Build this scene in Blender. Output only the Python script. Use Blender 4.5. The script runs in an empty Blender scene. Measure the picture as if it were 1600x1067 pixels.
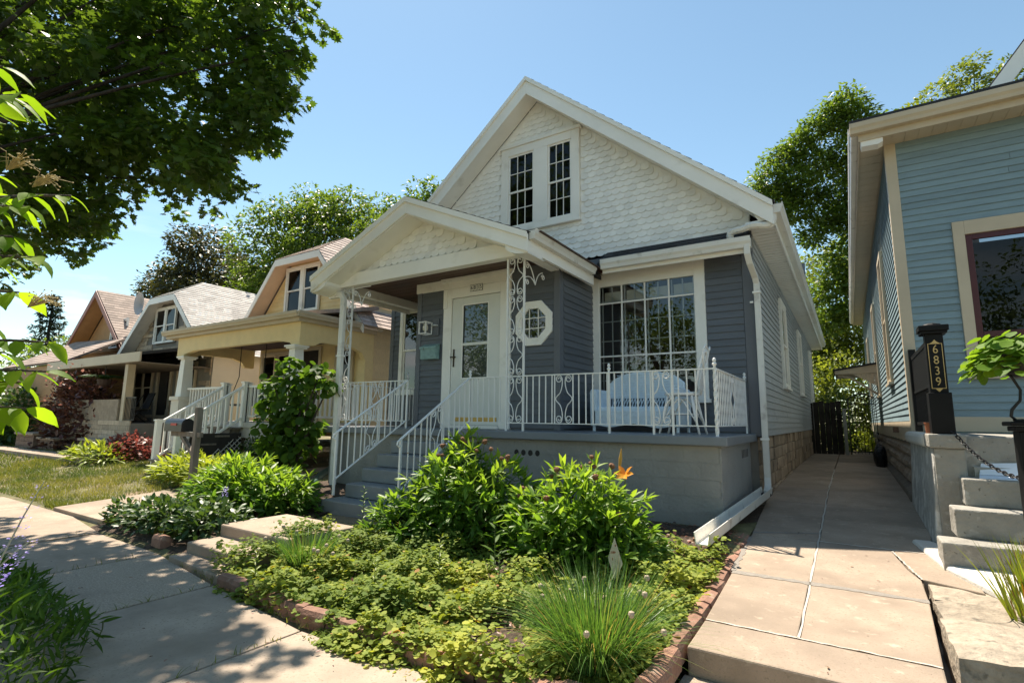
import bpy, math, random
import numpy as np
from mathutils import Vector, Matrix
random.seed(7); rng = np.random.default_rng(11)
PI = math.pi
SC = bpy.context.scene
COL = SC.collection

# ------------------------------------------------------------------ camera
YAW, PITCH, ROLL = math.radians(32.656), math.radians(8.486), math.radians(0.746)
fw = Vector((-math.sin(YAW)*math.cos(PITCH), math.cos(YAW)*math.cos(PITCH), math.sin(PITCH)))
rt = Vector((math.cos(YAW), math.sin(YAW), 0)); up = rt.cross(fw)
r2 = rt*math.cos(ROLL)+up*math.sin(ROLL); u2 = up*math.cos(ROLL)-rt*math.sin(ROLL)
cam_d = bpy.data.cameras.new('camera'); cam = bpy.data.objects.new('camera', cam_d); COL.objects.link(cam)
cam.matrix_world = Matrix(((r2.x, u2.x, -fw.x, 0), (r2.y, u2.y, -fw.y, 0), (r2.z, u2.z, -fw.z, 1.5), (0, 0, 0, 1)))
cam_d.sensor_width = 36; cam_d.lens = 817.8/1600*36; cam_d.clip_start = 0.05; cam_d.clip_end = 3000
SC.camera = cam

# ------------------------------------------------------------------ sky and sun
SUN = Vector((-0.42, 0.30, 1.0)).normalized()            # towards the sun
el = math.asin(SUN.z); az = math.atan2(SUN.x, SUN.y)
world = bpy.data.worlds.new('World'); SC.world = world; world.use_nodes = True
nt = world.node_tree; nt.nodes.clear()
out = nt.nodes.new('ShaderNodeOutputWorld'); bg = nt.nodes.new('ShaderNodeBackground')
sky = nt.nodes.new('ShaderNodeTexSky'); sky.sky_type = 'NISHITA'; sky.sun_disc = False
sky.sun_elevation = el; sky.sun_rotation = az; sky.air_density = 1.0; sky.dust_density = 0.15; sky.ozone_density = 0.75; sky.altitude = 200
# thin high cloud low over the houses
tc = nt.nodes.new('ShaderNodeTexCoord'); mp = nt.nodes.new('ShaderNodeMapping'); mp.inputs['Scale'].default_value = (1.6, 1.6, 7.0)
nz = nt.nodes.new('ShaderNodeTexNoise'); nz.inputs['Scale'].default_value = 1.7; nz.inputs['Detail'].default_value = 7; nz.inputs['Roughness'].default_value = .58
rp = nt.nodes.new('ShaderNodeValToRGB'); rp.color_ramp.elements[0].position = .46; rp.color_ramp.elements[1].position = .66
sx = nt.nodes.new('ShaderNodeSeparateXYZ'); mr = nt.nodes.new('ShaderNodeMapRange')
mr.inputs['From Min'].default_value = .34; mr.inputs['From Max'].default_value = .10; mr.inputs['To Min'].default_value = 0.0; mr.inputs['To Max'].default_value = .85
mu = nt.nodes.new('ShaderNodeMath'); mu.operation = 'MULTIPLY'
mx = nt.nodes.new('ShaderNodeMix'); mx.data_type = 'RGBA'; mx.inputs[7].default_value = (7.5, 7.6, 7.8, 1)
nt.links.new(tc.outputs['Generated'], mp.inputs[0]); nt.links.new(mp.outputs[0], nz.inputs['Vector']); nt.links.new(nz.outputs['Fac'], rp.inputs[0])
nt.links.new(tc.outputs['Generated'], sx.inputs[0]); nt.links.new(sx.outputs['Z'], mr.inputs['Value'])
nt.links.new(rp.outputs['Color'], mu.inputs[0]); nt.links.new(mr.outputs[0], mu.inputs[1]); nt.links.new(mu.outputs[0], mx.inputs[0])
wb = nt.nodes.new('ShaderNodeMix'); wb.data_type = 'RGBA'; wb.blend_type = 'MULTIPLY'; wb.inputs[0].default_value = 1; wb.inputs[7].default_value = (.88, 1.0, .93, 1)   # the photograph's cyan grade
nt.links.new(sky.outputs[0], wb.inputs[6]); nt.links.new(wb.outputs[2], mx.inputs[6]); nt.links.new(mx.outputs[2], bg.inputs[0]); nt.links.new(bg.outputs[0], out.inputs[0])
bg.inputs[1].default_value = 0.102
sun_d = bpy.data.lights.new('sun', 'SUN'); sun = bpy.data.objects.new('sun', sun_d); COL.objects.link(sun)
sun_d.energy = 5.0; sun_d.angle = math.radians(0.53); sun_d.color = (1.0, 0.93, 0.84)
sun.rotation_euler = SUN.to_track_quat('Z', 'Y').to_euler(); sun.location = (0, 0, 30)
SC.view_settings.view_transform = 'Standard'; SC.view_settings.look = 'None'; SC.view_settings.gamma = 1.0
SC.view_settings.use_curve_mapping = False
SC.view_settings.exposure = 1.1
SC.view_settings.use_white_balance = True; SC.view_settings.white_balance_temperature = 7000

# ------------------------------------------------------------------ mesh helpers
class MB:
    def __init__(s): s.v = []; s.f = []; s.t = []
    def add(s, vs, fs, t=None):
        n = len(s.v); s.v.extend(tuple(p) for p in vs); s.f.extend(tuple(i+n for i in f) for f in fs)
        s.t.extend([0.5 if t is None else t]*len(fs)); return s
    def box(s, x0, x1, y0, y1, z0, z1):
        if x0 > x1: x0, x1 = x1, x0
        if y0 > y1: y0, y1 = y1, y0
        if z0 > z1: z0, z1 = z1, z0
        return s.add([(x0,y0,z0),(x1,y0,z0),(x1,y1,z0),(x0,y1,z0),(x0,y0,z1),(x1,y0,z1),(x1,y1,z1),(x0,y1,z1)],
                     [(0,3,2,1),(4,5,6,7),(0,1,5,4),(1,2,6,5),(2,3,7,6),(3,0,4,7)])
    def prism(s, poly, d, t=None):
        """polygon of 3D points swept along the vector d"""
        n = len(poly); a = [Vector(p) for p in poly]; b = [p+Vector(d) for p in a]
        return s.add(a+b, [tuple(range(n))[::-1], tuple(range(n, 2*n))]+[(i, (i+1) % n, n+(i+1) % n, n+i) for i in range(n)], t)
    def bar(s, a, b, w, h, upv=(0, 0, 1)):
        a, b = Vector(a), Vector(b); d = (b-a).normalized(); u = Vector(upv)
        if abs(d.dot(u)) > .98: u = Vector((0, 1, 0))
        x = d.cross(u).normalized(); y = x.cross(d)
        q = [x*(-w/2)-y*h/2, x*(w/2)-y*h/2, x*(w/2)+y*h/2, x*(-w/2)+y*h/2]
        return s.add([a+p for p in q]+[b+p for p in q], [(0,3,2,1),(4,5,6,7),(0,1,5,4),(1,2,6,5),(2,3,7,6),(3,0,4,7)])
    def tube(s, path, r, n=6, cap=True, closed=False):
        P = [Vector(p) for p in path]; m = len(P); R = r if hasattr(r, '__len__') else [r]*m
        ref = Vector((0.31, 0.17, 0.93)); vs = []; px = None
        for i in range(m):
            d = (P[(i+1) % m]-P[i-1]) if closed else (P[min(i+1, m-1)]-P[max(i-1, 0)])
            if d.length < 1e-9: d = Vector((0, 0, 1))
            d.normalize()
            x = (px - d*px.dot(d)) if px is not None else d.cross(ref)
            if x.length < 1e-5: x = d.cross(Vector((1, 0, 0)))
            x.normalize(); px = x; y = d.cross(x)
            for k in range(n):
                a = 2*PI*k/n; vs.append(P[i]+(x*math.cos(a)+y*math.sin(a))*R[i])
        fs = []
        for i in range(m if closed else m-1):
            j = (i+1) % m
            for k in range(n): fs.append((i*n+k, i*n+(k+1) % n, j*n+(k+1) % n, j*n+k))
        if cap and not closed: fs += [tuple(range(n))[::-1], tuple(range((m-1)*n, m*n))]
        return s.add(vs, fs)
    def lathe(s, prof, c, n=16):
        vs = []; fs = []; m = len(prof)
        for r, z in prof:
            for k in range(n): vs.append((c[0]+r*math.cos(2*PI*k/n), c[1]+r*math.sin(2*PI*k/n), c[2]+z))
        for i in range(m-1):
            for k in range(n): fs.append((i*n+k, i*n+(k+1) % n, (i+1)*n+(k+1) % n, (i+1)*n+k))
        fs += [tuple(range(n))[::-1], tuple(range((m-1)*n, m*n))]
        return s.add(vs, fs)
    def mesh(s, name):
        me = bpy.data.meshes.new(name); me.from_pydata(s.v, [], s.f)
        if any(t != .5 for t in s.t):
            a = me.attributes.new('tint', 'FLOAT', 'FACE'); a.data.foreach_set('value', np.array(s.t, np.float32))
        me.update(); return me
    def obj(s, name, m, parent=None, smooth=False, bevel=0, **kw):
        me = s.mesh(name)
        if smooth: me.polygons.foreach_set('use_smooth', [True]*len(me.polygons))
        return link(name, me, m, parent, bevel, **kw)

def link(name, me, m, parent=None, bevel=0, kind=None, label=None, cat=None, group=None):
    if m is not None and not me.materials: me.materials.append(m)
    o = bpy.data.objects.new(name, me); COL.objects.link(o)
    if parent is not None:
        o.parent = parent
        if parent.type == 'EMPTY': o.matrix_parent_inverse = Matrix.Translation(-Vector(parent.location))
    if bevel:
        b = o.modifiers.new('bevel', 'BEVEL'); b.width = bevel; b.segments = 2; b.limit_method = 'ANGLE'; b.angle_limit = .6
    if kind: o['kind'] = kind
    if label: o['label'] = label
    if cat: o['category'] = cat
    if group: o['group'] = group
    return o

def thing(name, label, cat, loc=(0, 0, 0), group=None):
    o = bpy.data.objects.new(name, None); COL.objects.link(o); o.location = loc; o.empty_display_size = .2
    o['label'] = label; o['category'] = cat
    if group: o['group'] = group
    return o

def inst(name, me, loc, rot, scale, parent, **kw):
    o = link(name, me, None, parent, **kw); o.location = loc; o.rotation_euler = rot; o.scale = scale; return o

def npmesh(name, V, F, tint=None, smooth=False):
    """V (n,3) float, F (m,k) int, all faces with k corners"""
    me = bpy.data.meshes.new(name); V = np.ascontiguousarray(V, np.float32); F = np.ascontiguousarray(F, np.int32)
    m, k = F.shape
    me.vertices.add(len(V)); me.vertices.foreach_set('co', V.ravel())
    me.loops.add(m*k); me.loops.foreach_set('vertex_index', F.ravel())
    me.polygons.add(m); me.polygons.foreach_set('loop_start', np.arange(m, dtype=np.int32)*k)
    if smooth: me.polygons.foreach_set('use_smooth', np.ones(m, bool))
    if tint is not None:
        a = me.attributes.new('tint', 'FLOAT', 'FACE'); a.data.foreach_set('value', np.ascontiguousarray(tint, np.float32))
    me.update(calc_edges=True); return me

# leaf outlines: x along the leaf, y across, z out of the blade; triangles
L_DIAMOND = (np.array([[0,0,0],[.45,.26,.05],[1,0,-.03],[.45,-.26,.05]]), np.array([[0,2,1],[0,3,2]]))
L_OVATE = (np.array([[0,0,0],[.22,.2,.03],[.55,.27,.05],[.84,.13,.02],[1,0,-.06],[.84,-.13,.02],[.55,-.27,.05],[.22,-.2,.03],[.5,0,0]]),
           np.array([[0,8,1],[1,8,2],[2,8,3],[3,8,4],[4,8,5],[5,8,6],[6,8,7],[7,8,0]]))
L_LANCE = (np.array([[0,0,0],[.35,.13,.03],[.7,.1,.0],[1,0,-.1],[.7,-.1,.0],[.35,-.13,.03],[.5,0,-.01]]),
           np.array([[0,6,1],[1,6,2],[2,6,3],[3,6,4],[4,6,5],[5,6,0]]))
_mp = [(0,0),(.12,.2),(-.02,.46),(.28,.34),(.42,.58),(.5,.3),(.74,.34),(.68,.16),(1,0),(.68,-.16),(.74,-.34),(.5,-.3),(.42,-.58),(.28,-.34),(-.02,-.46),(.12,-.2)]
L_MAPLE = (np.array([[x, y, -.10*abs(y)] for x, y in _mp]+[[.36,0,.04]]), np.array([[i, 16, (i+1) % 16] for i in range(16)]))
L_ROUND = (np.array([[0,0,0],[.1,.32,.04],[.5,.5,.06],[.85,.32,.02],[1,0,-.05],[.85,-.32,.02],[.5,-.5,.06],[.1,-.32,.04],[.5,0,0]]),
           np.array([[0,8,1],[1,8,2],[2,8,3],[3,8,4],[4,8,5],[5,8,6],[6,8,7],[7,8,0]]))

def unit(a):
    return a/np.maximum(np.linalg.norm(a, axis=-1, keepdims=True), 1e-9)

def leaf_arrays(pts, axis, nrm, size, tpl, tint=None, width=1.0):
    T, F = tpl; n = len(pts); x = unit(axis); z = nrm-(nrm*x).sum(1, keepdims=True)*x; z = unit(z); y = np.cross(z, x)
    size = np.broadcast_to(np.asarray(size, float), (n,))
    V = pts[:, None, :]+size[:, None, None]*(T[None, :, 0:1]*x[:, None, :]+width*T[None, :, 1:2]*y[:, None, :]+T[None, :, 2:3]*z[:, None, :])
    FF = (F[None]+(np.arange(n)*len(T))[:, None, None]).reshape(-1, 3)
    tt = np.repeat(rng.random(n) if tint is None else tint, len(F))
    return V.reshape(-1, 3), FF, tt

def cat_arrays(parts):
    Vs, Fs, Ts = [], [], []; o = 0
    for V, F, t in parts: Vs.append(V); Fs.append(F+o); Ts.append(t); o += len(V)
    return np.concatenate(Vs), np.concatenate(Fs), np.concatenate(Ts)

def blade_arrays(base, dirv, length, width, droop, seg=4, tint=None):
    """grass blades: base (n,3), horizontal lean dirv (n,2), length, width, droop"""
    n = len(base); L = np.broadcast_to(length, (n,)); W = np.broadcast_to(width, (n,)); D = np.broadcast_to(droop, (n,))
    d = np.concatenate([dirv, np.zeros((n, 1))], 1); side = np.stack([-dirv[:, 1], dirv[:, 0], np.zeros(n)], 1)
    a = rng.random(n)*6.28; sd = unit(side)*np.cos(a)[:, None]+unit(d+1e-6)*np.sin(a)[:, None]
    V = []
    for i in range(seg+1):
        t = i/seg
        c = base+d*(L*(t*.55+D*t*t))[:, None]; c[:, 2] += L*(t-.45*D*t*t*(1+np.linalg.norm(dirv, axis=1)))
        w = (W*(1-t)**.7*.5)[:, None]
        V += [c-sd*w, c+sd*w] if i < seg else [c]
    k = 2*seg+1; V = np.stack(V, 1).reshape(-1, 3); F = []
    for i in range(seg-1): F += [[2*i, 2*i+1, 2*i+3], [2*i, 2*i+3, 2*i+2]]
    F.append([2*seg-2, 2*seg-1, 2*seg]); F = np.array(F)
    FF = (F[None]+(np.arange(n)*k)[:, None, None]).reshape(-1, 3)
    return V, FF, np.repeat(rng.random(n) if tint is None else tint, len(F))

# ------------------------------------------------------------------ materials
def nodes_of(m):
    m.use_nodes = True; t = m.node_tree; t.nodes.clear(); return t, t.nodes, t.links

def mat(name, col, rough=.6, var=.12, vs=3.0, bump=0.0, bs=60.0, rnd=0.0, spec=.4, metal=0.0, tint=0.0, spots=None, stretch=(1, 1, 1), bdist=.01):
    m = bpy.data.materials.new(name); t, N, L = nodes_of(m)
    o = N.new('ShaderNodeOutputMaterial'); p = N.new('ShaderNodeBsdfPrincipled'); L.new(p.outputs[0], o.inputs[0])
    p.inputs['Roughness'].default_value = rough; p.inputs['Metallic'].default_value = metal; p.inputs['Specular IOR Level'].default_value = spec
    g = N.new('ShaderNodeNewGeometry'); mp = N.new('ShaderNodeMapping'); mp.inputs['Scale'].default_value = stretch; L.new(g.outputs['Position'], mp.inputs[0])
    nz = N.new('ShaderNodeTexNoise'); nz.inputs['Scale'].default_value = vs; nz.inputs['Detail'].default_value = 6; nz.inputs['Roughness'].default_value = .62
    L.new(mp.outputs[0], nz.inputs['Vector'])
    mx = N.new('ShaderNodeMix'); mx.data_type = 'RGBA'
    r = N.new('ShaderNodeValToRGB'); r.color_ramp.elements[0].position = .32; r.color_ramp.elements[1].position = .68; L.new(nz.outputs['Fac'], r.inputs[0]); L.new(r.outputs[0], mx.inputs[0])
    mx.inputs[6].default_value = tuple(c*(1-var) for c in col)+(1,); mx.inputs[7].default_value = tuple(min(1, c*(1+var)) for c in col)+(1,)
    cur = mx.outputs[2]
    if spots:                                   # (colour, scale, lo, hi): stains with a shape of their own
        for sc, s2, lo, hi in spots:
            n2 = N.new('ShaderNodeTexNoise'); n2.inputs['Scale'].default_value = s2; n2.inputs['Detail'].default_value = 5; L.new(mp.outputs[0], n2.inputs['Vector'])
            rr = N.new('ShaderNodeValToRGB'); rr.color_ramp.elements[0].position = lo; rr.color_ramp.elements[1].position = hi; L.new(n2.outputs['Fac'], rr.inputs[0])
            m2 = N.new('ShaderNodeMix'); m2.data_type = 'RGBA'; m2.inputs[7].default_value = sc+(1,); L.new(cur, m2.inputs[6]); L.new(rr.outputs[0], m2.inputs[0]); cur = m2.outputs[2]
    if rnd or tint:
        h = N.new('ShaderNodeHueSaturation'); L.new(cur, h.inputs['Color']); ma = N.new('ShaderNodeMapRange')
        if tint:
            at = N.new('ShaderNodeAttribute'); at.attribute_name = 'tint'; L.new(at.outputs['Fac'], ma.inputs['Value']); k = tint
        else:
            oi = N.new('ShaderNodeObjectInfo'); L.new(oi.outputs['Random'], ma.inputs['Value']); k = rnd
        ma.inputs['To Min'].default_value = 1-k; ma.inputs['To Max'].default_value = 1+k; L.new(ma.outputs[0], h.inputs['Value']); cur = h.outputs[0]
    L.new(cur, p.inputs['Base Color'])
    if bump:
        nb = N.new('ShaderNodeTexNoise'); nb.inputs['Scale'].default_value = bs; nb.inputs['Detail'].default_value = 5; L.new(mp.outputs[0], nb.inputs['Vector'])
        b = N.new('ShaderNodeBump'); b.inputs['Strength'].default_value = bump; b.inputs['Distance'].default_value = bdist; L.new(nb.outputs['Fac'], b.inputs['Height']); L.new(b.outputs[0], p.inputs['Normal'])
    return m

def leafmat(name, dark, light, trans=.4, tcol=None, rough=.42, spec=.35, extra=None):
    m = bpy.data.materials.new(name); t, N, L = nodes_of(m)
    o = N.new('ShaderNodeOutputMaterial'); p = N.new('ShaderNodeBsdfPrincipled'); tr = N.new('ShaderNodeBsdfTranslucent'); mx = N.new('ShaderNodeMixShader')
    at = N.new('ShaderNodeAttribute'); at.attribute_name = 'tint'
    r = N.new('ShaderNodeValToRGB'); e = r.color_ramp.elements; e[0].color = dark+(1,); e[1].color = light+(1,)
    if extra:
        for pos, c in extra: q = e.new(pos); q.color = c+(1,)
    L.new(at.outputs['Fac'], r.inputs[0]); L.new(r.outputs[0], p.inputs['Base Color'])
    h = N.new('ShaderNodeMix'); h.data_type = 'RGBA'; h.blend_type = 'MULTIPLY'; h.inputs[0].default_value = 1; L.new(r.outputs[0], h.inputs[6]); h.inputs[7].default_value = (tcol or (2.2, 2.0, .9))+(1,)
    L.new(h.outputs[2], tr.inputs['Color'])
    p.inputs['Roughness'].default_value = rough; p.inputs['Specular IOR Level'].default_value = spec
    mx.inputs[0].default_value = trans; L.new(p.outputs[0], mx.inputs[1]); L.new(tr.outputs[0], mx.inputs[2]); L.new(mx.outputs[0], o.inputs[0])
    return m

def glassmat(name, tint=(.78, .82, .82), boost=2.6, rough=.0):
    m = bpy.data.materials.new(name); t, N, L = nodes_of(m)
    o = N.new('ShaderNodeOutputMaterial'); a = N.new('ShaderNodeBsdfTransparent'); g = N.new('ShaderNodeBsdfGlossy'); mx = N.new('ShaderNodeMixShader')
    a.inputs[0].default_value = tint+(1,); g.inputs['Roughness'].default_value = rough
    f = N.new('ShaderNodeFresnel'); f.inputs['IOR'].default_value = 1.5; u = N.new('ShaderNodeMath'); u.operation = 'MULTIPLY'; u.inputs[1].default_value = boost; u.use_clamp = True
    nb = N.new('ShaderNodeTexNoise'); nb.inputs['Scale'].default_value = 1.3; b = N.new('ShaderNodeBump'); b.inputs['Strength'].default_value = .05; b.inputs['Distance'].default_value = .02
    ge = N.new('ShaderNodeNewGeometry'); L.new(ge.outputs['Position'], nb.inputs['Vector']); L.new(nb.outputs['Fac'], b.inputs['Height']); L.new(b.outputs[0], g.inputs['Normal'])
    L.new(f.outputs[0], u.inputs[0]); L.new(u.outputs[0], mx.inputs[0]); L.new(a.outputs[0], mx.inputs[1]); L.new(g.outputs[0], mx.inputs[2]); L.new(mx.outputs[0], o.inputs[0])
    return m

M = {}
M['trim'] = mat('white_trim_paint', (.88, .86, .80), .42, .05, 1.2, .08, 30, spots=[((.55, .52, .44), 2.2, .62, .85)])
M['trim_grey'] = mat('aged_gutter_white', (.74, .72, .66), .4, .06, 2.0, .05, 40, spots=[((.36, .32, .26), 5.0, .60, .80)])
M['iron'] = mat('white_iron_paint', (.80, .80, .78), .35, .05, 6.0, .15, 70, spots=[((.34, .20, .11), 16.0, .72, .78)])
M['scale'] = mat('white_scale_shingle', (.88, .87, .825), .55, .06, 5.0, .15, 45, rnd=.07)
M['siding'] = mat('slate_grey_siding', (.118, .130, .147), .5, .10, 2.5, .16, 40, rnd=.11, stretch=(1, 1, 6), spots=[((.13, .14, .15), 3.0, .58, .80)])
M['siding_board'] = mat('slate_corner_board', (.128, .138, .155), .5, .05, 2.0, .06, 40)
M['side_siding_bounce'] = mat('grey_siding_bounce_lit', (.36, .375, .385), .5, .07, 2.5, .12, 40, rnd=.05, stretch=(1, 1, 6), spots=[((.28, .29, .295), 2.0, .58, .80)])  # same slate paint as the front; bounced light is put into the paler grey
M['soffit_wood'] = mat('brown_beadboard', (.075, .030, .018), .4, .35, 4.0, .1, 40, rnd=.25, stretch=(8, 1, 8))
M['porch_floor'] = mat('porch_floor_grey', (.17, .19, .21), .45, .08, 2.0, .08, 50)
M['porch_base'] = mat('painted_block_grey', (.27, .265, .245), .62, .12, 1.4, .9, 26, spots=[((.22, .215, .20), 2.0, .55, .75)], bdist=.012)
M['step'] = mat('step_grey_paint', (.19, .205, .215), .5, .10, 2.5, .2, 50, spots=[((.28, .28, .27), 3.0, .62, .74)])
M['roof_dark'] = mat('charcoal_shingle', (.045, .047, .052), .85, .25, 30, .5, 200, tint=.3)
M['roof_lead'] = mat('warm_grey_shingle', (.47, .45, .42), .85, .12, 20, .5, 200, tint=.22)
M['roof_tan'] = mat('pinkish_tan_shingle', (.50, .40, .345), .85, .15, 20, .5, 200, tint=.25)
M['roof_brown'] = mat('brown_shingle', (.32, .25, .21), .85, .15, 20, .5, 200, tint=.25)
M['glass'] = glassmat('window_glass')
M['glass_dim'] = glassmat('far_window_glass', (.35, .37, .38), .8)
M['room'] = mat('dark_room', (.035, .03, .027), .9, .2)
M['blind'] = mat('cream_blind', (.70, .66, .55), .8, .05)
M['foundation'] = mat('sandstone_block', (.36, .27, .19), .85, .2, 5, .9, 22, rnd=.28, bdist=.02, spots=[((.16, .12, .085), 4.0, .58, .72)])
M['mortar'] = mat('grey_mortar', (.22, .21, .19), .9, .1, 6, .5, 40)
M['concrete'] = mat('warm_concrete', (.315, .246, .186), .88, .24, 1.1, .35, 120, rnd=.06, spots=[((.225, .175, .13), 2.3, .50, .82), ((.44, .36, .275), 11.0, .60, .78), ((.26, .205, .15), 55.0, .57, .66), ((.16, .125, .09), 38.0, .715, .735)], bdist=.008)
M['concrete_old'] = mat('exposed_aggregate_concrete', (.33, .265, .20), .88, .34, 75, .7, 130, rnd=.06, spots=[((.22, .18, .14), 2.2, .55, .78), ((.42, .36, .29), 60, .62, .68)], bdist=.008)
M['concrete_new'] = mat('pale_smooth_concrete', (.335, .268, .205), .88, .22, 2.0, .3, 120, rnd=.03, spots=[((.24, .19, .14), 2.2, .52, .82), ((.27, .215, .16), 60, .57, .66), ((.17, .13, .09), 34, .71, .73)], bdist=.006)
M['caulk'] = mat('pale_caulk', (.46, .42, .36), .7, .1, 20, .2, 60)
M['patch'] = mat('grey_mortar_patch', (.25, .225, .195), .85, .25, 14, .4, 80, stretch=(2, 10, 2))
M['brick_red'] = mat('weathered_red_brick', (.27, .145, .10), .85, .22, 12, .7, 60, rnd=.22, spots=[((.42, .30, .22), 8.0, .60, .75)])
M['soil'] = mat('garden_mulch', (.075, .050, .034), .95, .5, 26, 1.0, 60, bdist=.03)
M['lawn_soil'] = mat('dry_lawn_earth', (.13, .12, .055), .95, .5, 3.0, .8, 60, spots=[((.24, .175, .11), 1.6, .52, .66)], bdist=.02)
M['asphalt'] = mat('asphalt', (.085, .083, .08), .9, .2, 40, .4, 150)
M['bark'] = mat('grey_brown_bark', (.075, .058, .045), .9, .4, 9, 1.0, 30, stretch=(1, 1, .25), bdist=.03)
M['bark_dark'] = mat('dark_bark', (.04, .032, .026), .9, .4, 9, 1.0, 30, stretch=(1, 1, .25), bdist=.03)
M['stem'] = mat('green_stem', (.10, .13, .04), .6, .2, 10)
M['blue_siding'] = mat('teal_blue_siding', (.215, .30, .33), .5, .09, 2.5, .14, 40, rnd=.09, stretch=(1, 1, 6))
M['cream_trim'] = mat('cream_trim', (.56, .47, .34), .5, .06, 2.0, .06, 40)
M['maroon'] = mat('maroon_sash', (.075, .014, .016), .35, .1, 4)
M['black_paint'] = mat('black_paint', (.006, .006, .0065), .5, .2, 8, .06, 40, spec=.2)
M['black_iron'] = mat('black_iron', (.014, .014, .015), .45, .2, 10, .2, 80)
M['gold'] = mat('gold_paint', (.52, .36, .16), .35, .1, 10, metal=.4)
M['grey_stucco'] = mat('grey_painted_concrete', (.29, .275, .24), .8, .14, 2.5, .8, 22, spots=[((.42, .40, .36), 7.0, .60, .68), ((.19, .175, .15), 3.0, .56, .74), ((.15, .135, .11), 30, .66, .70)], bdist=.02)
M['white_stucco'] = mat('white_coating', (.58, .56, .51), .7, .06, 4, .5, 20, bdist=.02)
M['yellow'] = mat('yellow_wall_paint', (.82, .645, .34), .6, .06, 3, .1, 40, rnd=.05)
M['yellow_shingle'] = mat('yellow_shake', (.82, .67, .42), .65, .08, 7, .3, 50, rnd=.06, stretch=(6, 6, 1))
M['peach'] = mat('peach_soffit', (.80, .58, .40), .6, .06, 3)
M['white_wall'] = mat('plain_white_wall', (.74, .69, .60), .6, .05, 1.5)
M['stone'] = mat('ledge_stone', (.44, .36, .27), .85, .22, 8, .6, 50, rnd=.35, bdist=.02)
M['wood_grey'] = mat('weathered_wood', (.20, .17, .14), .85, .3, 12, .5, 60, stretch=(1, 1, .2))
M['lattice'] = mat('white_lattice', (.62, .59, .55), .6, .08, 6)
M['porch_dark'] = mat('dark_porch_ceiling', (.06, .035, .03), .7, .2)
M['door_white'] = mat('storm_door_white', (.72, .73, .68), .38, .03, 2)
M['wicker'] = mat('pale_blue_wicker', (.64, .74, .80), .55, .08, 20, .3, 120)
M['wicker_dark'] = mat('wicker_shadow_gap', (.09, .11, .14), .8, .1)
M['cushion'] = mat('pale_blue_cushion', (.62, .74, .82), .8, .06, 6, .2, 80)
M['bronze'] = mat('dark_bronze', (.05, .035, .022), .4, .2, 10, metal=.6)
M['brass'] = mat('brass', (.45, .32, .11), .35, .15, 8, metal=.7)
M['patina'] = mat('verdigris_metal', (.22, .36, .35), .6, .2, 14, .2, 60, spots=[((.10, .12, .11), 9, .58, .68)])
M['paper'] = mat('white_paper', (.72, .75, .80), .8, .04)
M['terracotta'] = mat('terracotta', (.30, .10, .045), .7, .12, 20, .1, 60)
M['drain_green'] = mat('dark_green_plastic', (.02, .065, .05), .4, .1)
M['mailbox'] = mat('black_mailbox', (.02, .02, .022), .35, .15, 6)
M['red_flag'] = mat('red_flag', (.5, .02, .015), .4, .05)
M['dried'] = mat('dried_flower_head', (.17, .075, .035), .8, .4, 60, .4, 120)
M['dry_stone'] = mat('grey_block_stone', (.31, .26, .20), .9, .25, 10, .9, 26, rnd=.12, bdist=.02, spots=[((.16, .14, .11), 14, .6, .7)])
M['plinth'] = mat('dark_block_stone', (.17, .12, .09), .9, .2, 8, .6, 40, rnd=.15)
M['satellite'] = mat('grey_satellite_dish', (.42, .43, .44), .5, .05)
M['pink_trim'] = mat('dusty_pink_trim', (.35, .17, .14), .6, .08)
M['tan_wall'] = mat('tan_wall', (.42, .25, .12), .7, .1)
M['marker'] = mat('weathered_marker', (.46, .41, .33), .6, .2, 30, spots=[((.24, .10, .06), 30, .60, .66)])
M['orange_petal'] = leafmat('orange_petal', (.70, .22, .02), (.85, .42, .05), .35, (1, 1, 1))
M['lilac_petal'] = leafmat('lilac_petal', (.26, .20, .62), (.46, .40, .82), .35, (1, 1, 1))
M['maple'] = leafmat('maple_leaf', (.030, .066, .012), (.080, .138, .020), .45)
M['tree_green'] = leafmat('tree_leaf', (.038, .078, .014), (.115, .18, .032), .45)
M['tree_yellow'] = leafmat('sunny_tree_leaf', (.06, .10, .018), (.15, .19, .035), .42)
M['tree_dark'] = leafmat('bronze_dark_leaf', (.020, .030, .014), (.070, .072, .030), .3)
M['spruce'] = leafmat('spruce_needle', (.018, .034, .022), (.045, .070, .042), .15)
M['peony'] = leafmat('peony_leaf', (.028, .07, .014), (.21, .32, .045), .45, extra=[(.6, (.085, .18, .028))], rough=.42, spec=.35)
M['cover'] = leafmat('ground_cover_leaf', (.085, .14, .03), (.36, .20, .08), .32, rough=.65, spec=.15, extra=[(.5, (.18, .24, .045)), (.93, (.36, .38, .075))])
M['lime'] = leafmat('lime_leaf', (.10, .16, .02), (.26, .32, .045), .4)
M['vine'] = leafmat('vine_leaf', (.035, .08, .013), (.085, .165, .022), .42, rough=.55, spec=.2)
M['chive'] = leafmat('chive_blade', (.04, .11, .028), (.30, .24, .10), .35, extra=[(.9, (.12, .23, .055)), (.95, (.30, .24, .10))])
M['redgrass'] = leafmat('red_tipped_blade', (.10, .16, .02), (.26, .33, .05), .42, extra=[(.80, (.22, .26, .04)), (.90, (.20, .02, .015))])
M['lawn'] = leafmat('lawn_blade', (.055, .10, .018), (.27, .25, .075), .3)
M['dogwood'] = leafmat('dogwood_leaf', (.09, .17, .018), (.17, .27, .03), .58, (2.3, 2.2, .6), rough=.55, spec=.2)
M['sage'] = leafmat('dark_sage_leaf', (.018, .055, .018), (.06, .11, .026), .25)
M['barberry'] = leafmat('red_barberry_leaf', (.12, .035, .028), (.26, .10, .075), .35, (1.6, 1, 1))
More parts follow.
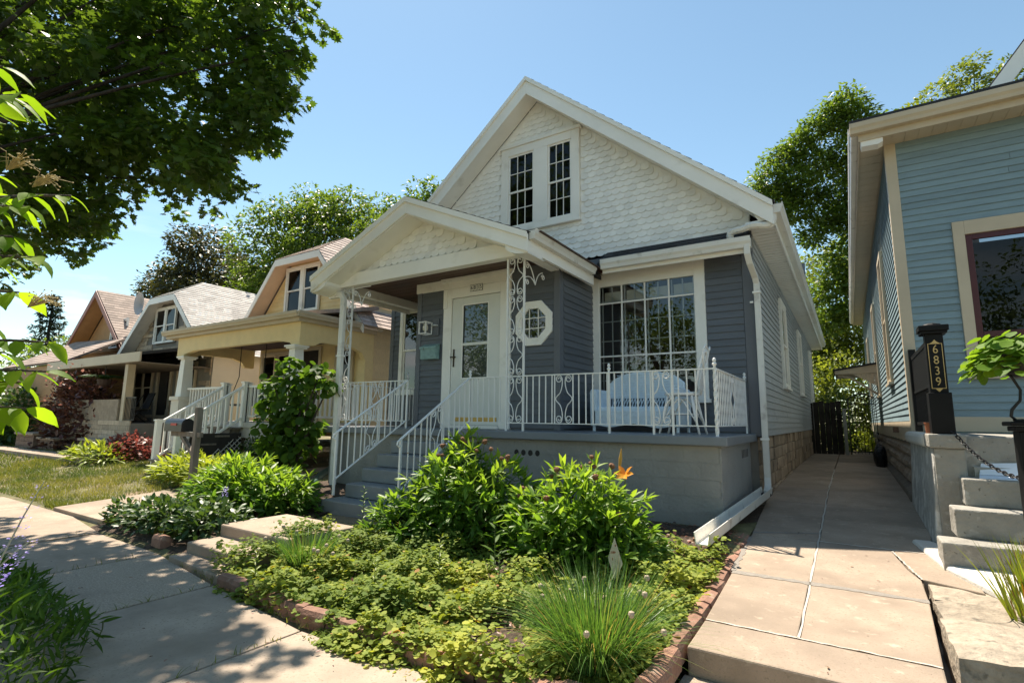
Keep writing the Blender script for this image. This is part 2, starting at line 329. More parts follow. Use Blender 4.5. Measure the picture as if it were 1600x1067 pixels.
M['smoke'] = leafmat('smoke_bush_leaf', (.016, .014, .013), (.042, .032, .026), .2, extra=[(.9, (.14, .06, .05))])
M['fern'] = leafmat('fern_leaf', (.02, .06, .015), (.05, .11, .025), .3)
M['potato'] = leafmat('sweet_potato_leaf', (.07, .15, .015), (.15, .26, .03), .42, rough=.55, spec=.2)
M['litter'] = leafmat('dry_leaf_litter', (.09, .05, .03), (.28, .17, .10), .1, (1, 1, 1), extra=[(.5, (.20, .075, .05))])

# ================================================================== ground, pavements
def sm(t):
    t = np.clip(t, 0, 1); return t*t*(3-2*t)
def gh(x, y):
    """height of the earth"""
    x = np.asarray(x, float); y = np.asarray(y, float)
    e = np.interp(x, [-10.0, -9.6, -8.2, -6.5, -4.9, -3.4, -1.2], [3.36, 3.3, 3.12, 3.06, 2.84, 2.64, 2.6])
    h = np.where(y < e, -.07, .0+.31*sm((y-e)/(6.55-e))+.05*sm((y-7)/6))
    h = np.where((x > -1.0) & (y < 26), h-.26, h)
    h = np.where(y < -2.6, -.2, h)
    return h
def zw(y):
    return float(np.interp(y, [3.4, 6.55, 10, 14.5, 40], [.15, .285, .45, .5, .5]))
xs = sorted(set([-900, -400, -200, -120, -80, -60, -50]+list(np.arange(-44, -1.2, .55).round(2))+[-1.02, -.98, -.4, .4, 1, 2, 4, 8, 14, 25, 50, 100, 250, 900]))
ys = sorted(set([-900, -300, -100, -50, -20, -12, -8, -5, -4, -2.62, -2.58, -1, 0, 1, 2, 2.53, 2.57]+list(np.arange(2.7, 8.2, .22).round(2))+[9, 11, 14, 18, 22, 25.9, 26.1, 32, 45, 70, 120, 250, 900]))
mb = MB(); nx = len(xs)
mb.add([(x, y, float(gh(x, y))) for y in ys for x in xs], [(j*nx+i, j*nx+i+1, (j+1)*nx+i+1, (j+1)*nx+i) for j in range(len(ys)-1) for i in range(nx-1)])
mb.obj('ground', M['lawn_soil'], smooth=True, kind='structure')
MB().box(-300, 300, -9.5, -2.75, -.26, -.185).obj('road', M['asphalt'], kind='structure')
kerb = MB().box(-300, 300, -2.75, -2.6, -.3, -.06).obj('kerb', M['concrete_old'], kind='structure', bevel=.015)

# mulch bed in front of the porch and the bed left of the path
def sheet(name, x0, x1, y0, y1, m, dz, step=.2, **kw):
    X = np.arange(x0, x1+1e-6, step); Y = np.arange(y0, y1+1e-6, step); n = len(X)
    mb = MB().add([(x, y, float(gh(x, y))+dz+random.uniform(-.012, .012)) for y in Y for x in X], [(j*n+i, j*n+i+1, (j+1)*n+i+1, (j+1)*n+i) for j in range(len(Y)-1) for i in range(n-1)])
    return mb.obj(name, m, smooth=True, kind='structure', **kw)
sheet('garden_bed', -4.74, -1.05, 2.72, 6.46, M['soil'], .03)
MB().add([(-1.30, 6.3, .29), (-1.0, 6.3, .27), (-1.06, 8.3, .36), (-1.30, 8.3, .38)], [(0, 1, 2, 3)]).obj('garden_bed', M['soil'], kind='structure')
sheet('garden_bed', -8.75, -6.15, 3.0, 6.6, M['soil'], .02)

# pavement: slabs with open joints
sw = MB().box(-70, 6, 1.1, 2.5, -.16, -.04).obj('sidewalk', M['mortar'], kind='structure')
def slab(parent, poly, ztop, m, th=.14, bevel=.008, name='paving_slab'):
    top = [(x, y, ztop(y) if callable(ztop) else ztop) for x, y in poly]
    mb = MB(); n = len(poly)
    mb.add(top+[(x, y, z-th) for x, y, z in top], [tuple(range(n)), tuple(range(n, 2*n))[::-1]]+[(i, n+i, n+(i+1) % n, (i+1) % n) for i in range(n)])
    return mb.obj(name, m, parent, bevel=bevel)
edges = [(5.6, 2.58), (4, 2.58), (2.5, 2.58), (1.0, 2.6), (-.3, 2.6), (-1.8, 2.59), (-3.4, 2.57), (-4.93, 2.76), (-6.5, 3.0), (-8.17, 3.05), (-9.78, 3.28)]
x = -9.78
while x > -62: x -= 1.6; edges.append((x, 3.3))
for (xa, ya), (xb, yb) in zip(edges[:-1], edges[1:]):
    m = M['concrete_new'] if -3.5 < xa < 3 else M['concrete_old'] if -6.6 < xb < -3 else M['concrete']
    t = random.uniform(-.012, .012)
    slab(sw, [(xb+.008, 1.12), (xa-.008, 1.12), (xa-.008, ya), (xb+.008, yb)], t, m)
slab(sw, [(-.95, 2.62), (.36, 2.62), (.36, 3.46), (-.95, 3.46)], -.005, M['concrete_old'])

# walkway beside the house
wk = MB().add([(-.9, 3.5, -.06), (.7, 3.5, -.06), (.7, 25, .2), (-1.1, 25, .2), (-.9, 3.5, -.03), (.7, 3.5, -.03), (.7, 25, .45), (-1.1, 25, .45)],
              [(0,3,2,1),(4,5,6,7),(0,1,5,4),(1,2,6,5),(2,3,7,6),(3,0,4,7)]).obj('walkway', M['mortar'], kind='structure')
rows = [3.47, 3.93, 5.08, 6.55, 7.75, 8.7, 10.0, 12.2, 14.5, 17, 20, 24]
xl = [-.93, -.925, -.95, -1.0, -1.06, -1.1, -1.1, -1.1, -1.1, -1.1, -1.1, -1.1]; xrr = [.33, .345, .40, .58, .68, .70, .72, .74, .76, .78, .8, .84]
J = -.362
slab(wk, [(xl[0], rows[0]), (xrr[0], rows[0]), (xrr[1], rows[1]-.006), (xl[1], rows[1]-.006)], zw, M['concrete'], .24, .012)
for i in range(1, len(rows)-1):
    a, b = rows[i]+.006, rows[i+1]-.006
    slab(wk, [(xl[i], a), (J-.008, a), (J-.008, b), (xl[i+1], b)], zw, M['concrete'], .2)
    if i == 2:
        slab(wk, [(J+.008, a), (.40, a), (.405, 5.62), (.335, 5.9), (.25, b), (J+.008, b)], zw, M['concrete'], .2)
        slab(wk, [(.42, 5.66), (.78, 5.5), (.74, b), (.27, b), (.35, 5.91)], zw, M['concrete'], .2)
    else: slab(wk, [(J+.008, a), (xrr[i], a), (xrr[i+1], b), (J+.008, b)], zw, M['concrete'], .2)
def strip(x0, y0, x1, y1, w, m, name):
    mb = MB(); d = Vector((x1-x0, y1-y0, 0)).normalized(); s = Vector((-d.y, d.x, 0)); n = 26; vs = []
    for i in range(n+1):
        t = i/n; p = Vector((x0+(x1-x0)*t, y0+(y1-y0)*t, 0)); ww = w*random.uniform(.55, 1.2)/2; j = s*random.uniform(-.006, .006)
        for k in (-1, 1): q = p+s*ww*k+j; vs.append((q.x, q.y, zw(q.y)+.003))
    mb.add(vs, [(2*i, 2*i+2, 2*i+3, 2*i+1) for i in range(n)]); return mb.obj(name, m, wk)
strip(J, 3.93, J, 10.0, .017, M['caulk'], 'joint_seal')
strip(J, 10.0, J, 14.0, .022, M['caulk'], 'joint_seal')
strip(-.92, 3.93, .34, 3.93, .016, M['caulk'], 'joint_seal')
strip(J, 6.55, .68, 6.55, .026, M['caulk'], 'joint_seal')
strip(.41, 5.64, .26, 6.5, .016, M['caulk'], 'joint_seal')
strip(-.95, 5.08, .4, 5.08, .085, M['patch'], 'mortar_patch')
strip(-.955, 5.1, -1.0, 6.4, .06, M['patch'], 'mortar_patch')
strip(-1.0, 6.62, J, 6.92, .05, M['patch'], 'mortar_patch')

# path and low steps up to the porch stairs
fp = MB().box(-6.05, -4.82, 2.95, 4.2, -.1, .02).obj('front_path', M['mortar'], kind='structure')
slab(fp, [(-6.1, 2.92), (-4.95, 2.82), (-4.95, 3.1), (-6.1, 3.14)], .05, M['concrete'], .2, .015)
slab(fp, [(-6.12, 3.1), (-4.92, 3.06), (-4.92, 3.5), (-6.12, 3.52)], .155, M['concrete'], .2, .015)
slab(fp, [(-6.14, 3.46), (-4.85, 3.44), (-4.80, 4.28), (-6.12, 4.3)], .28, M['concrete'], .25, .02)
# path into the gap between the two houses
sp = MB().box(-10.5, -8.95, 3.3, 14, -.1, .0).obj('side_path', M['mortar'], kind='structure')
yy = 3.31
for k in range(7):
    slab(sp, [(-10.62, yy), (-8.82, yy), (-8.86, yy+1.5), (-10.6, yy+1.5)], lambda y: .05+.3*min(1, (y-3.3)/5), M['concrete'], .2); yy += 1.515
# path in front of the stone house
p3 = MB().box(-24.5, -16.2, 5.4, 5.5, 0, .1).obj('garden_path', M['concrete_old'], kind='structure')
for k in range(6): slab(p3, [(-17.9-1.5*k, 5.55), (-16.42-1.5*k, 5.55), (-16.42-1.5*k, 6.25), (-17.9-1.5*k, 6.25)], .36, M['concrete'], .2)

# brick edging of the bed
be = thing('brick_edging', 'red brick edging along the front garden bed beside the walkway', 'edging', (-1.0, 4.5, .15))
def brick_mesh():
    mb = MB(); prof = [(-.055, -.06), (.055, -.06), (.06, .03), (.045, .062), (0, .072), (-.045, .062), (-.06, .03)]
    mb.prism([(x, -.125, z) for x, z in prof], (0, .25, 0)); me = mb.mesh('brick'); me.materials.append(M['brick_red']); return me
bm_ = brick_mesh()
y = 2.98
while y < 6.35:
    x = np.interp(y, [2.9, 3.4, 4.5, 6.4], [-.985, -1.0, -1.0, -1.06])
    inst('brick', bm_, (x+random.uniform(-.008, .008), y, zw(max(y, 3.4))-.045+random.uniform(-.012, .01)), (random.uniform(-.05, .05), random.uniform(-.06, .06), random.uniform(-.07, .07)), (1, 1.05, 1), be); y += .275
x = -4.72
while x < -1.05:
    yv = np.interp(x, [-4.8, -3.5, -2.4, -1.0], [2.80, 2.72, 2.70, 2.78])
    inst('brick', bm_, (x, yv+random.uniform(-.015, .015), .035+random.uniform(-.02, .012)), (random.uniform(-.05, .05), random.uniform(-.08, .08), PI/2+random.uniform(-.1, .1)), (1, 1, 1), be); x += .265
for i, xx in enumerate((-6.8,)):
    inst('brick', bm_, (xx, 3.16+.01*i, .06), (0, .05, PI/2+random.uniform(-.08, .08)), (1, 1, 1), be)

# ================================================================== the grey house
HOUSE = thing('house', 'slate grey house with white scalloped gable and a white iron railed porch', 'house', (-5.0, 15, .3))
YW, XR, XL, YB = 8.65, -1.12, -8.88, 24.0
FL = 1.34
class MX(MB):
    """builder in a wall's own frame: x along the wall, -y outwards"""
    def __init__(s, origin, rot): super().__init__(); s.X = Matrix.Translation(origin) @ Matrix.Rotation(rot, 4, 'Z')
    def add(s, vs, fs, t=None): return super().add([s.X @ Vector(p) for p in vs], fs, t)
FRONT, RIGHT, LEFT = 0.0, PI/2, -PI/2

def clapboards(parent, m, origin, rot, u0, u1, z0, z1, expo, holes=(), name='clapboard', top=None):
    n = max(1, round((z1-z0)/expo)); e = (z1-z0)/n
    for k in range(n):
        a, b = z0+k*e, z0+(k+1)*e
        lo, hi = (u0, u1) if top is None else top((a+b)/2)
        segs = [(lo, hi)]
        for h0, h1, g0, g1 in holes:
            if b <= g0+.02 or a >= g1-.02: continue
            ns = []
            for s0, s1 in segs:
                if h1 <= s0 or h0 >= s1: ns.append((s0, s1)); continue
                if h0-s0 > .02: ns.append((s0, h0))
                if s1-h1 > .02: ns.append((h1, s1))
            segs = ns
        if name == 'clapboard':                   # board ends meet in staggered joints
            ns = []
            for s0, s1 in segs:
                while s1-s0 > 3.4:
                    c = s0+random.uniform(1.2, 3.0); ns.append((s0, c-.002)); s0 = c+.002
                ns.append((s0, s1))
            segs = ns
        for s0, s1 in segs:
            if s1-s0 < .03: continue
            mb = MX(origin, rot)
            mb.prism([(s0, -.024-random.uniform(0, .002), a-random.uniform(0, .003)), (s0, -.006, b+.012), (s0, 0, b+.012), (s0, 0, a)], (s1-s0, 0, 0)); mb.obj(name, m, parent)

def panes(parent, origin, rot, u0, u1, z0, z1, y, cols, rows, m, bar=.012, barmat=None, zsplit=None, name='pane', barname='muntin'):
    us = np.linspace(u0, u1, cols+1); zs = np.linspace(z0, z1, rows+1) if zsplit is None else zsplit
    for i in range(cols):
        for j in range(len(zs)-1):
            MX(origin, rot).add([(us[i], y, zs[j]), (us[i+1], y, zs[j]), (us[i+1], y, zs[j+1]), (us[i], y, zs[j+1])], [(0, 1, 2, 3)]).obj(name, m, parent)
    if barmat and (cols > 1 or len(zs) > 2):
        mb = MX(origin, rot)
        for u in us[1:-1]: mb.box(u-bar, u+bar, y-.014, y-.001, z0, z1)
        for z in zs[1:-1]: mb.box(u0, u1, y-.017, y-.001, z-bar, z+bar)
        mb.obj(barname, barmat, parent)

def frame_boxes(mb, u0, u1, z0, z1, w, y0, y1, wt=None, wb=None):
    wt = w if wt is None else wt; wb = w if wb is None else wb
    mb.box(u0, u0+w, y0, y1, z0, z1); mb.box(u1-w, u1, y0, y1, z0, z1)
    mb.box(u0+w, u1-w, y0, y1, z1-wt, z1); mb.box(u0+w, u1-w, y0, y1, z0, z0+wb)
    return mb

def window(parent, origin, rot, u0, u1, z0, z1, cas=.1, sashes=None, m=None, ms=None, glass=None, room=.5, lites=((1, 1), (1, 1)), curtain=None, name='window', sill=True):
    """double hung: casing is the part, sashes, panes and sill its pieces"""
    m = m or M['trim']; ms = ms or m; glass = glass or M['glass']
    w = frame_boxes(MX(origin, rot), u0-cas, u1+cas, z0-cas*.6, z1+cas, cas, -.07, .0, wb=cas*.6).obj(name, m, parent, bevel=.004)
    if sill: MX(origin, rot).box(u0-cas-.03, u1+cas+.03, -.10, -.001, z0-cas*.6-.045, z0-cas*.6-.002).obj('sill', m, w)
    zm = (z0+z1)/2
    for (a, b, y, lt) in ((zm-.02, z1, -.052, lites[0]), (z0, zm+.02, -.028, lites[1])):
        frame_boxes(MX(origin, rot), u0+.001, u1-.001, a+.001, b-.001, .04, y, y+.026).obj('sash', ms, w)
        panes(w, origin, rot, u0+.04, u1-.04, a+.04, b-.04, y+.014, lt[0], lt[1], glass, barmat=ms if lt != (1, 1) else None)
    rb = MX(origin, rot); d = room
    rb.add([(u0, -.002, z0), (u1, -.002, z0), (u1, -.002, z1), (u0, -.002, z1)], [(0, 1, 2, 3)])
    rb.obj('interior', M['room'], w)
    if curtain: MX(origin, rot).box(u0+.01, u1-.01, -.012, -.004, z1-curtain*(z1-z0), z1-.01).obj('blind', M['blind'], w)
    return w

# ---- walls (plain backing), clapboards as their pieces
wall_f = MX((0, YW, 0), FRONT).box(XL, -6.8, 0, .15, 1.3, 4.5).box(-3.82, -3.75, 0, .15, 1.3, 4.5).box(-3.75, -1.95, 0, .15, 1.3, 1.86).box(-3.75, -1.95, 0, .15, 3.9, 4.5).box(-1.95, XR, 0, .15, 1.3, 4.5).box(-6.8, -3.82, 0, .15, 3.9, 4.5).obj('front_wall', M['siding_board'], HOUSE)
clapboards(wall_f, M['siding'], (0, YW, 0), FRONT, -1.84, -1.27, 1.36, 4.12, .112)
clapboards(wall_f, M['siding'], (0, YW, 0), FRONT, -3.79, -1.84, 1.36, 1.84, .112)
clapboards(wall_f, M['siding'], (0, YW, 0), FRONT, XL+.1, -6.85, 1.36, 3.95, .112, holes=[(-8.56, -7.66, 2.0, 4.0)])
MB().box(-1.265, XR+.012, YW-.03, YW+.1, 1.3, 4.14).obj('corner_board', M['siding_board'], HOUSE, bevel=.004)
MB().box(XL-.01, XL+.1, YW-.03, YW+.1, 1.3, 4.0).obj('corner_board', M['siding_board'], HOUSE, bevel=.004)
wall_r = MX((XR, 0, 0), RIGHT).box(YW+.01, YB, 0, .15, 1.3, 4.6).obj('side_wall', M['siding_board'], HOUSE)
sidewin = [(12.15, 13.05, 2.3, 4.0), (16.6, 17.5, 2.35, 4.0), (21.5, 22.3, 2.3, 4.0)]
clapboards(wall_r, M['side_siding_bounce'], (XR, 0, 0), RIGHT, YW+.10, YB, 1.3, 4.5, .112, holes=[(a-.1, b+.1, c-.06, d+.1) for a, b, c, d in sidewin])
for a, b, c, d in sidewin: window(HOUSE, (XR, 0, 0), RIGHT, a, b, c, d, .1, curtain=.5)
MX((XL, 0, 0), LEFT).box(-YB, -YW-.01, 0, .15, 1.3, 4.6).obj('side_wall', M['siding'], HOUSE)
MB().box(XL, XR, YB-.15, YB, 1.3, 8).obj('rear_wall', M['siding'], HOUSE)
# ---- foundation in sandstone
fnd = MB().box(XL+.03, XR-.045, YW+.02, YB-.02, .1, 1.295).obj('foundation', M['mortar'], HOUSE)
for r in range(5):
    z0, z1 = .28+.204*r, .28+.204*(r+1)-.012; y = YW+.0-random.random()*.2
    while y < YB-.1:
        l = random.uniform(.25, .62)*(1.6 if y > 14 else 1); y0, y1 = max(y, YW+.005), min(y+l-.014, YB-.02)
        if y1-y0 > .06: MB().box(XR-.06, XR-.012+random.uniform(-.012, .02)+(.02 if r == 0 else 0), y0, y1, z0, min(z1, 1.288)).obj('stone_block', M['foundation'], fnd, bevel=.012 if y < 14 else 0)
        y += l
MB().box(XR-.02, XR+.11, 9.6, 24, .3, .44).obj('footing', M['foundation'], HOUSE, bevel=.02)

# ---- main roof: ridge at X -5.0
RX, RZ, EX, EZ, YF, YK = -5.0, 8.30, -.74, 4.74, 8.22, 24.5
sl = (RZ-EZ)/(EX-RX)
def courses(mb, a, b, c, d, n, tab=.33, th=.012):
    """shingle courses between eave edge a-b and ridge edge d-c"""
    a, b, c, d = map(Vector, (a, b, c, d)); nrm = (b-a).cross(d-a).normalized()
    if nrm.z < 0: nrm = -nrm
    for k in range(n):
        t0, t1 = k/n, (k+1)/n; p0, p1 = a.lerp(d, t0), b.lerp(c, t0); q0, q1 = a.lerp(d, t1), b.lerp(c, t1)
        m = max(1, int((p1-p0).length/tab)); off = random.random()
        us = [0]+sorted(min(1, max(0, (i+off)/m)) for i in range(m))+[1]
        for u0, u1 in zip(us[:-1], us[1:]):
            if u1-u0 < 1e-4: continue
            A, B, Cc, D = p0.lerp(p1, u0), p0.lerp(p1, u1), q0.lerp(q1, u1), q0.lerp(q1, u0)
            e = nrm*th; mb.add([A+e, B+e, Cc, D, A, B], [(0, 1, 2, 3), (4, 5, 1, 0)], random.random())
    return mb
roof = MB()
for s in (1, -1):
    ex = RX+s*(EX-RX)
    roof.prism([(RX, YF+.02, RZ-.015), (ex, YF, EZ-.015), (ex, YF, EZ-.10), (RX, YF, RZ-.10)][::s], (0, YK-YF, 0))
roof = roof.obj('roof', M['roof_dark'], HOUSE)
mb = MB()
for s in (1, -1):
    ex = RX+s*(EX-RX+.02); courses(mb, (ex, YF-.02, EZ-.01), (ex, YK, EZ-.01), (RX, YK, RZ), (RX, YF-.02, RZ), 26)
mb.obj('roof_shingles', M['roof_dark'], roof, kind='stuff')
# rake boards, crown strip and sloping soffit under the gable overhang
def rake(parent, s, yf, yb, rx, rz, ex, ez, w, drop, th=.035, m=None):
    m = m or M['trim']; d = Vector((ex-rx, 0, ez-rz)); cs = (ez-rz)/(ex-rx)
    A = [(rx, yf, rz-.02), (ex, yf, ez-.02), (ex, yf, ez-w), (rx, yf, rz-w)]
    MB().prism(A[::s], (0, th, 0)).obj('rake_board', m, parent, bevel=.004)
    B = [(rx, yf-.035, rz+.005), (ex, yf-.035, ez+.005), (ex, yf-.035, ez-.085), (rx, yf-.035, rz-.085)]
    MB().prism(B[::s], (0, .034, 0)).obj('rake_moulding', m, parent)
    Cc = [(rx, yf+th, rz-drop), (ex, yf+th, ez-drop), (ex, yf+th, ez-drop-.015), (rx, yf+th, rz-drop-.015)]
    MB().prism(Cc[::s], (0, yb-yf-th-.002, 0)).obj('rake_soffit', m, parent)
for s in (1, -1): rake(HOUSE, s, YF-.03, YW-.02, RX, RZ-.012, RX+s*(EX-RX), EZ-.012, .36, .28)
# ---- shingled gable
gb = MB(); GZ = 4.44
gtop = lambda x: RZ-.296-sl*abs(x-RX)
gb.prism([(XL, YW, GZ), (XR, YW, GZ), (XR, YW, gtop(XR)), (RX, YW, gtop(RX)), (XL, YW, gtop(XL))], (0, .12, 0))
gable = gb.obj('gable_wall', M['scale'], HOUSE)
def scale_mesh(w, h):
    mb = MB(); n = 7; pts = [(-w/2, 0, h*1.25), (-w/2, 0, h*.38)]
    for i in range(1, n): a = PI+PI*i/n; pts.append((math.cos(a)*w/2, 0, h*.38+math.sin(a)*h*.38))
    pts += [(w/2, 0, h*.38), (w/2, 0, h*1.25)]
    mb.prism([(x, -.021+.017*(z/(h*1.25)), z) for x, y, z in pts][::-1], (0, .010, 0)); me = mb.mesh('scale_shingle'); me.materials.append(M['scale']); return me
def scales(parent, y, x0, x1, z0, ztop, ex, ew, holes=(), limit=300, cx=0, cz=2):
    me = scale_mesh(ew*1.0, ex); P = []; r = 0; z = z0
    while z < 9:
        x = x0+(ew/2 if r % 2 else 0); any_ = False
        while x < x1:
            if z+ex*1.1 < ztop(x-ew*.45) and z+ex*1.1 < ztop(x+ew*.45) and not any(h0-ew*.3 < x < h1+ew*.3 and g0-ex*.7 < z < g1-ex*.2 for h0, h1, g0, g1 in holes): P.append((x, z)); any_ = True
            x += ew
        if not any_ and z > ztop((x0+x1)/2): break
        z += ex; r += 1
    P.sort(key=lambda p: (p[0]-cx)**2+(y)**2+(p[1]-cz)**2)
    for x, z in P[:limit]: inst('scale_shingle', me, (x, y-.001, z), (random.uniform(-.012, .006), random.uniform(-.012, .012), 0), (1, 1, 1), parent)
    rest = P[limit:]
    if rest:
        mb = MB(); vs = [v.co.copy() for v in me.vertices]; fs = [tuple(p.vertices) for p in me.polygons]
        for x, z in rest: mb.add([(v.x+x, v.y+y, v.z+z) for v in vs], fs)
        mb.obj('scale_shingles', M['scale'], parent, kind='stuff')
gw = (-5.82, -4.03, 5.28, 7.10)
scales(gable, YW-.004, XL+.1, XR-.02, GZ+.03, gtop, .112, .156, holes=[gw], cx=-2.8, cz=5.5)
# paired gable windows
wf = MX((0, YW, 0), FRONT); frame_boxes(wf, gw[0], gw[1], gw[2], gw[3], .17, -.07, -.0005, wb=.1); wf.box(-5.04, -4.72, -.07, -.0005, gw[2]+.1, gw[3]-.17)
wf.box(gw[0]-.04, gw[1]+.04, -.10, .0, gw[3], gw[3]+.06); wf.box(gw[0]-.03, gw[1]+.03, -.10, 0, gw[2]-.045, gw[2]-.002)
gwin = wf.obj('window', M['trim'], HOUSE, bevel=.005)
for a, b in ((-5.65, -5.04), (-4.72, -4.20)):
    zm = 6.13
    for z0, z1, y in ((zm-.02, 6.93, -.045), (5.38, zm+.02, -.03)):
        frame_boxes(MX((0, YW, 0), FRONT), a+.002, b-.002, z0, z1, .035, y, y+.024).obj('sash', M['trim'], gwin)
        panes(gwin, (0, YW, 0), FRONT, a+.037, b-.037, z0+.035, z1-.035, y+.012, 3, 2, M['glass_dim'], .007, M['trim'])
    MX((0, YW, 0), FRONT).add([(a, -.002, 5.38), (b, -.002, 5.38), (b, -.002, 6.93), (a, -.002, 6.93)], [(0, 1, 2, 3)]).obj('interior', M['room'], gwin)
# ---- eaves on the right side: soffit, fascia, gutter
def gutter_prof(w=.125, h=.125):
    return [(0, 0), (w*.72, 0), (w*.8, h*.35), (w*.98, h*.6), (w, h), (w*.9, h), (w*.9, h*.93), (w*.02, h*.93), (0, h)]
def gutter(parent, a, b, out, w=.125, h=.125, m=None):
    """K profile between a and b, out = horizontal unit vector away from the fascia"""
    a, b = Vector(a), Vector(b); o = Vector(out); pr = [a+o*u+Vector((0, 0, z)) for u, z in gutter_prof(w, h)]
    d = b-a; mb = MB(); nn = Vector((0, 0, 1)).cross(d).dot(o); mb.prism(pr if nn > 0 else pr[::-1], d)
    mb.bar(a+o*(w-.006)+Vector((0, 0, h+.005)), b+o*(w-.006)+Vector((0, 0, h+.005)), .014, .014)
    return mb.obj('gutter', m or M['trim_grey'], parent)
MB().box(XR-.01, EX-.03, YF+.04, YK, 4.47, 4.49).obj('soffit', M['trim'], HOUSE)
mb = MB()
y = YF+.2
while y < YK: mb.box(XR, EX-.04, y, y+.012, 4.463, 4.4695); y += .16
mb.obj('soffit_ribs', M['trim_grey'], HOUSE, kind='stuff')
MB().box(EX-.03, EX-.005, YF+.03, YK, 4.45, 4.66).obj('fascia', M['trim'], HOUSE)
gutter(HOUSE, (EX-.003, YF+.02, 4.56), (EX-.003, YK, 4.56), (1, 0, 0), .13, .14)
MB().box(XL+.01, RX-(EX-RX)+.03, YF+.04, YK, 4.47, 4.49).obj('soffit', M['trim'], HOUSE)
MB().prism([(EX-.2, YF+.03, 4.47), (EX-.02, YF+.03, 4.47), (EX-.02, YF+.03, 4.72), (EX-.55, YF+.03, 5.12)], (0, .03, 0)).obj('eave_return', M['trim'], HOUSE)
# dormer far down the right slope
dm = MB().prism([(-1.5, 17.5, 5.4), (-1.0, 17.5, 5.0), (-1.0, 17.5, 5.55), (-2.6, 17.5, 6.35), (-2.6, 17.5, 6.2)], (0, 3.2, 0)).obj('dormer', M['trim'], HOUSE)
# ---- pent roof over the window wall
pent = MB().prism([(-3.55, YW, 4.50), (-3.55, 8.26, 4.22), (-3.55, 8.26, 4.17), (-3.55, YW, 4.40)], (2.45, 0, 0)).obj('pent_roof', M['roof_dark'], HOUSE)
courses(MB(), (-3.5, 8.25, 4.235), (-1.12, 8.25, 4.235), (-1.12, YW-.01, 4.52), (-3.5, YW-.01, 4.52), 4).obj('roof_shingles', M['roof_dark'], pent, kind='stuff')
MB().box(-3.44, -1.10, 8.25, 8.275, 4.02, 4.20).obj('fascia', M['trim'], HOUSE)
gutter(HOUSE, (-3.44, 8.25, 4.08), (-1.06, 8.25, 4.08), (0, -1, 0), .12, .15)
for k, (y0, y1) in enumerate(((8.277, 8.40), (8.403, 8.52), (8.523, 8.64))):
    MB().box(-3.80, -1.13, y0, y1, 4.145, 4.16).obj('soffit_board', M['soffit_wood'], HOUSE)
for k in range(3): MB().box(-3.80+.115*k, -3.688+.115*k, 6.12, 8.272, 4.112, 4.124).obj('soffit_board', M['soffit_wood'], HOUSE)

# ---- porch roof: gable to the street
PX, PZ, PW, PE = -5.97, 5.15, 2.36, 4.10; PYF = 6.02
psl = (PZ-PE)/PW
proof = MB()
for s in (1, -1):
    ex = PX+s*PW; proof.prism([(PX, PYF, PZ-.015), (ex, PYF, PE-.015), (ex, PYF, PE-.09), (PX, PYF, PZ-.09)][::s], (0, 8.9-PYF, 0))
proof = proof.obj('porch_roof', M['roof_dark'], HOUSE)
mb = MB()
for s in (1, -1):
    ex = PX+s*(PW+.02); courses(mb, (ex, PYF-.03, PE-.008), (ex, 8.7, PE-.008), (PX, 8.7, PZ), (PX, PYF-.03, PZ), 15)
mb.obj('roof_shingles', M['roof_dark'], proof, kind='stuff')
for s in (1, -1): rake(HOUSE, s, PYF-.03, 6.48, PX, PZ-.012, PX+s*PW, PE-.012, .28, .28)
# curved return at the foot of each rake
for s in (1, -1):
    ex = PX+s*PW; q = []
    for i in range(7): a = PI/2*i/6; q.append((ex-s*(.05+.34*math.sin(a)), PYF+.004, PE-.295+.15*(1-math.cos(a))))
    q += [(ex-s*.39, PYF+.004, PE-.05), (ex, PYF+.004, PE-.12), (ex, PYF+.004, PE-.295)]
    MB().prism(q if s < 0 else q[::-1], (0, .40, 0)).obj('eave_return', M['trim'], HOUSE)
ptop = lambda x: PZ-.27-psl*abs(x-PX)
ped = MB().prism([(PX-1.85, 6.46, 4.16), (PX+1.85, 6.46, 4.16), (PX, 6.46, PZ-.285)], (0, .06, 0)).obj('pediment', M['scale'], HOUSE)
scales(ped, 6.455, PX-1.9, PX+1.9, 4.19, ptop, .112, .156, cx=-3, cz=4)
# beams and ceiling
MB().box(-8.16, -3.86, 6.36, 6.52, 3.92, 4.16).obj('porch_beam', M['trim'], HOUSE, bevel=.006)
MB().box(-3.96, -3.805, 6.523, YW-.01, 3.90, 4.20).obj('porch_beam', M['trim'], HOUSE, bevel=.006)
MB().box(-8.16, -8.02, 6.523, YW-.01, 3.90, 4.20).obj('porch_beam', M['trim'], HOUSE, bevel=.006)
y = 6.525; k = 0
while y < YW-.03:
    MB().box(-8.018, -3.962, y, min(y+.098, YW-.02), 4.06+.003*(k % 2), 4.09).obj('ceiling_board', M['soffit_wood'], HOUSE); y += .1; k += 1
gutter(HOUSE, (PX+PW-.004, PYF+.02, PE-.10), (PX+PW-.004, 8.15, PE-.10), (1, 0, 0), .115, .13)
MB().box(PX+PW-.05, PX+PW-.005, PYF+.05, 8.27, PE-.26, PE-.09).obj('fascia', M['trim'], HOUSE)
gutter(HOUSE, (PX-PW+.004, PYF+.02, PE-.10), (PX-PW+.004, 8.6, PE-.10), (-1, 0, 0), .115, .13)
MB().box(PX-PW+.005, PX-PW+.05, PYF+.05, 8.6, PE-.26, PE-.09).obj('fascia', M['trim'], HOUSE)

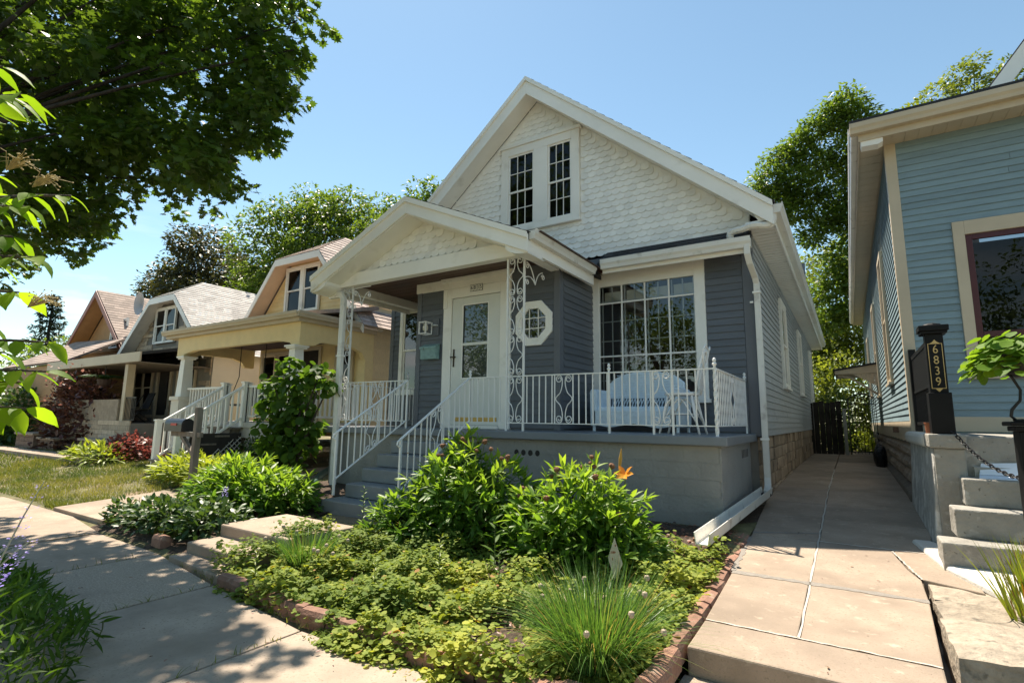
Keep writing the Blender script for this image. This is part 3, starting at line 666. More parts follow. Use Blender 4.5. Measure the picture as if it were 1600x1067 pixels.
# ---- entrance bay
YD, VL, VR = 7.35, -6.85, -3.80
vest = MB().box(VL+.02, VR-.02, YD+.01, YW, FL, 3.99).obj('entrance_bay', M['siding_board'], HOUSE)
DL, DR = -6.0, -4.93           # storm door opening
clapboards(vest, M['siding'], (0, YD, 0), FRONT, VL+.1, -6.2, FL+.03, 3.86, .112)
OC = (-4.27, 3.07)
clapboards(vest, M['siding'], (0, YD, 0), FRONT, -4.72, VR-.1, FL+.03, 3.9, .112, holes=[(-4.53, -4.01, 2.78, 3.36)])
clapboards(vest, M['siding'], (VR, 0, 0), RIGHT, YD+.1, YW-.02, FL+.03, 3.9, .112)
clapboards(vest, M['siding'], (VL, 0, 0), LEFT, -YW+.02, -YD-.1, FL+.03, 3.95, .112)
for x0, x1 in ((VL-.012, VL+.1), (VR-.1, VR+.012)): MB().box(x0, x1, YD-.03, YD+.1, FL+.003, 3.9).obj('corner_board', M['siding_board'], HOUSE, bevel=.004)
MB().box(VL-.04, -6.19, YD-.04, YD+.3, 3.87, 4.055).obj('frieze', M['trim'], HOUSE, bevel=.005)
MB().box(-4.72, VR-.005, YD-.025, YD+.02, 3.9, 4.055).obj('frieze', M['siding_board'], HOUSE)
# door with its casing
dcas = MX((0, YD, 0), FRONT).box(-6.19, DL, -.05, .03, FL+.003, 3.86).box(DR, -4.72, -.05, .03, FL+.003, 3.86).box(DL, DR, -.05, .03, 3.68, 3.86)
dcas.box(-6.2, -4.71, -.06, .02, 3.862, 3.99).box(-6.24, -4.67, -.10, .02, 3.992, 4.055).box(-6.19, -6.10, -.065, -.051, 3.5, 3.855).box(-4.82, -4.72, -.065, -.051, 3.5, 3.855)
dcas = dcas.obj('door_casing', M['trim'], HOUSE, bevel=.006)
dr = frame_boxes(MX((0, YD, 0), FRONT), DL+.01, DR-.01, FL+.06, 3.67, .24, -.03, .012, wt=.13, wb=.80)
dr.box(DL+.25, DR-.25, -.034, .008, 2.79, 2.84)
door = dr.obj('door', M['door_white'], HOUSE, bevel=.004)
for z0, z1 in ((2.2, 2.79), (2.84, 3.54)): panes(door, (0, YD, 0), FRONT, DL+.25, DR-.25, z0, z1, -.01, 1, 1, M['glass'])
frame_boxes(MX((0, YD, 0), FRONT), DL+.24, DR-.24, 2.195, 3.545, .025, -.036, -.031).obj('glazing_bead', M['trim'], door)
MX((0, YD, 0), FRONT).box(DL+.25, DR-.25, .05, .06, 2.15, 3.58).obj('inner_door', M['room'], door)
fr2 = frame_boxes(MX((0, YD, 0), FRONT), DL+.30, DR-.30, 2.9, 3.48, .018, .035, .045).box(-5.50, -5.485, .035, .045, 2.9, 3.48)
fr2.obj('inner_glazing_bars', M['door_white'], door)
MX((0, YD, 0), FRONT).box(DL+.28, -5.52, .03, .046, 2.16, 2.55).obj('notice_sheet', M['blind'], door)
MX((0, YD, 0), FRONT).box(-5.42, -5.34, .03, .046, 2.58, 2.68).box(-5.31, -5.22, .03, .046, 2.57, 2.69).obj('small_card', M['paper'], door)
MX((0, YD, 0), FRONT).box(DL+.12, DR-.05, -.044, -.031, FL+.12, FL+.19).obj('kick_plate', M['brass'], door)
MX((0, YD, 0), FRONT).box(DL+.06, DL+.085, -.05, -.031, 2.42, 2.74).box(DL+.02, DL+.13, -.085, -.051, 2.585, 2.605).obj('handle', M['bronze'], door, bevel=.004)
MB().box(DL, DR, YD-.10, YD+.02, FL+.003, FL+.055).obj('threshold', M['trim'], HOUSE)
# octagon window
def octa(r, y, z=OC[1], x=OC[0], rz=1.0): return [(x+r*math.cos(PI/8+PI/4*k)*.93, y, z+r*math.sin(PI/8+PI/4*k)*rz) for k in range(8)]
o1, o0 = octa(.40, YD-.05), octa(.262, YD-.05); o2, o3 = octa(.40, YD+.008), octa(.262, YD+.008)
ow = MB().add(o1+o0+o2+o3, [f for k in range(8) for j in [(k+1) % 8] for f in ((k, j, 8+j, 8+k), (k, 16+k, 16+j, j), (8+k, 8+j, 24+j, 24+k))]).obj('octagon_window', M['trim'], HOUSE, bevel=.004)
MB().add(octa(.262, YD-.02), [tuple(range(8))]).obj('pane', M['glass'], ow)
MB().add(octa(.262, YD-.004), [tuple(range(8))]).obj('interior', M['room'], ow)
mb = MB()
for k in (-.085, .085):
    mb.box(OC[0]+k-.007, OC[0]+k+.007, YD-.034, YD-.021, OC[1]-.235, OC[1]+.235); mb.box(OC[0]-.22, OC[0]+.22, YD-.036, YD-.021, OC[1]+k-.007, OC[1]+k+.007)
mb.obj('muntin', M['trim'], ow)

# ---- picture window, four lites wide
PWX = (-3.66, -2.0, 1.98, 3.88)
pw = MX((0, YW, 0), FRONT).box(-3.80, PWX[0], -.05, .03, 1.86, 4.14).box(PWX[1], -1.83, -.05, .03, 1.86, 4.14).box(PWX[0], PWX[1], -.05, .03, 3.88, 4.14).box(PWX[0], PWX[1], -.05, .03, 1.86, 1.98)
pw = pw.obj('picture_window', M['trim'], HOUSE, bevel=.005)
MX((0, YW, 0), FRONT).box(-3.80, -1.80, -.10, 0, 1.80, 1.858).obj('sill', M['trim'], pw, bevel=.004)
panes(pw, (0, YW, 0), FRONT, PWX[0], PWX[1], PWX[2], PWX[3], -.01, 4, 3, M['glass'], .013, M['trim'], zsplit=[1.98, 2.62, 3.57, 3.88])
mb = MX((0, YW, 0), FRONT)          # inner sashes with their own grilles
for i in range(4):
    a = PWX[0]+.415*i
    for u in (.03, .21, .385): mb.box(a+u-.010, a+u+.010, .05, .065, 1.98, 3.88)
for z in (2.2, 2.52, 2.9, 3.25, 3.62): mb.box(PWX[0], PWX[1], .052, .066, z-.008, z+.008)
mb.obj('inner_grille', mat('inner_grille_grey', (.62, .63, .62), .5, .05), pw)
mb = MX((0, YW, 0), FRONT)
for i in range(4): mb.box(PWX[0]+.415*i+.05, PWX[0]+.415*i+.375, .10, .11, 3.60, 3.80)
mb.obj('blind', M['blind'], pw)
rb = MX((0, YW, 0), FRONT); a, b, c, d = PWX
rb.add([(a-.4, .16, c-.7), (b+.3, .16, c-.7), (b+.3, .16, d+.1), (a-.4, .16, d+.1), (a-.4, 3, c-.7), (b+.3, 3, c-.7), (b+.3, 3, d+.1), (a-.4, 3, d+.1)], [(4, 5, 6, 7), (0, 1, 5, 4), (1, 2, 6, 5), (2, 3, 7, 6), (3, 0, 4, 7)]).obj('interior', mat('dim_room_wall', (.16, .12, .09), .9, .1), pw)
lp = MB().lathe([(.02, 0), (.10, .02), (.05, .1), (.03, .28), (.16, .29), (.11, .46)], (-3.05, YW+.7, 1.78), 14).obj('table_lamp', M['blind'], pw)
MB().lathe([(.19, 0), (.13, .26)], (-2.55, YW+.9, 2.05), 14).obj('table_lamp', M['blind'], pw)
MB().box(-2.75, -2.15, YW+.5, YW+1.2, 1.4, 2.12).obj('armchair_back', mat('dusky_rose_fabric', (.17, .08, .06), .9, .1), pw)
# window on the left of the bay
window(HOUSE, (0, YW, 0), FRONT, -8.46, -7.76, 2.12, 3.9, .1, curtain=.0)

# ---- porch base, floor, stairs
base = MB().box(-8.13, -1.292, 6.502, YW, .05, 1.225).obj('porch_base', M['porch_base'], HOUSE)
for r in range(5):
    z0 = .26+.195*r-.015; x = -4.9-.2*(r % 2)+.0
    while x < -1.30:
        x0, x1 = max(x, -4.88), min(x+.392, -1.284)
        if x1-x0 > .05: MB().box(x0-.0035, x1+.0035, 6.496-random.uniform(0, .003), 6.51, z0+.0015, z0+.1938).obj('block', M['porch_base'], base, bevel=.0018)
        x += .4
M['stucco_side'] = mat('rough_painted_stucco', (.34, .34, .325), .65, .08, 2, 1.0, 55, bdist=.035)
MB().box(-1.294, -1.276, 6.497, YW-.05, .05, 1.225).obj('side_face', M['stucco_side'], base)
for k in range(4): MB().prism([(-4.06+.115*k+.036*math.cos(2*PI*i/12), 6.4895, 1.04+.042*math.sin(2*PI*i/12)) for i in range(12)], (0, .01, 0)).obj('vent_hole', M['room'], base)
for k in range(5): MB().box(-1.277, -1.2735, 7.86+.11*k, 7.90+.11*k, 1.02, 1.13).obj('vent_slot', M['room'], base)
MB().box(-8.22, -1.18, 6.385, YW-.002, 1.228, FL).obj('porch_floor', M['porch_floor'], HOUSE, bevel=.015)
SXL, SXR = -6.25, -4.84
st = MB().box(SXL+.03, SXR-.03, 6.38, 6.5, .1, 1.14).obj('stairs', M['step'], HOUSE)
for k in range(5):
    z = .36+.195*k; y = 5.02+.29*k-(.04 if k == 0 else 0)
    ex = .1 if k == 0 else 0
    MB().box(SXL-ex, SXR+ex, y, 6.379, z-.25 if k == 0 else z-.19, z).obj('step', M['step'], st, bevel=.014)
# ---- downspouts
def rect_path(mb, path, w, d, flat=(0, 1, 0)):
    """rectangular pipe along a path; d measured along flat"""
    P = [Vector(p) for p in path]; vs = []
    for i, p in enumerate(P):
        t = (P[min(i+1, len(P)-1)]-P[max(i-1, 0)]).normalized(); f = Vector(flat); s = t.cross(f)
        if s.length < .2: s = t.cross(Vector((1, 0, 0)))
        s.normalize(); f = s.cross(t).normalized()
        vs += [p+s*w/2+f*d/2, p-s*w/2+f*d/2, p-s*w/2-f*d/2, p+s*w/2-f*d/2]
    n = len(P); mb.add(vs, [(0, 1, 2, 3), (4*n-4, 4*n-1, 4*n-2, 4*n-3)]+[(4*i+k, 4*i+4+k, 4*i+4+(k+1) % 4, 4*i+(k+1) % 4) for i in range(n-1) for k in range(4)]); return mb
mb = MB(); rect_path(mb, [(-1.115, 8.19, 4.12), (-1.115, 8.19, 3.98), (-1.10, 8.26, 3.86), (-1.07, 8.50, 3.70), (-1.06, 8.56, 3.6), (-1.06, 8.56, .72), (-1.055, 8.52, .62), (-1.05, 8.42, .56), (-1.05, 8.3, .53)], .085, .075, (0, 1, 0))
ds = mb.obj('downspout', M['trim_grey'], HOUSE, bevel=.008)
for z in (3.45, 1.25): MB().box(-1.12, -1.008, 8.512, 8.602, z, z+.03).obj('strap', M['trim'], ds)
MB().box(-1.16, -1.115, 8.50, 8.53, 3.30, 3.325).obj('strap', M['trim'], ds)
tr = MB(); A, B = Vector((-1.05, 8.34, .50)), Vector((-1.245, 5.28, .36))
t = (B-A).normalized(); s = Vector((t.y, -t.x, 0)).normalized()*-1; u_ = Vector((0, 0, 1))
pr = [s*-.075+u_*.11, s*-.06+u_*0, s*.06+u_*0, s*.075+u_*.11, s*.067+u_*.11, s*.052+u_*.012, s*-.052+u_*.012, s*-.067+u_*.11]
n = len(pr); tr.add([A+q for q in pr]+[B+q for q in pr], [(i, (i+1) % n, n+(i+1) % n, n+i) for i in range(n)]+[(0, 7, 6, 1), (6, 5, 2, 1), (5, 4, 3, 2), (n, n+1, n+6, n+7), (n+6, n+1, n+2, n+5), (n+5, n+2, n+3, n+4)])
tr.obj('downspout_trough', M['trim_grey'], ds)
MB().box(-1.11, -.99, 8.2, 8.42, .50, .535).obj('pipe_mouth', M['room'], ds)
el_ = MB(); path = []; rr = []
cp = [Vector((EX-.01, 8.30, 4.58)), Vector((EX-.05, 8.27, 4.40)), Vector((-1.02, 8.24, 4.42)), Vector((-1.16, 8.26, 4.40)), Vector((-1.34, 8.30, 4.38)), Vector((-1.36, 8.34, 4.26))]
for i in range(41):
    v = i/40*(len(cp)-1); a = min(int(v), len(cp)-2); f = v-a; p0, p1, p2, p3 = cp[max(a-1, 0)], cp[a], cp[a+1], cp[min(a+2, len(cp)-1)]
    path.append(.5*((2*p1)+(p2-p0)*f+(2*p0-5*p1+4*p2-p3)*f*f+(3*p1-p0-3*p2+p3)*f**3)); rr.append(.052*(1+.07*(i % 2)))
el_.tube(path, rr, 8); el_.obj('downspout_elbow', M['trim_grey'], HOUSE)
# left downspout on the porch post
mb = MB(); rect_path(mb, [(-8.38, 6.5, 4.0), (-8.38, 6.5, 3.9), (-8.32, 6.46, 3.82), (-7.9, 6.36, 3.78), (-7.80, 6.34, 3.68), (-7.80, 6.34, .22), (-7.80, 6.28, .16), (-7.8, 6.1, .14)], .11, .075, (0, 1, 0))
mb.obj('downspout', M['trim_grey'], HOUSE, bevel=.008)
for z in (2.6,): MB().box(-7.87, -7.73, 6.29, 6.39, z, z+.03).obj('strap', M['trim'], HOUSE)

# ---- white iron railings and lace posts
def spiral(c, r0, r1, a0, turns, n=16):
    return [(c[0]+(r0+(r1-r0)*i/n)*math.cos(a0+turns*2*PI*i/n), c[1]+(r0+(r1-r0)*i/n)*math.sin(a0+turns*2*PI*i/n)) for i in range(n+1)]
def scroll_strand(w, h, s):
    """one strand of the scroll panel in (u, z), u centred, z from 0 to h"""
    r = min(.052, w*.2); pts = []
    for e in (1, -1):                       # top, bottom
        cz = h/2+e*(h/2-r-.012); cu = s*(w/2-r-.012)
        sp_ = spiral((cu, cz), .016, r, 0 if s > 0 else PI, 1.25*(1 if (s > 0) == (e > 0) else -1))
        pts.append(sp_)
    top, bot = pts
    def bez(p0, p1, p2, p3, n=8): return [tuple((1-t)**3*a+3*(1-t)**2*t*b+3*(1-t)*t*t*c+t**3*d for a, b, c, d in zip(p0, p1, p2, p3)) for t in [i/n for i in range(1, n+1)]]
    side = (s*(w/2-.008), h/2)
    p = list(top); e0 = p[-1]
    p += bez(e0, (s*.0, e0[1]+.006), (s*.012, h*.74), (s*w*.22, h*.62), 6)
    p += bez(p[-1], (s*w*.36, h*.56), (side[0], h*.54), side, 4)
    q = list(bot); e1 = q[-1]
    q += bez(e1, (s*.0, e1[1]-.006), (s*.012, h*.26), (s*w*.22, h*.38), 6)
    q += bez(q[-1], (s*w*.36, h*.44), (side[0], h*.46), side, 4)
    return p+q[::-1][1:]
def scroll_panel(parent, P, w, h, r=.0075, name='scroll'):
    """P maps (u, z) to world"""
    for s in (1, -1): MB().tube([P(u, z) for u, z in scroll_strand(w, h, s)], r, 5).obj(name, M['iron'], parent, smooth=True)
def finial(mb, p): mb.lathe([(.014, 0), (.014, .02), (.028, .045), (.012, .07), (.022, .085), (.018, .105), (.004, .12)], p, 8)
def sq_bar(x, y, z0, z1, r=.007): return MB().box(x-r, x+r, y-r, y+r, z0, z1)
def twist(x, y, z0, z1, r=.009, n=14):
    mb = MB(); vs = []
    for i in range(n+1):
        for k in range(4): a = PI/4+k*PI/2+i*.55; vs.append((x+r*1.3*math.cos(a), y+r*1.3*math.sin(a), z0+(z1-z0)*i/n))
    mb.add(vs, [(4*i+k, 4*i+(k+1) % 4, 4*i+4+(k+1) % 4, 4*i+4+k) for i in range(n) for k in range(4)]); return mb
ZT, ZB = 2.125, 1.455
def straight_rail(name, a, b, panels, feet, fin=(), tw=False, sp=.102):
    a, b = Vector(a), Vector(b); L = (b-a).length; d = (b-a)/L
    rail = MB().bar(a+Vector((0, 0, ZT)), b+Vector((0, 0, ZT)), .034, .016).obj(name, M['iron'], HOUSE); MB().bar(a+Vector((0, 0, ZB)), b+Vector((0, 0, ZB)), .022, .012).obj('bottom_rail', M['iron'], rail)
    u = sp*.5
    while u < L-.03:
        if not any(abs(u-c) < w/2-.004 for c, w in panels):
            p = a+d*u; (twist(p.x, p.y, ZB, ZT, .006) if tw else sq_bar(p.x, p.y, ZB, ZT)).obj('baluster', M['iron'], rail)
        u += sp
    for c, w in panels:
        for e in (-w/2, w/2): p = a+d*(c+e); sq_bar(p.x, p.y, ZB, ZT).obj('baluster', M['iron'], rail)
        scroll_panel(rail, lambda uu, z, c=c: a+d*(c+uu)+Vector((0, 0, ZB+z)), w-.012, ZT-ZB)
    for f in feet:
        p = a+d*f; sq_bar(p.x, p.y, FL, ZT+.004, .012).obj('rail_post', M['iron'], rail)
    mb = MB()
    for f in fin: p = a+d*f; finial(mb, (p.x, p.y, ZT+.005))
    if fin: mb.obj('finial', M['iron'], rail)
    return rail
RY = 6.45
straight_rail('railing', (-3.92, RY, 0), (-1.3, RY, 0), [(.64, .28), (1.98, .26)], [1.30, 1.88, 2.12], [1.30])
r_corner = straight_rail('railing', (-1.3, RY, 0), (-1.3, 8.58, 0), [(1.06, .3)], [2.1], [2.1], tw=True, sp=.105)
twist(-1.3, RY, FL, ZT+.01, .018, 22).obj('rail_post', M['iron'], r_corner); mb = MB(); finial(mb, (-1.3, RY, ZT+.01)); mb.obj('finial', M['iron'], r_corner)
straight_rail('railing', (-4.89, RY, 0), (-4.23, RY, 0), [], [0], [0])
straight_rail('railing', (-7.66, RY, 0), (-6.2, RY, 0), [(.75, .28)], [1.46, .4], [1.46])
straight_rail('railing', (-8.02, RY, 0), (-8.02, 8.58, 0), [(1.0, .28)], [.05, 2.1], [])
def lace_post(x0, x1, y):
    rail = MB().box(x0-.013, x0+.013, y-.013, y+.013, FL, 3.925).box(x1-.013, x1+.013, y-.013, y+.013, FL, 3.925)
    for z in (ZB, ZT): rail.box(x0+.013, x1-.013, y-.008, y+.008, z-.008, z+.008)
    rail = rail.obj('lace_post', M['iron'], HOUSE); c = (x0+x1)/2; w = x1-x0-.03
    scroll_panel(rail, lambda u, z: Vector((c+u, y, ZB+z)), w, ZT-ZB)
    for k in range(3): scroll_panel(rail, lambda u, z, k=k: Vector((c+u, y, ZT+.01+.598*k+z)), w, .598)
    return rail
lpst = lace_post(-4.22, -3.93, RY); lace_post(-7.97, -7.68, RY)
def bracket(P, parent):
    def bz(p0, p1, p2, n=10): return [P(*[(1-t)**2*a+2*(1-t)*t*b+t*t*c for a, b, c in zip(p0, p1, p2)]) for t in [i/n for i in range(n+1)]]
    for q in (bz((0, -.06), (.16, -.04), (.26, -.36)), bz((.26, -.36), (.16, -.22), (.02, -.30)), bz((.26, -.36), (.32, -.14), (.46, -.12)), bz((.02, -.02), (.2, -.01), (.5, -.02))):
        MB().tube(q, .0085, 5).obj('bracket_scroll', M['iron'], parent, smooth=True)
    for c in ((.05, -.12), (.05, -.37), (.47, -.19)):
        MB().tube([P(u, z) for u, z in spiral(c, .012, .045, 0.6, 1.4)], .0085, 5).obj('bracket_scroll', M['iron'], parent, smooth=True)
bracket(lambda u, z: Vector((-3.917, RY+u*1.15, 3.90+z)), lpst)
bracket(lambda u, z: Vector((-7.665+u*.9, RY, 3.90+z)), lpst)
def stair_rail(x, ytop, ybot, ztop, zbot):
    sl_ = (ztop-zbot)/(ytop-ybot); H = .66
    f = lambda y: ztop-sl_*(ytop-y)
    rail = MB().bar((x, ytop, ztop), (x, ybot, zbot), .036, .016).obj('stair_railing', M['iron'], HOUSE); MB().bar((x, ytop, ztop-H), (x, ybot+.02, f(ybot+.02)-H), .024, .014).obj('bottom_rail', M['iron'], rail)
    y = ytop-.11; k = 0
    while y > ybot+.03:
        if not (ytop-.86 < y < ytop-.62): sq_bar(x, y, f(y)-H, f(y)).obj('baluster', M['iron'], rail)
        y -= .118; k += 1
    yc = ytop-.74
    for e in (-.125, .125): sq_bar(x, yc+e, f(yc+e)-H, f(yc+e)).obj('baluster', M['iron'], rail)
    for s in (1, -1): MB().tube([Vector((x, yc+u, f(yc+u)-H+z)) for u, z in scroll_strand(.235, H, s)], .0075, 5).obj('scroll', M['iron'], rail, smooth=True)
    sq_bar(x, ybot, zbot-.87, zbot, .014).obj('rail_post', M['iron'], rail)
    MB().tube([(x, ybot, zbot), (x, ybot-.05, zbot-.03), (x, ybot-.065, zbot-.07), (x, ybot-.03, zbot-.10), (x, ybot-.005, zbot-.08)], .012, 6).obj('rail_curl', M['iron'], rail)
    return rail
stair_rail(-4.9, RY, 5.02, ZT, 1.235); sr = stair_rail(-6.2, RY, 5.06, ZT, 1.29)
mb = MB(); finial(mb, (-6.2, RY, ZT+.005)); mb.obj('finial', M['iron'], sr)

# ================================================================== the blue house on the right
BLUE = thing('house', 'teal blue clapboard house with cream trim at the right edge', 'house', (4.5, 16, .4))
BY, BX, BE = 9.45, .76, 27.0
BZ0, BZ1 = 1.62, 5.76
bf = MX((0, BY, 0), FRONT).box(BX, 1.5, 0, .15, 1.35, BZ1).box(1.5, 3.6, 0, .15, 1.35, 2.2).box(1.5, 3.6, 0, .15, 4.2, BZ1).box(3.6, 8.5, 0, .15, 1.35, BZ1).obj('front_wall', M['blue_siding'], BLUE)
clapboards(bf, M['blue_siding'], (0, BY, 0), FRONT, BX+.11, 8.5, BZ0, BZ1, .098, holes=[(1.42, 3.7, 2.18, 4.38)])
bl = MX((BX, 0, 0), LEFT).box(-BE, -BY-.01, 0, .15, 1.25, BZ1).obj('side_wall', M['blue_siding'], BLUE)
swin = [(12.1, 12.9, 2.35, 4.7), (16.6, 17.4, 2.3, 4.55), (22, 22.8, 2.5, 4.4)]
clapboards(bl, M['blue_siding'], (BX, 0, 0), LEFT, -BE, -BY-.11, BZ0-.06, BZ1, .098, holes=[(-b-.1, -a+.1, c-.07, d+.1) for a, b, c, d in swin])
for a, b, c, d in swin: window(BLUE, (BX, 0, 0), LEFT, -b, -a, c, d, .1, m=M['cream_trim'])
MB().box(BX-.03, BX+.11, BY-.03, BY+.1, 1.28, BZ1).obj('corner_board', M['cream_trim'], BLUE, bevel=.004)
MX((0, BY, 0), FRONT).box(BX+.115, 8.5, -.03, .0, 1.42, BZ0-.002).obj('base_board', M['cream_trim'], BLUE)
y = BY+.1; k = 0
while y < 15:
    MB().box(BX-.022, BX, y, y+.34, 1.24+.02*(k % 2), BZ0-.065).obj('base_board', M['cream_trim'], BLUE); y += .346; k += 1
MB().box(BX-.022, BX, y, BE, 1.24, BZ0-.065).obj('base_board', M['cream_trim'], BLUE)
MB().box(BX-.1, BX-.023, 11.9, 12.1, 1.36, 1.46).obj('dryer_vent', mat('rusty_vent', (.16, .10, .07), .8), BLUE)
# front window, maroon sash
bw = frame_boxes(MX((0, BY, 0), FRONT), 1.42, 3.7, 2.2, 4.37, .13, -.05, .03, wt=.2).obj('window', M['cream_trim'], BLUE, bevel=.005)
frame_boxes(MX((0, BY, 0), FRONT), 1.552, 3.568, 2.332, 4.168, .075, -.02, .03).box(1.63, 3.49, -.02, .03, 2.70, 2.78).obj('sash', M['maroon'], bw, bevel=.004)
panes(bw, (0, BY, 0), FRONT, 1.627, 3.493, 2.4, 2.7, 0, 1, 1, M['glass_dim']); panes(bw, (0, BY, 0), FRONT, 1.627, 3.493, 2.78, 4.093, 0, 1, 1, M['glass_dim'])
MX((0, BY, 0), FRONT).add([(1.5, .6, 2.2), (3.6, .6, 2.2), (3.6, .6, 4.2), (1.5, .6, 4.2)], [(0, 1, 2, 3)]).obj('interior', M['room'], bw)
MX((0, BY, 0), FRONT).box(1.40, 3.72, -.09, 0, 2.13, 2.198).obj('sill', M['cream_trim'], bw)
# eaves
GXL, GYF = .40, 9.02
MB().box(GXL+.02, 8.6, GYF+.02, BY-.001, BZ1+.002, BZ1+.02).obj('soffit', M['cream_trim'], BLUE)
x = GXL+.1
while x < 4.2: MB().box(x, x+.155, GYF+.03, BY-.004, BZ1-.008, BZ1-.001).obj('soffit_panel', M['cream_trim'], BLUE); x += .162
MB().box(GXL+.02, BX-.001, BY, BE, BZ1+.002, BZ1+.02).obj('soffit', M['cream_trim'], BLUE)
y = BY
while y < 26: MB().box(GXL+.03, BX-.032, y, y+.28, BZ1-.008, BZ1-.001).obj('soffit_panel', M['cream_trim'], BLUE); y += .29
MB().box(GXL, 8.6, GYF, GYF+.02, BZ1-.04, BZ1+.2).obj('fascia', M['cream_trim'], BLUE)
MB().box(GXL, GXL+.02, GYF+.021, BE, BZ1-.04, BZ1+.2).obj('fascia', M['cream_trim'], BLUE)
gutter(BLUE, (GXL-.1, GYF-.001, BZ1+.06), (8.6, GYF-.001, BZ1+.06), (0, -1, 0), .13, .14, M['cream_trim'])
gutter(BLUE, (GXL-.001, GYF+.02, BZ1+.06), (GXL-.001, BE, BZ1+.06), (-1, 0, 0), .12, .14, M['trim_grey'])
MB().prism([(GXL+.02, GYF+.021, BZ1-.002), (GXL+.3, GYF+.021, BZ1-.002), (GXL+.3, GYF+.021, BZ1-.10), (GXL+.24, GYF+.021, BZ1-.13), (GXL+.03, GYF+.021, BZ1-.12)][::-1], (0, .18, 0)).obj('eave_return', M['trim'], BLUE)
br = MB().prism([(GXL-.1, GYF-.12, BZ1+.21), (8.6, GYF-.12, BZ1+.21), (8.6, 14.5, BZ1+1.9), (3.9, 14.5, BZ1+1.9)], (0, 0, .05)).prism([(GXL-.1, GYF-.12, BZ1+.21), (3.9, 14.5, BZ1+1.9), (3.9, 22, BZ1+1.9), (GXL-.1, BE, BZ1+.21)], (0, 0, .05))
br = br.obj('roof', M['roof_dark'], BLUE)
for s in (0,):
    MB().prism([(2.01, 9.66, 6.33), (4.4, 9.66, 9.58), (4.4, 9.66, 9.28), (2.23, 9.66, 6.3)], (0, .055, 0)).obj('rake_board', M['trim'], br)
    MB().prism([(2.0, 9.72, 6.36), (4.4, 9.72, 9.62), (4.4, 9.72, 9.58), (2.03, 9.72, 6.33)], (0, .9, 0)).obj('gable_roof', M['roof_dark'], br)
    MB().prism([(2.3, 9.9, 6.3), (6.5, 9.9, 6.3), (4.4, 9.9, 9.2)], (0, .1, 0)).obj('gable_wall', mat('plain_grey_gable', (.30, .31, .31), .7, .1), br)  # one even grey over the upper gable wall
# rock faced foundation
bfn = MB().box(BX+.02, 8.5, BY+.05, BE, .1, 1.22).obj('foundation', M['mortar'], BLUE)
def rock_mesh(l, h):
    n, k = 5, 4; mb = MB(); vs = []
    for j in range(k):
        for i in range(n):
            e = i in (0, n-1) or j in (0, k-1); vs.append((-(0 if e else random.uniform(.03, .07)), l*i/(n-1)-l/2, h*j/(k-1)))
    mb.add(vs, [(j*n+i, (j+1)*n+i, (j+1)*n+i+1, j*n+i+1) for j in range(k-1) for i in range(n-1)]); me = mb.mesh('rock_block'); me.materials.append(M['rock']); return me
M['rock'] = mat('rock_faced_block', (.30, .235, .18), .9, .2, 9, .9, 40, rnd=.15, bdist=.02)
rk = [rock_mesh(.39, .205) for _ in range(5)]
for r in range(4):
    y = BY+.2+(.2 if r % 2 else 0)
    while y < 24: inst('rock_block', random.choice(rk), (BX+.018, y, .36+.215*r), (0, 0, 0), (1, 1, 1), bfn); y += .4
MB().prism([(BX+.02, BY+.05, .3), (BX-.13, BY+.05, .3), (BX-.10, BY+.05, .52), (BX+.02, BY+.05, .58)], (0, 14, 0)).obj('footing', mat('stained_footing', (.16, .13, .10), .9, .2, 6, .6, 30), BLUE, bevel=.02)

# ---- concrete porch and steps of the blue house
PT = 1.40
pc = MB().box(.72, 8.4, 6.95, BY-.001, .05, PT).obj('porch_base', M['grey_stucco'], BLUE, bevel=.02)
MB().prism([(.64, 6.93, .2), (.735, 6.93, .2), (.735, 6.93, PT-.12), (.70, 6.93, PT-.12)], (0, 2.4, 0)).obj('porch_side', mat('patched_white_grey_render', (.40, .39, .36), .8, .2, 5, .9, 14, spots=[((.58, .57, .53), 5, .5, .6)], bdist=.03), BLUE, bevel=.03)
MB().box(.665, .965, 6.87, 7.3, PT-.13, PT+.012).obj('pillar_cap', M['grey_stucco'], BLUE, bevel=.015)
MB().box(.64, .80, 7.303, 9.3, PT-.14, PT+.012).obj('porch_coping', M['white_stucco'], BLUE, bevel=.045)
MB().box(.70, .95, 6.90, 7.25, .2, PT-.132).obj('pillar', M['grey_stucco'], BLUE, bevel=.012)
bs = MB().box(1.0, 3.5, 6.9, 7.2, .1, 1.1).obj('stairs', M['grey_stucco'], BLUE)
for k, (z, y, x0) in enumerate(((.50, 6.02, .60), (.75, 6.34, .745), (1.0, 6.64, .87), (1.22, 6.97, .957))):
    MB().box(x0, 3.6, y, (6.36, 6.66, 6.90, 7.4)[k], z-.25 if k else .12, z).obj('step', M['grey_stucco'], bs, bevel=.014)
MB().prism([(.45, 7.0, .25), (.60, 6.05, .22), (.92, 5.2, .2), (1.3, 5.2, .2), (1.3, 6.0, .2), (.62, 7.0, .25)], (0, 0, .09)).obj('step_apron', M['white_stucco'], BLUE, bevel=.03)
# black railing panel between pillar and wall
rl = MB().box(.79, .83, 7.15, 9.3, 2.40, 2.45).box(.79, .83, 7.15, 9.3, 1.93, 1.965).box(.79, .83, 7.15, 9.3, 1.50, 1.54).obj('railing', M['black_paint'], BLUE)
y = 7.18
while y < 9.25: MB().box(.797, .823, y, y+.085, 1.962, 2.405).obj('railing_slat', M['black_paint'], rl); y += .092
y = 7.25
while y < 9.25: MB().box(.80, .82, y, y+.02, 1.54, 1.93).obj('baluster', M['black_paint'], rl); y += .12
MB().box(.77, .85, 9.28, 9.38, PT+.012, 2.56).obj('rail_post', M['black_paint'], rl)
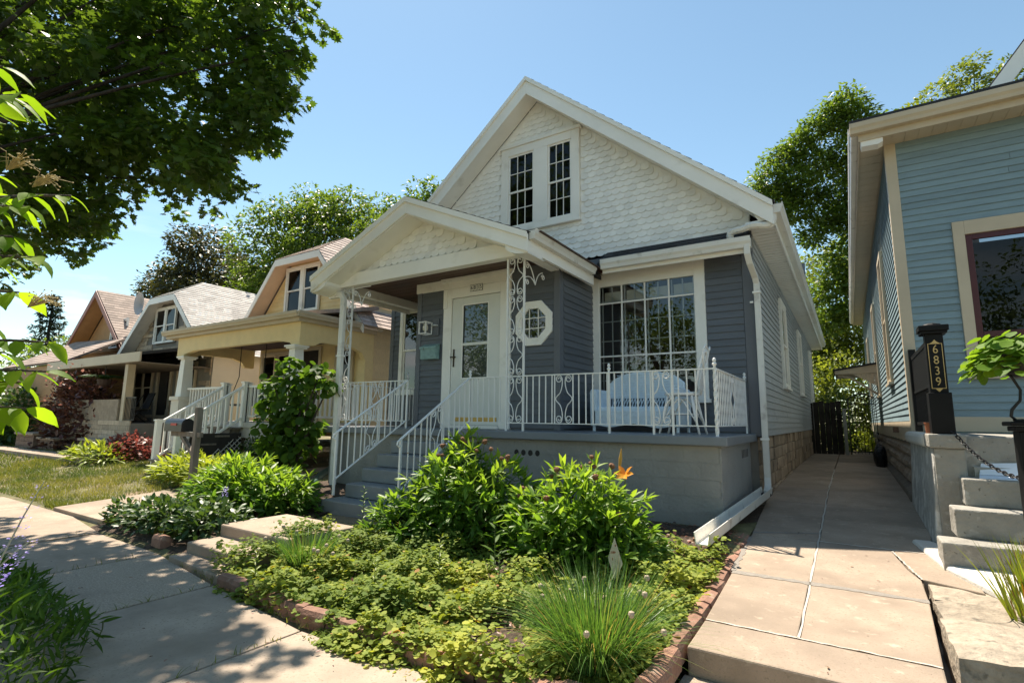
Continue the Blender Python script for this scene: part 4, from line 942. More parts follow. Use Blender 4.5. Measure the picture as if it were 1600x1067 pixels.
# numbered post
def text_mesh(s, size, depth=.002, align='CENTER'):
    cu = bpy.data.curves.new('txt', 'FONT'); cu.body = s; cu.size = size; cu.extrude = depth; cu.align_x = align; cu.align_y = 'CENTER'; cu.resolution_u = 4
    o = bpy.data.objects.new('txt', cu); COL.objects.link(o); dg = bpy.context.evaluated_depsgraph_get(); dg.update()
    me = bpy.data.meshes.new_from_object(o.evaluated_get(dg)); bpy.data.objects.remove(o); return me
NP = thing('numbered_post', 'black square porch post with gold house number 6839 on the concrete pillar', 'post', (.77, 7.0, PT))
px, py, pb = .80, 7.0, PT+.013
MB().box(px-.095, px+.095, py-.095, py+.095, pb, pb+.42).obj('plinth', M['black_paint'], NP, bevel=.008)
MB().box(px-.075, px+.075, py-.075, py+.075, pb+.421, pb+1.03).obj('shaft', M['black_paint'], NP, bevel=.004)
MB().box(px-.11, px+.11, py-.11, py+.11, pb+1.032, pb+1.06).box(px-.125, px+.125, py-.125, py+.125, pb+1.061, pb+1.12).lathe([(.09, 1.1212), (.08, 1.14), (.03, 1.155), (.005, 1.158)], (px, py, pb), 12).obj('cap', M['black_paint'], NP, bevel=.006)
yf = py-.0775
frame_boxes(MB(), px-.06, px+.06, pb+.46, pb+.93, .006, yf, yf+.002).obj('gold_frame', M['gold'], NP)
MB().prism([(px-.04, yf, pb+.93), (px+.04, yf, pb+.93), (px+.02, yf, pb+.945), (px, yf, pb+.97), (px-.02, yf, pb+.945)], (0, .002, 0)).obj('gold_ornament', M['gold'], NP); MB().prism([(px-.03, yf, pb+.46), (px+.03, yf, pb+.46), (px, yf, pb+.425)][::-1], (0, .002, 0)).obj('gold_ornament', M['gold'], NP)
for k, ch in enumerate('6839'):
    me = text_mesh(ch, .125); me.materials.append(M['gold']); o = inst('numeral', me, (px, yf-.001, pb+.865-.112*k), (PI/2, 0, 0), (.78, 1, 1), NP); o.matrix_parent_inverse = Matrix.Translation(-NP.location)
MB().lathe([(.034, 0), (.04, .1), (.045, .1), (.045, .115)], (.71, 7.16, PT+.013), 14).obj('terracotta_pot', M['terracotta'], label='small terracotta pot on the white coping behind the numbered post', cat='pot')
# chain across the steps
CH = thing('chain', 'black iron chain hanging across the concrete steps beside the numbered post', 'chain', (1.1, 6.6, 1.0))
def link_mesh():
    mb = MB(); mb.tube([(.030*math.cos(a)*(1.0), .017*math.sin(a), 0) for a in np.linspace(0, 2*PI, 10, endpoint=False)], .0055, 5, closed=True); me = mb.mesh('chain_link'); me.materials.append(M['black_iron']); return me
lm = link_mesh(); A, B = Vector((.86, 6.93, PT+.06)), Vector((1.28, 5.75, 1.10)); n = 30
for i in range(n):
    t = (i+.5)/n; p = A.lerp(B, t)-Vector((0, 0, .20*4*t*(1-t)*.8)); q = A.lerp(B, t+.01)-Vector((0, 0, .20*4*(t+.01)*(1-t-.01)*.8)); d = (q-p).normalized()
    o = inst('chain_link', lm, p, d.to_track_quat('X', 'Z').to_euler(), (1, 1, 1), CH); o.matrix_parent_inverse = Matrix.Translation(-CH.location)
    o.rotation_euler = (d.to_track_quat('X', 'Z') @ Matrix.Rotation(PI/2*(i % 2), 4, 'X').to_quaternion()).to_euler()
NWS = thing('folded_paper', 'folded white paper lying on the concrete step behind the chain', 'paper', (1.2, 6.8, 1.0))
MB().prism([(1.0, 6.70, 1.003), (1.36, 6.68, 1.003), (1.40, 6.86, 1.02), (1.03, 6.88, 1.02)], (0, 0, .006)).obj('page', M['paper'], NWS)
MB().prism([(1.03, 6.88, 1.028), (1.40, 6.86, 1.028), (1.36, 6.93, 1.15), (1.06, 6.94, 1.13)], (0, -.004, .004)).obj('page', M['paper'], NWS)
# black planter pedestal with wire stand
PD = thing('planter_pedestal', 'black square pedestal with curled iron stand at the right edge', 'pedestal', (1.17, 5.5, .2))
cx, cy = 1.165, 5.5
MB().box(cx-.10, cx+.10, cy-.10, cy+.10, .2, 1.46).obj('shaft', M['black_paint'], PD, bevel=.006)
MB().box(cx-.125, cx+.125, cy-.125, cy+.125, 1.461, 1.50).box(cx-.15, cx+.15, cy-.15, cy+.15, 1.501, 1.535).obj('cap', M['black_paint'], PD, bevel=.008)
for a in np.linspace(0, 2*PI, 6, endpoint=False)+.3:
    c, s = math.cos(a), math.sin(a)
    MB().tube([(cx+c*r, cy+s*r, 1.536+z) for r, z in ((.10, .01), (.13, .04), (.12, .09), (.06, .16), (.05, .24), (.09, .33), (.12, .38))], .009, 6).obj('scroll_leg', M['black_iron'], PD, smooth=True)
MB().tube([(cx+.1*math.cos(a), cy+.1*math.sin(a), 1.545) for a in np.linspace(0, 2*PI, 18, endpoint=False)], .01, 6, closed=True).obj('base_ring', M['black_iron'], PD)
MB().lathe([(.06, 1.87), (.12, 1.90), (.15, 2.02), (.16, 2.05)], (cx, cy, 0), 16).obj('bowl', M['black_iron'], PD)
SPV = thing('sweet_potato_vine', 'lime green sweet potato vine spilling over the black pedestal stand', 'plant', (cx, cy, 2.0))
n = 420; a = rng.random(n)*2*PI; r = .03+.30*np.sqrt(rng.random(n)); pts = np.stack([cx+r*np.cos(a), cy+r*np.sin(a), 2.16-1.9*r*r+rng.normal(0, .05, n)], 1)
ax = np.stack([np.cos(a)+rng.normal(0, .4, n), np.sin(a)+rng.normal(0, .4, n), -.6+rng.normal(0, .25, n)], 1); nr = np.stack([.5*np.cos(a), .5*np.sin(a), np.ones(n)], 1)+rng.normal(0, .3, (n, 3))
V, F, t = leaf_arrays(pts, ax, nr, .065+.05*rng.random(n), L_ROUND); link('foliage', npmesh('foliage', V, F, t), M['potato'], SPV)
mb = MB()
for i in range(14): mb.tube([(cx, cy, 2.0), tuple((np.array([cx, cy, 2.06])+pts[i*9])/2+np.array([0, 0, .04])), tuple(pts[i*9])], .006, 5)
mb.obj('stem', M['stem'], SPV)

# ---- end of the passage: gate, fence, canopy, bag
GT = thing('garden_gate', 'black arched iron gate at the end of the walkway', 'gate', (.4, 20.6, .5))
gy = 20.6; g0, g1 = -.02, .74
arch = lambda x: 2.32+.16*math.sin(PI*(x-g0)/(g1-g0))
MB().tube([(g0, gy, .52), (g0, gy, arch(g0))]+[(x, gy, arch(x)) for x in np.linspace(g0, g1, 12)]+[(g1, gy, .52)], .018, 6).bar((g0, gy, .62), (g1, gy, .62), .02, .03).bar((g0, gy, 2.14), (g1, gy, 2.14), .02, .025).obj('gate_frame', M['black_iron'], GT)
for x in np.linspace(g0, g1, 9)[1:-1]: MB().tube([(x, gy, .55), (x, gy, arch(x))], .009, 5).obj('baluster', M['black_iron'], GT)
MB().box(-.19, -.09, gy-.05, gy+.05, .45, 1.95).box(-.2, -.08, gy-.06, gy+.06, 1.951, 2.0).obj('gate_post', mat('grey_gate_post', (.34, .33, .30), .8, .15), GT, bevel=.006)
FN = thing('board_fence', 'dark wooden board fence closing the gap beside the garden gate', 'fence', (-.7, 20.9, .4))
for k in range(6): MB().box(-1.2+.165*k, -1.045+.165*k, 20.85, 20.88, .4, 2.2+.03*(k % 3)).obj('fence_board', mat('dark_fence_board', (.035, .028, .022), .9, .3) if k == 0 else bpy.data.materials['dark_fence_board'], FN)
CN = thing('door_canopy', 'cream side door canopy bracketed from the blue house wall', 'canopy', (.3, 17.8, 2.9))
MB().prism([(.74, 17.2, 3.12), (-.27, 17.2, 2.96), (-.27, 17.2, 2.86), (.74, 17.2, 2.88)], (0, 1.7, 0)).obj('canopy_roof', M['cream_trim'], CN, bevel=.006)
MB().prism([(.755, 17.15, 3.17), (-.31, 17.15, 3.0), (-.31, 17.15, 2.965), (.755, 17.15, 3.125)], (0, 1.8, 0)).obj('shingles', M['roof_dark'], CN)
for k in range(7):
    x0 = .735-.095*k; MB().prism([(x0, 17.22, 2.875), (x0-.09, 17.22, 2.875), (x0-.09, 17.22, 2.50+.058*(k+1)*1.0), (x0, 17.22, 2.50+.058*k)], (0, .02, 0)).obj('side_board', M['cream_trim'], CN)
MB().tube([(.70, 17.3, 2.3), (.5, 17.3, 2.46), (.1, 17.3, 2.76), (-.2, 17.3, 2.85)], .03, 6).obj('bracket', M['cream_trim'], CN)
def blob(name, m, c, r, label, cat, seed=0, n=14, k=9, amp=.22):
    mb = MB(); rs = random.Random(seed); ph = [(rs.uniform(0, 6), rs.uniform(1, 4), rs.uniform(0, 6), rs.uniform(2, 5)) for _ in range(4)]; vs = []
    for j in range(k+1):
        for i in range(n):
            th, f = PI*j/k, 2*PI*i/n; d = 1+sum(amp/4*math.sin(a+b*f+c2+e*th) for a, b, c2, e in ph)
            vs.append((c[0]+r[0]*d*math.sin(th)*math.cos(f), c[1]+r[1]*d*math.sin(th)*math.sin(f), c[2]+r[2]*d*math.cos(th)))
    mb.add(vs, [(j*n+i, (j+1)*n+i, (j+1)*n+(i+1) % n, j*n+(i+1) % n) for j in range(k) for i in range(n)]); return mb.obj(name, m, smooth=True, label=label, cat=cat)
M['bag'] = mat('black_plastic_bag', (.010, .010, .012), .3, .2, 8, 1.0, 14, bdist=.06)
blob('garbage_bag', M['bag'], (.56, 15.6, .74), (.14, .26, .30), 'black plastic bag leaning on the blue house foundation near the gate', 'bag', 3)
# stone kerb blocks at the near right
for k, (y0, y1, z, lab) in enumerate(((5.22, 5.80, .225, 'farthest of the three grey stone blocks edging the walkway, reddish along its top'), (4.72, 5.20, .235, 'middle one of three grey stone blocks edging the walkway'), (3.98, 4.70, .255, 'nearest and largest of three grey stone blocks at the bottom right corner'))):
    mb = MB(); n = 6; xa, xb = (.44, .43, .41)[k], 1.05
    vs = []
    for j in range(n+1):
        for i in range(n+1):
            e = (i in (0, n))+(j in (0, n)); vs.append((xa+(xb-xa)*i/n+random.uniform(-.012, .012), y0+(y1-y0)*j/n+random.uniform(-.012, .012), z+random.uniform(-.01, .008)-.012*e))
    m_ = (n+1)**2; top = [(j*(n+1)+i, j*(n+1)+i+1, (j+1)*(n+1)+i+1, (j+1)*(n+1)+i) for j in range(n) for i in range(n)]
    ring = [i for i in range(n+1)]+[j*(n+1)+n for j in range(1, n+1)]+[n*(n+1)+i for i in range(n-1, -1, -1)]+[j*(n+1) for j in range(n-1, 0, -1)]
    vs += [(vs[i][0], vs[i][1], -.05) for i in ring]; L_ = len(ring)
    mb.add(vs, top+[(ring[i], m_+i, m_+(i+1) % L_, ring[(i+1) % L_]) for i in range(L_)]); mb.obj('stone_block', M['dry_stone'], label=lab, cat='stone', group='stone blocks edging the walkway')
MB().box(1.06, 6, 3.6, 6.0, -.1, .17).obj('planting_bed', M['soil'], kind='structure')

# ================================================================== the yellow house
YEL = thing('house', 'yellow house with clipped gable and white railed porch', 'house', (-13.3, 13, .4))
YX0, YX1, YY, YYB = -15.15, -10.35, 9.3, 21
MB().box(YX0, YX1, YY, YYB, 1.0, 4.4).obj('wall', M['yellow'], YEL)
wr = MX((YX1, 0, 0), RIGHT).box(YY+.0, YYB, -.002, 0, 1.05, 4.35).obj('side_wall', M['yellow_shingle'], YEL)
clapboards(wr, M['yellow_shingle'], (YX1, 0, 0), RIGHT, YY+.08, 16, 1.1, 4.3, .2, name='shake_course')
MX((YX1, 0, 0), RIGHT).box(YY+.9, YY+2.2, -.10, -.03, 2.85, 2.97).obj('ledge_board', M['white_wall'], YEL)
gpoly = [(-15.2, 4.1), (-10.4, 4.1), (-12.05, 5.95), (-13.65, 5.95)]
yg = MB().prism([(x, YY-.15, z) for x, z in gpoly], (0, .3, 0)).obj('gable_wall', M['yellow'], YEL)
clapboards(yg, M['yellow'], (0, YY-.15, 0), FRONT, 0, 0, 4.12, 5.9, .13, holes=[(-13.9, -12.2, 4.4, 5.95)], top=lambda z: (-15.12+(z-4.1)*.84, -10.48-(z-4.1)*.89))
for a, b in ((-13.72, -13.1), (-12.94, -12.32)): window(YEL, (0, YY-.17, 0), FRONT, a, b, 4.5, 5.76, .08, m=M['trim'], glass=M['glass_dim'], sill=False)
# roof: clipped gable, ridge behind
RYl = 10.3; ys_ = YY-.6
yr = MB()
E1, E0 = (-9.9, 3.75), (-15.7, 3.75); c0, c1 = (-13.78, 6.0), (-11.84, 6.0); rz = 7.0
rxm = (c0[0]+c1[0])/2
yr.add([(E1[0], ys_, E1[1]), (c1[0], ys_, c1[1]), (rxm, RYl, rz), (rxm, 21.5, rz), (E1[0], 21.5, E1[1])], [(0, 4, 3, 2, 1)])
yr.add([(E0[0], ys_, E0[1]), (c0[0], ys_, c0[1]), (rxm, RYl, rz), (rxm, 21.5, rz), (E0[0], 21.5, E0[1])], [(0, 1, 2, 3, 4)])
yr.add([(c0[0], ys_, c0[1]), (c1[0], ys_, c1[1]), (rxm, RYl, rz)], [(0, 1, 2)])
yr = yr.obj('roof', M['roof_tan'], YEL)
mb = MB(); courses(mb, (c1[0], ys_, c1[1]+.01), (c1[0]+.02, 21, c1[1]+.01), (rxm, 21, rz+.01), (rxm, RYl, rz+.01), 9); courses(mb, (E1[0], ys_-.02, E1[1]+.01), (E1[0], 21, E1[1]+.01), (c1[0], 21, c1[1]+.01), (c1[0], ys_-.02, c1[1]+.01), 20)
courses(mb, (c0[0], ys_-.02, c0[1]+.01), (c1[0], ys_-.02, c1[1]+.01), (rxm+.02, RYl, rz+.01), (rxm-.02, RYl, rz+.01), 9)
mb.obj('roof_shingles', M['roof_tan'], yr, kind='stuff')
for pa, pb in ((E0, c0), (c0, c1), (c1, E1)):
    a, b = (pa[0], ys_, pa[1]-.01), (pb[0], ys_, pb[1]-.01)
    MB().prism([a, b, (pb[0], ys_, pb[1]-.2), (pa[0], ys_, pa[1]-.2)], (0, -.03, 0)).obj('rake_board', M['trim'], YEL)
    MB().prism([(pa[0], ys_, pa[1]-.06), (pb[0], ys_, pb[1]-.06), (pb[0], ys_, pb[1]-.08), (pa[0], ys_, pa[1]-.08)], (0, .46, 0)).obj('soffit', M['peach'], YEL)
# porch
PY = 7.0
yp = MB().prism([(-16.1, PY-.02, 3.80), (-16.1, YY, 4.35), (-16.1, YY, 4.25), (-16.1, PY-.02, 3.72)], (6.05, 0, 0)).obj('porch_roof', M['roof_tan'], YEL)
gutter(YEL, (-16.1, PY, 3.68), (-10.02, PY, 3.68), (0, -1, 0), .11, .12, M['cream_trim']); gutter(YEL, (-10.05, PY-.08, 3.68), (-10.05, YY+.1, 3.68), (1, 0, 0), .11, .12, M['cream_trim'])
MB().box(-16.05, -10.06, PY+.01, YY-.01, 3.60, 3.715).obj('porch_soffit', M['cream_trim'], YEL)
fr = [(-15.55, 3.60), (-15.55, 3.08), (-15.25, 3.08), (-15.15, 3.15), (-14.7, 3.22), (-10.95, 3.22), (-10.5, 3.15), (-10.42, 3.08), (-10.15, 3.08), (-10.15, 3.60)]
MB().prism([(x, PY+.12, z) for x, z in fr], (0, .14, 0)).obj('frieze', M['yellow'], YEL)
frs = [(PY+.262, 3.60), (PY+.262, 3.08), (PY+.5, 3.10), (PY+.7, 3.2), (YY-.7, 3.2), (YY-.4, 3.1), (YY-.3, 2.95), (YY-.02, 2.95), (YY-.02, 3.60)]
for x in (-10.29, -15.55): MB().prism([(x, y, z) for y, z in frs][::-1], (.14, 0, 0)).obj('frieze', M['yellow'], YEL)
MB().box(-15.4, -10.3, PY+.27, YY-.01, 3.50, 3.53).obj('porch_ceiling', M['porch_dark'], YEL)
MB().box(-10.42, -10.15, YY-.28, YY-.01, 1.36, 2.95).obj('pilaster', M['yellow'], YEL)
MB().box(-15.7, -10.2, PY+.1, YY, 1.24, 1.36).obj('porch_floor', M['lattice'], YEL)
MB().box(-15.6, -10.3, PY+.14, PY+.18, 1.0, 1.238).obj('porch_apron', M['lattice'], YEL)
for x in (-10.35, -15.15):
    col = MB().add([(x+s*.125*a, PY+.2+t*.125*a, z) for z, a in ((2.0, 1.15), (3.0, .85)) for s, t in ((-1, -1), (1, -1), (1, 1), (-1, 1))], [(0, 3, 2, 1), (4, 5, 6, 7), (0, 1, 5, 4), (1, 2, 6, 5), (2, 3, 7, 6), (3, 0, 4, 7)]).obj('column', M['trim'], YEL)
    MB().box(x-.16, x+.16, PY+.04, PY+.36, 3.002, 3.04).box(x-.19, x+.19, PY+.01, PY+.39, 3.041, 3.08).obj('capital', M['trim'], col)
    MB().box(x-.20, x+.20, PY+.0, PY+.4, .4, 1.9).box(x-.24, x+.24, PY-.04, PY+.44, 1.901, 1.998).obj('pedestal', M['white_wall'], col)
for a, b, c, d in ((-14.9, -14.3, 1.9, 3.3), (-14.15, -13.55, 1.9, 3.3), (-11.5, -10.95, 1.75, 3.3)): window(YEL, (0, YY, 0), FRONT, a, b, c, d, .09, m=M['cream_trim'], glass=M['glass_dim'], sill=False)
yd = frame_boxes(MX((0, YY, 0), FRONT), -13.15, -12.2, 1.36, 3.45, .1, -.05, .02, wb=.02).obj('door', M['cream_trim'], YEL); MX((0, YY, 0), FRONT).box(-13.05, -12.3, -.03, -.005, 1.38, 3.35).obj('door_leaf', M['room'], yd)
def wood_rail(parent, a, b, zt, zb, sp=.13, name='railing', posts=(0, 1), m=None):
    m = m or M['trim']; a, b = Vector(a), Vector(b); d = b-a; L = math.hypot(d.x, d.y); r = MB().bar(a+Vector((0, 0, zt)), b+Vector((0, 0, zt)), .075, .05).obj(name, m, parent); MB().bar(a+Vector((0, 0, zb)), b+Vector((0, 0, zb)), .05, .045).obj('bottom_rail', m, r)
    n = int(L/sp)
    for i in range(1, n):
        p = a+d*(i/n); MB().box(p.x-.019, p.x+.019, p.y-.019, p.y+.019, p.z+zb+.02, p.z+zt-.02).obj('baluster', m, r)
    for t in posts: p = a+d*t; MB().box(p.x-.055, p.x+.055, p.y-.055, p.y+.055, p.z+zb-.22, p.z+zt+.06).box(p.x-.075, p.x+.075, p.y-.075, p.y+.075, p.z+zt+.061, p.z+zt+.095).obj('newel_post', m, r)
    return r
wood_rail(YEL, (-10.55, PY+.2, 1.36), (-12.1, PY+.2, 1.36), .84, .14, posts=(1,)); wood_rail(YEL, (-13.0, PY+.2, 1.36), (-14.9, PY+.2, 1.36), .84, .14, posts=(0,)); wood_rail(YEL, (-10.35, PY+.4, 1.36), (-10.35, YY-.3, 1.36), .84, .14, posts=(1,))
wood_rail(YEL, (-13.0, PY+.12, 1.36), (-13.0, 5.72, .45), .86, .12, name='stair_railing', posts=(0, 1)); wood_rail(YEL, (-12.1, PY+.12, 1.36), (-12.1, 5.72, .45), .86, .12, name='stair_railing', posts=(0, 1))
yst = MB().box(-12.95, -12.15, 6.9, 7.1, .3, 1.2).obj('stairs', M['wood_grey'], YEL)
for k in range(5): MB().box(-13.05, -12.05, 5.62+.29*k, 5.95+.29*k, .50+.175*k, .54+.175*k).obj('step', M['wood_grey'], yst); MB().box(-13.0, -12.1, 5.66+.29*k, 5.69+.29*k, .33+.175*k, .499+.175*k).obj('riser', M['wood_grey'], yst)
def lattice(parent, P, w, h, z0, p=.12, cut=None):
    la = MB().add([P(0, z0-.01, .05), P(w, z0-.01, .05), P(w, z0+h+.01, .05), P(0, z0+h+.01, .05)], [(0, 1, 2, 3)]).obj('lattice_panel', M['room'], parent)
    for s in (1, -1):
        c = -h
        while c < w+h:
            pts = []
            for t in np.linspace(0, 1, 13):
                z = h*t; u = c+(z if s > 0 else h-z)
                if 0 <= u <= w and (cut is None or cut(u, z)): pts.append((u, z))
            if len(pts) > 1:
                (a, b), (c2, d2) = pts[0], pts[-1]; MB().bar(P(a, z0+b, .0 if s > 0 else .009), P(c2, z0+d2, .0 if s > 0 else .009), .034, .006).obj('lattice_slat', M['lattice'], la)
            c += p
    return la
lattice(YEL, lambda u, z, d: Vector((-12.0+u, PY+.15+d, z)), 1.7, .62, .38)
lattice(YEL, lambda u, z, d: Vector((-12.02-d, 5.95+u, z)), 1.15, .8, .3, cut=lambda u, z: z < .1+u*.6)
MB().box(-10.75, -10.2, PY+.11, PY+.2, .2, 1.0).obj('pier', M['wood_grey'], YEL)
SW = thing('porch_swing', 'dark porch swing hanging by chains on the yellow porch', 'swing', (-13.9, 8.3, 1.75))
MB().box(-14.6, -13.3, 8.1, 8.55, 1.78, 1.83).obj('seat', M['black_paint'], SW); MB().box(-14.6, -13.3, 8.5, 8.55, 1.85, 2.3).obj('backrest', M['black_paint'], SW)
for x in (-14.55, -13.35):
    MB().tube([(x, 8.1, 1.8), (x, 8.35, 2.6), (x, 8.35, 3.5)], .012, 5).obj('hanging_chain', M['black_iron'], SW)
# mailbox on a wooden post
MBX = thing('mailbox', 'black mailbox on a weathered wooden post among the plants', 'mailbox', (-9.6, 4.85, .2))
MB().box(-9.65, -9.55, 4.8, 4.9, .1, 1.64).obj('post', M['wood_grey'], MBX, bevel=.006)
MB().box(-10.45, -9.45, 4.82, 4.88, 1.13, 1.21).bar((-9.62, 4.85, .8), (-10.1, 4.85, 1.14), .06, .06).obj('arm', M['wood_grey'], MBX)
q = [(-.11, 0), (.11, 0), (.11, .13)]+[(.11*math.cos(a), .13+.1*math.sin(a)) for a in np.linspace(.3, PI-.3, 7)]+[(-.11, .13)]
MB().prism([(-10.55, 4.85+y, 1.215+z) for y, z in q], (.62, 0, 0)).obj('box', M['mailbox'], MBX); MB().box(-10.3, -10.1, 4.73, 4.738, 1.32, 1.36).obj('flag', M['red_flag'], MBX)
# green drain pipe
DP = MB(); pth = [Vector((-10.05, 8.1, .34)), Vector((-9.3, 7.3, .33)), Vector((-8.6, 6.6, .3)), Vector((-8.2, 6.15, .26)), Vector((-7.95, 5.95, .22))]; pp = []; rr = []
for i in range(61):
    v = i/60*4; a = min(int(v), 3); f = v-a; pp.append(pth[a].lerp(pth[a+1], f)); rr.append(.075*(1+.09*(i % 2)))
DP.tube(pp, rr, 10); DP.obj('drain_pipe', M['drain_green'], label='dark green corrugated drain pipe on the soil left of the stairs', cat='pipe')

# ================================================================== the stone faced house
STN = thing('house', 'stone faced house with pale clipped gable roof and front porch', 'house', (-20.5, 13, .4))
SX0, SX1, SY = -23.4, -17.2, 8.95
MB().box(SX0, SX1-.03, SY+.03, 20, .8, 3.75).obj('wall', M['mortar'], STN)
MB().box(SX1-.03, SX1, SY+.03, 20, .8, 3.75).obj('side_wall', M['white_wall'], STN)
sgp = [(-23.2, 3.5), (-17.2, 3.5), (-19.6, 5.5), (-21.2, 5.5)]
sg = MB().prism([(x, SY, z) for x, z in sgp], (0, .1, 0)).obj('gable_wall', M['mortar'], STN)
def stones(parent, y, z0, z1, lim, holes):
    z = z0
    while z < z1-.03:
        h = random.uniform(.10, .17); lo, hi = lim(z+h/2); x = lo
        while x < hi-.05:
            l = random.uniform(.3, .95); x1 = min(x+l, hi)
            if x1-x > .06 and not any(x1 > a and x < b and z+h > c and z < d for a, b, c, d in holes):
                MB().box(x, x1-.012, y-random.uniform(.015, .05), y, z, min(z+h-.01, z1)).obj('stone', M['stone'], parent)
            x = x1
        z += h
stones(sg, SY, 3.52, 5.46, lambda z: (-23.1+(z-3.5)*.98, -17.3-(z-3.5)*1.18), [(-21.3, -19.65, 4.0, 5.42)])
for a, b in ((-21.15, -20.53), (-20.4, -19.78)): window(STN, (0, SY-.05, 0), FRONT, a, b, 4.08, 5.28, .07, m=M['trim'], glass=M['glass_dim'], sill=False)
swl = MB().box(SX0, SX1-.035, SY-.004, SY+.029, .9, 3.7).obj('front_wall', M['mortar'], STN)
stones(swl, SY-.004, 1.3, 3.4, lambda z: (SX0, SX1), [(-22.5, -21.0, 1.6, 3.4), (-20.85, -19.5, 1.2, 3.4), (-19.3, -18.0, 1.6, 3.4)])
for a, b, c, d in ((-22.4, -21.78, 1.75, 3.2), (-21.7, -21.08, 1.75, 3.2), (-19.2, -18.1, 1.7, 3.2)): window(STN, (0, SY-.02, 0), FRONT, a, b, c, d, .07, m=M['cream_trim'], glass=M['glass_dim'], sill=False)
sd = frame_boxes(MX((0, SY-.02, 0), FRONT), -20.75, -19.65, 1.2, 3.25, .14, -.04, .02, wb=.02).box(-20.61, -19.79, -.02, 0, 1.21, 1.7).obj('door', M['cream_trim'], STN); MX((0, SY-.02, 0), FRONT).box(-20.5, -19.9, -.03, -.021, 1.5, 3.0).obj('door_pane', M['room'], sd)
ey = SY-.45; e1, e0, k0, k1 = (-16.9, 3.5), (-23.4, 3.5), (-20.95, 5.62), (-19.2, 5.62); rxm, rz, ry = -20.1, 6.42, 9.8
sr_ = MB().add([(e1[0], ey, e1[1]), (k1[0], ey, k1[1]), (rxm, ry, rz), (rxm, 20.5, rz), (e1[0], 20.5, e1[1])], [(0, 4, 3, 2, 1)]).add([(e0[0], ey, e0[1]), (k0[0], ey, k0[1]), (rxm, ry, rz), (rxm, 20.5, rz), (e0[0], 20.5, e0[1])], [(0, 1, 2, 3, 4)]).add([(k0[0], ey, k0[1]), (k1[0], ey, k1[1]), (rxm, ry, rz)], [(0, 1, 2)]).obj('roof', M['roof_lead'], STN)
mb = MB(); courses(mb, (e1[0], ey-.02, e1[1]+.01), (e1[0], 20, e1[1]+.01), (k1[0], 20, k1[1]+.01), (k1[0], ey-.02, k1[1]+.01), 24, .3); courses(mb, (k1[0], ey, k1[1]+.01), (k1[0], 20, k1[1]+.01), (rxm, 20, rz+.01), (rxm, ry, rz+.01), 9, .3)
courses(mb, (k0[0], ey-.02, k0[1]+.01), (k1[0], ey-.02, k1[1]+.01), (rxm+.02, ry, rz+.01), (rxm-.02, ry, rz+.01), 9, .3)
mb.obj('roof_shingles', M['roof_lead'], sr_, kind='stuff')
for pa, pb in ((e0, k0), (k0, k1), (k1, e1)):
    MB().prism([(pa[0], ey, pa[1]-.01), (pb[0], ey, pb[1]-.01), (pb[0], ey, pb[1]-.22), (pa[0], ey, pa[1]-.22)], (0, -.03, 0)).obj('rake_board', M['trim'], STN)
    MB().prism([(pa[0], ey, pa[1]-.1), (pb[0], ey, pb[1]-.1), (pb[0], ey, pb[1]-.12), (pa[0], ey, pa[1]-.12)], (0, .44, 0)).obj('soffit', M['trim'], STN)
MB().prism([(-24.2, 6.85, 3.30), (-24.2, SY-.05, 3.78), (-24.2, SY-.05, 3.66), (-24.2, 6.85, 3.22)], (7.2, 0, 0)).obj('porch_roof', M['roof_dark'], STN)
MB().box(-24.2, -17.0, 6.8, 6.845, 3.02, 3.3).obj('fascia', M['cream_trim'], STN); MB().box(-24.15, -17.1, 6.85, SY-.06, 3.0, 3.02).obj('porch_ceiling', M['wood_grey'], STN)
for x in (-18.15, -23.6): MB().box(x-.1, x+.1, 6.95, 7.15, 1.3, 2.998).obj('column', M['cream_trim'], STN)
sb = MB().box(-24.0, -17.3, 6.9, SY-.06, .3, 1.25).obj('porch_base', M['mortar'], STN)
z = .35
while z < 1.2:
    x = -24.0
    while x < -17.3: l = random.uniform(.4, .9); MB().box(x, min(x+l, -17.3)-.012, 6.87, 6.9, z, z+.13).obj('stone', M['stone'], sb); x += l
    z += .14
MB().box(-24.0, -18.3, 6.9, 7.05, 1.252, 1.95).obj('porch_parapet', M['stone'], STN)
spr = MB().bar((-18.1, 7.0, 2.0), (-17.4, 7.0, 2.0), .03, .03).bar((-18.1, 7.0, 1.35), (-17.4, 7.0, 1.35), .025, .025).obj('railing', M['black_iron'], STN)
for i in range(8): MB().box(-18.05+.09*i, -18.035+.09*i, 6.99, 7.005, 1.35, 2.0).obj('baluster', M['black_iron'], spr)
FC = thing('folding_chair', 'dark folding chair standing on the stone house porch', 'chair', (-19.0, 7.7, 1.26))
MB().prism([(-19.2, 7.5, 1.66), (-18.75, 7.5, 1.66), (-18.75, 7.9, 1.62), (-19.2, 7.9, 1.62)], (0, 0, .03)).obj('seat', M['black_paint'], FC); MB().prism([(-19.2, 7.9, 1.70), (-18.75, 7.9, 1.70), (-18.75, 8.05, 2.2), (-19.2, 8.05, 2.2)], (0, .03, 0)).obj('backrest', M['black_paint'], FC)
for x in (-19.2, -18.76):
    MB().tube([(x, 7.45, 1.26), (x, 7.95, 2.2)], .014, 5).obj('leg', M['black_iron'], FC); MB().tube([(x, 8.05, 1.26), (x, 7.5, 1.72)], .014, 5).obj('leg', M['black_iron'], FC)
HF = thing('hanging_fern', 'green fern in a hanging basket under the stone house porch eave', 'plant', (-19.6, 6.9, 2.55))
MB().lathe([(.05, 2.35), (.17, 2.42), (.2, 2.58)], (-19.6, 6.95, 0), 12).obj('basket', M['porch_dark'], HF); MB().tube([(-19.6, 6.95, 2.55), (-19.6, 6.95, 3.0)], .01, 5).obj('hanger', M['black_iron'], HF)
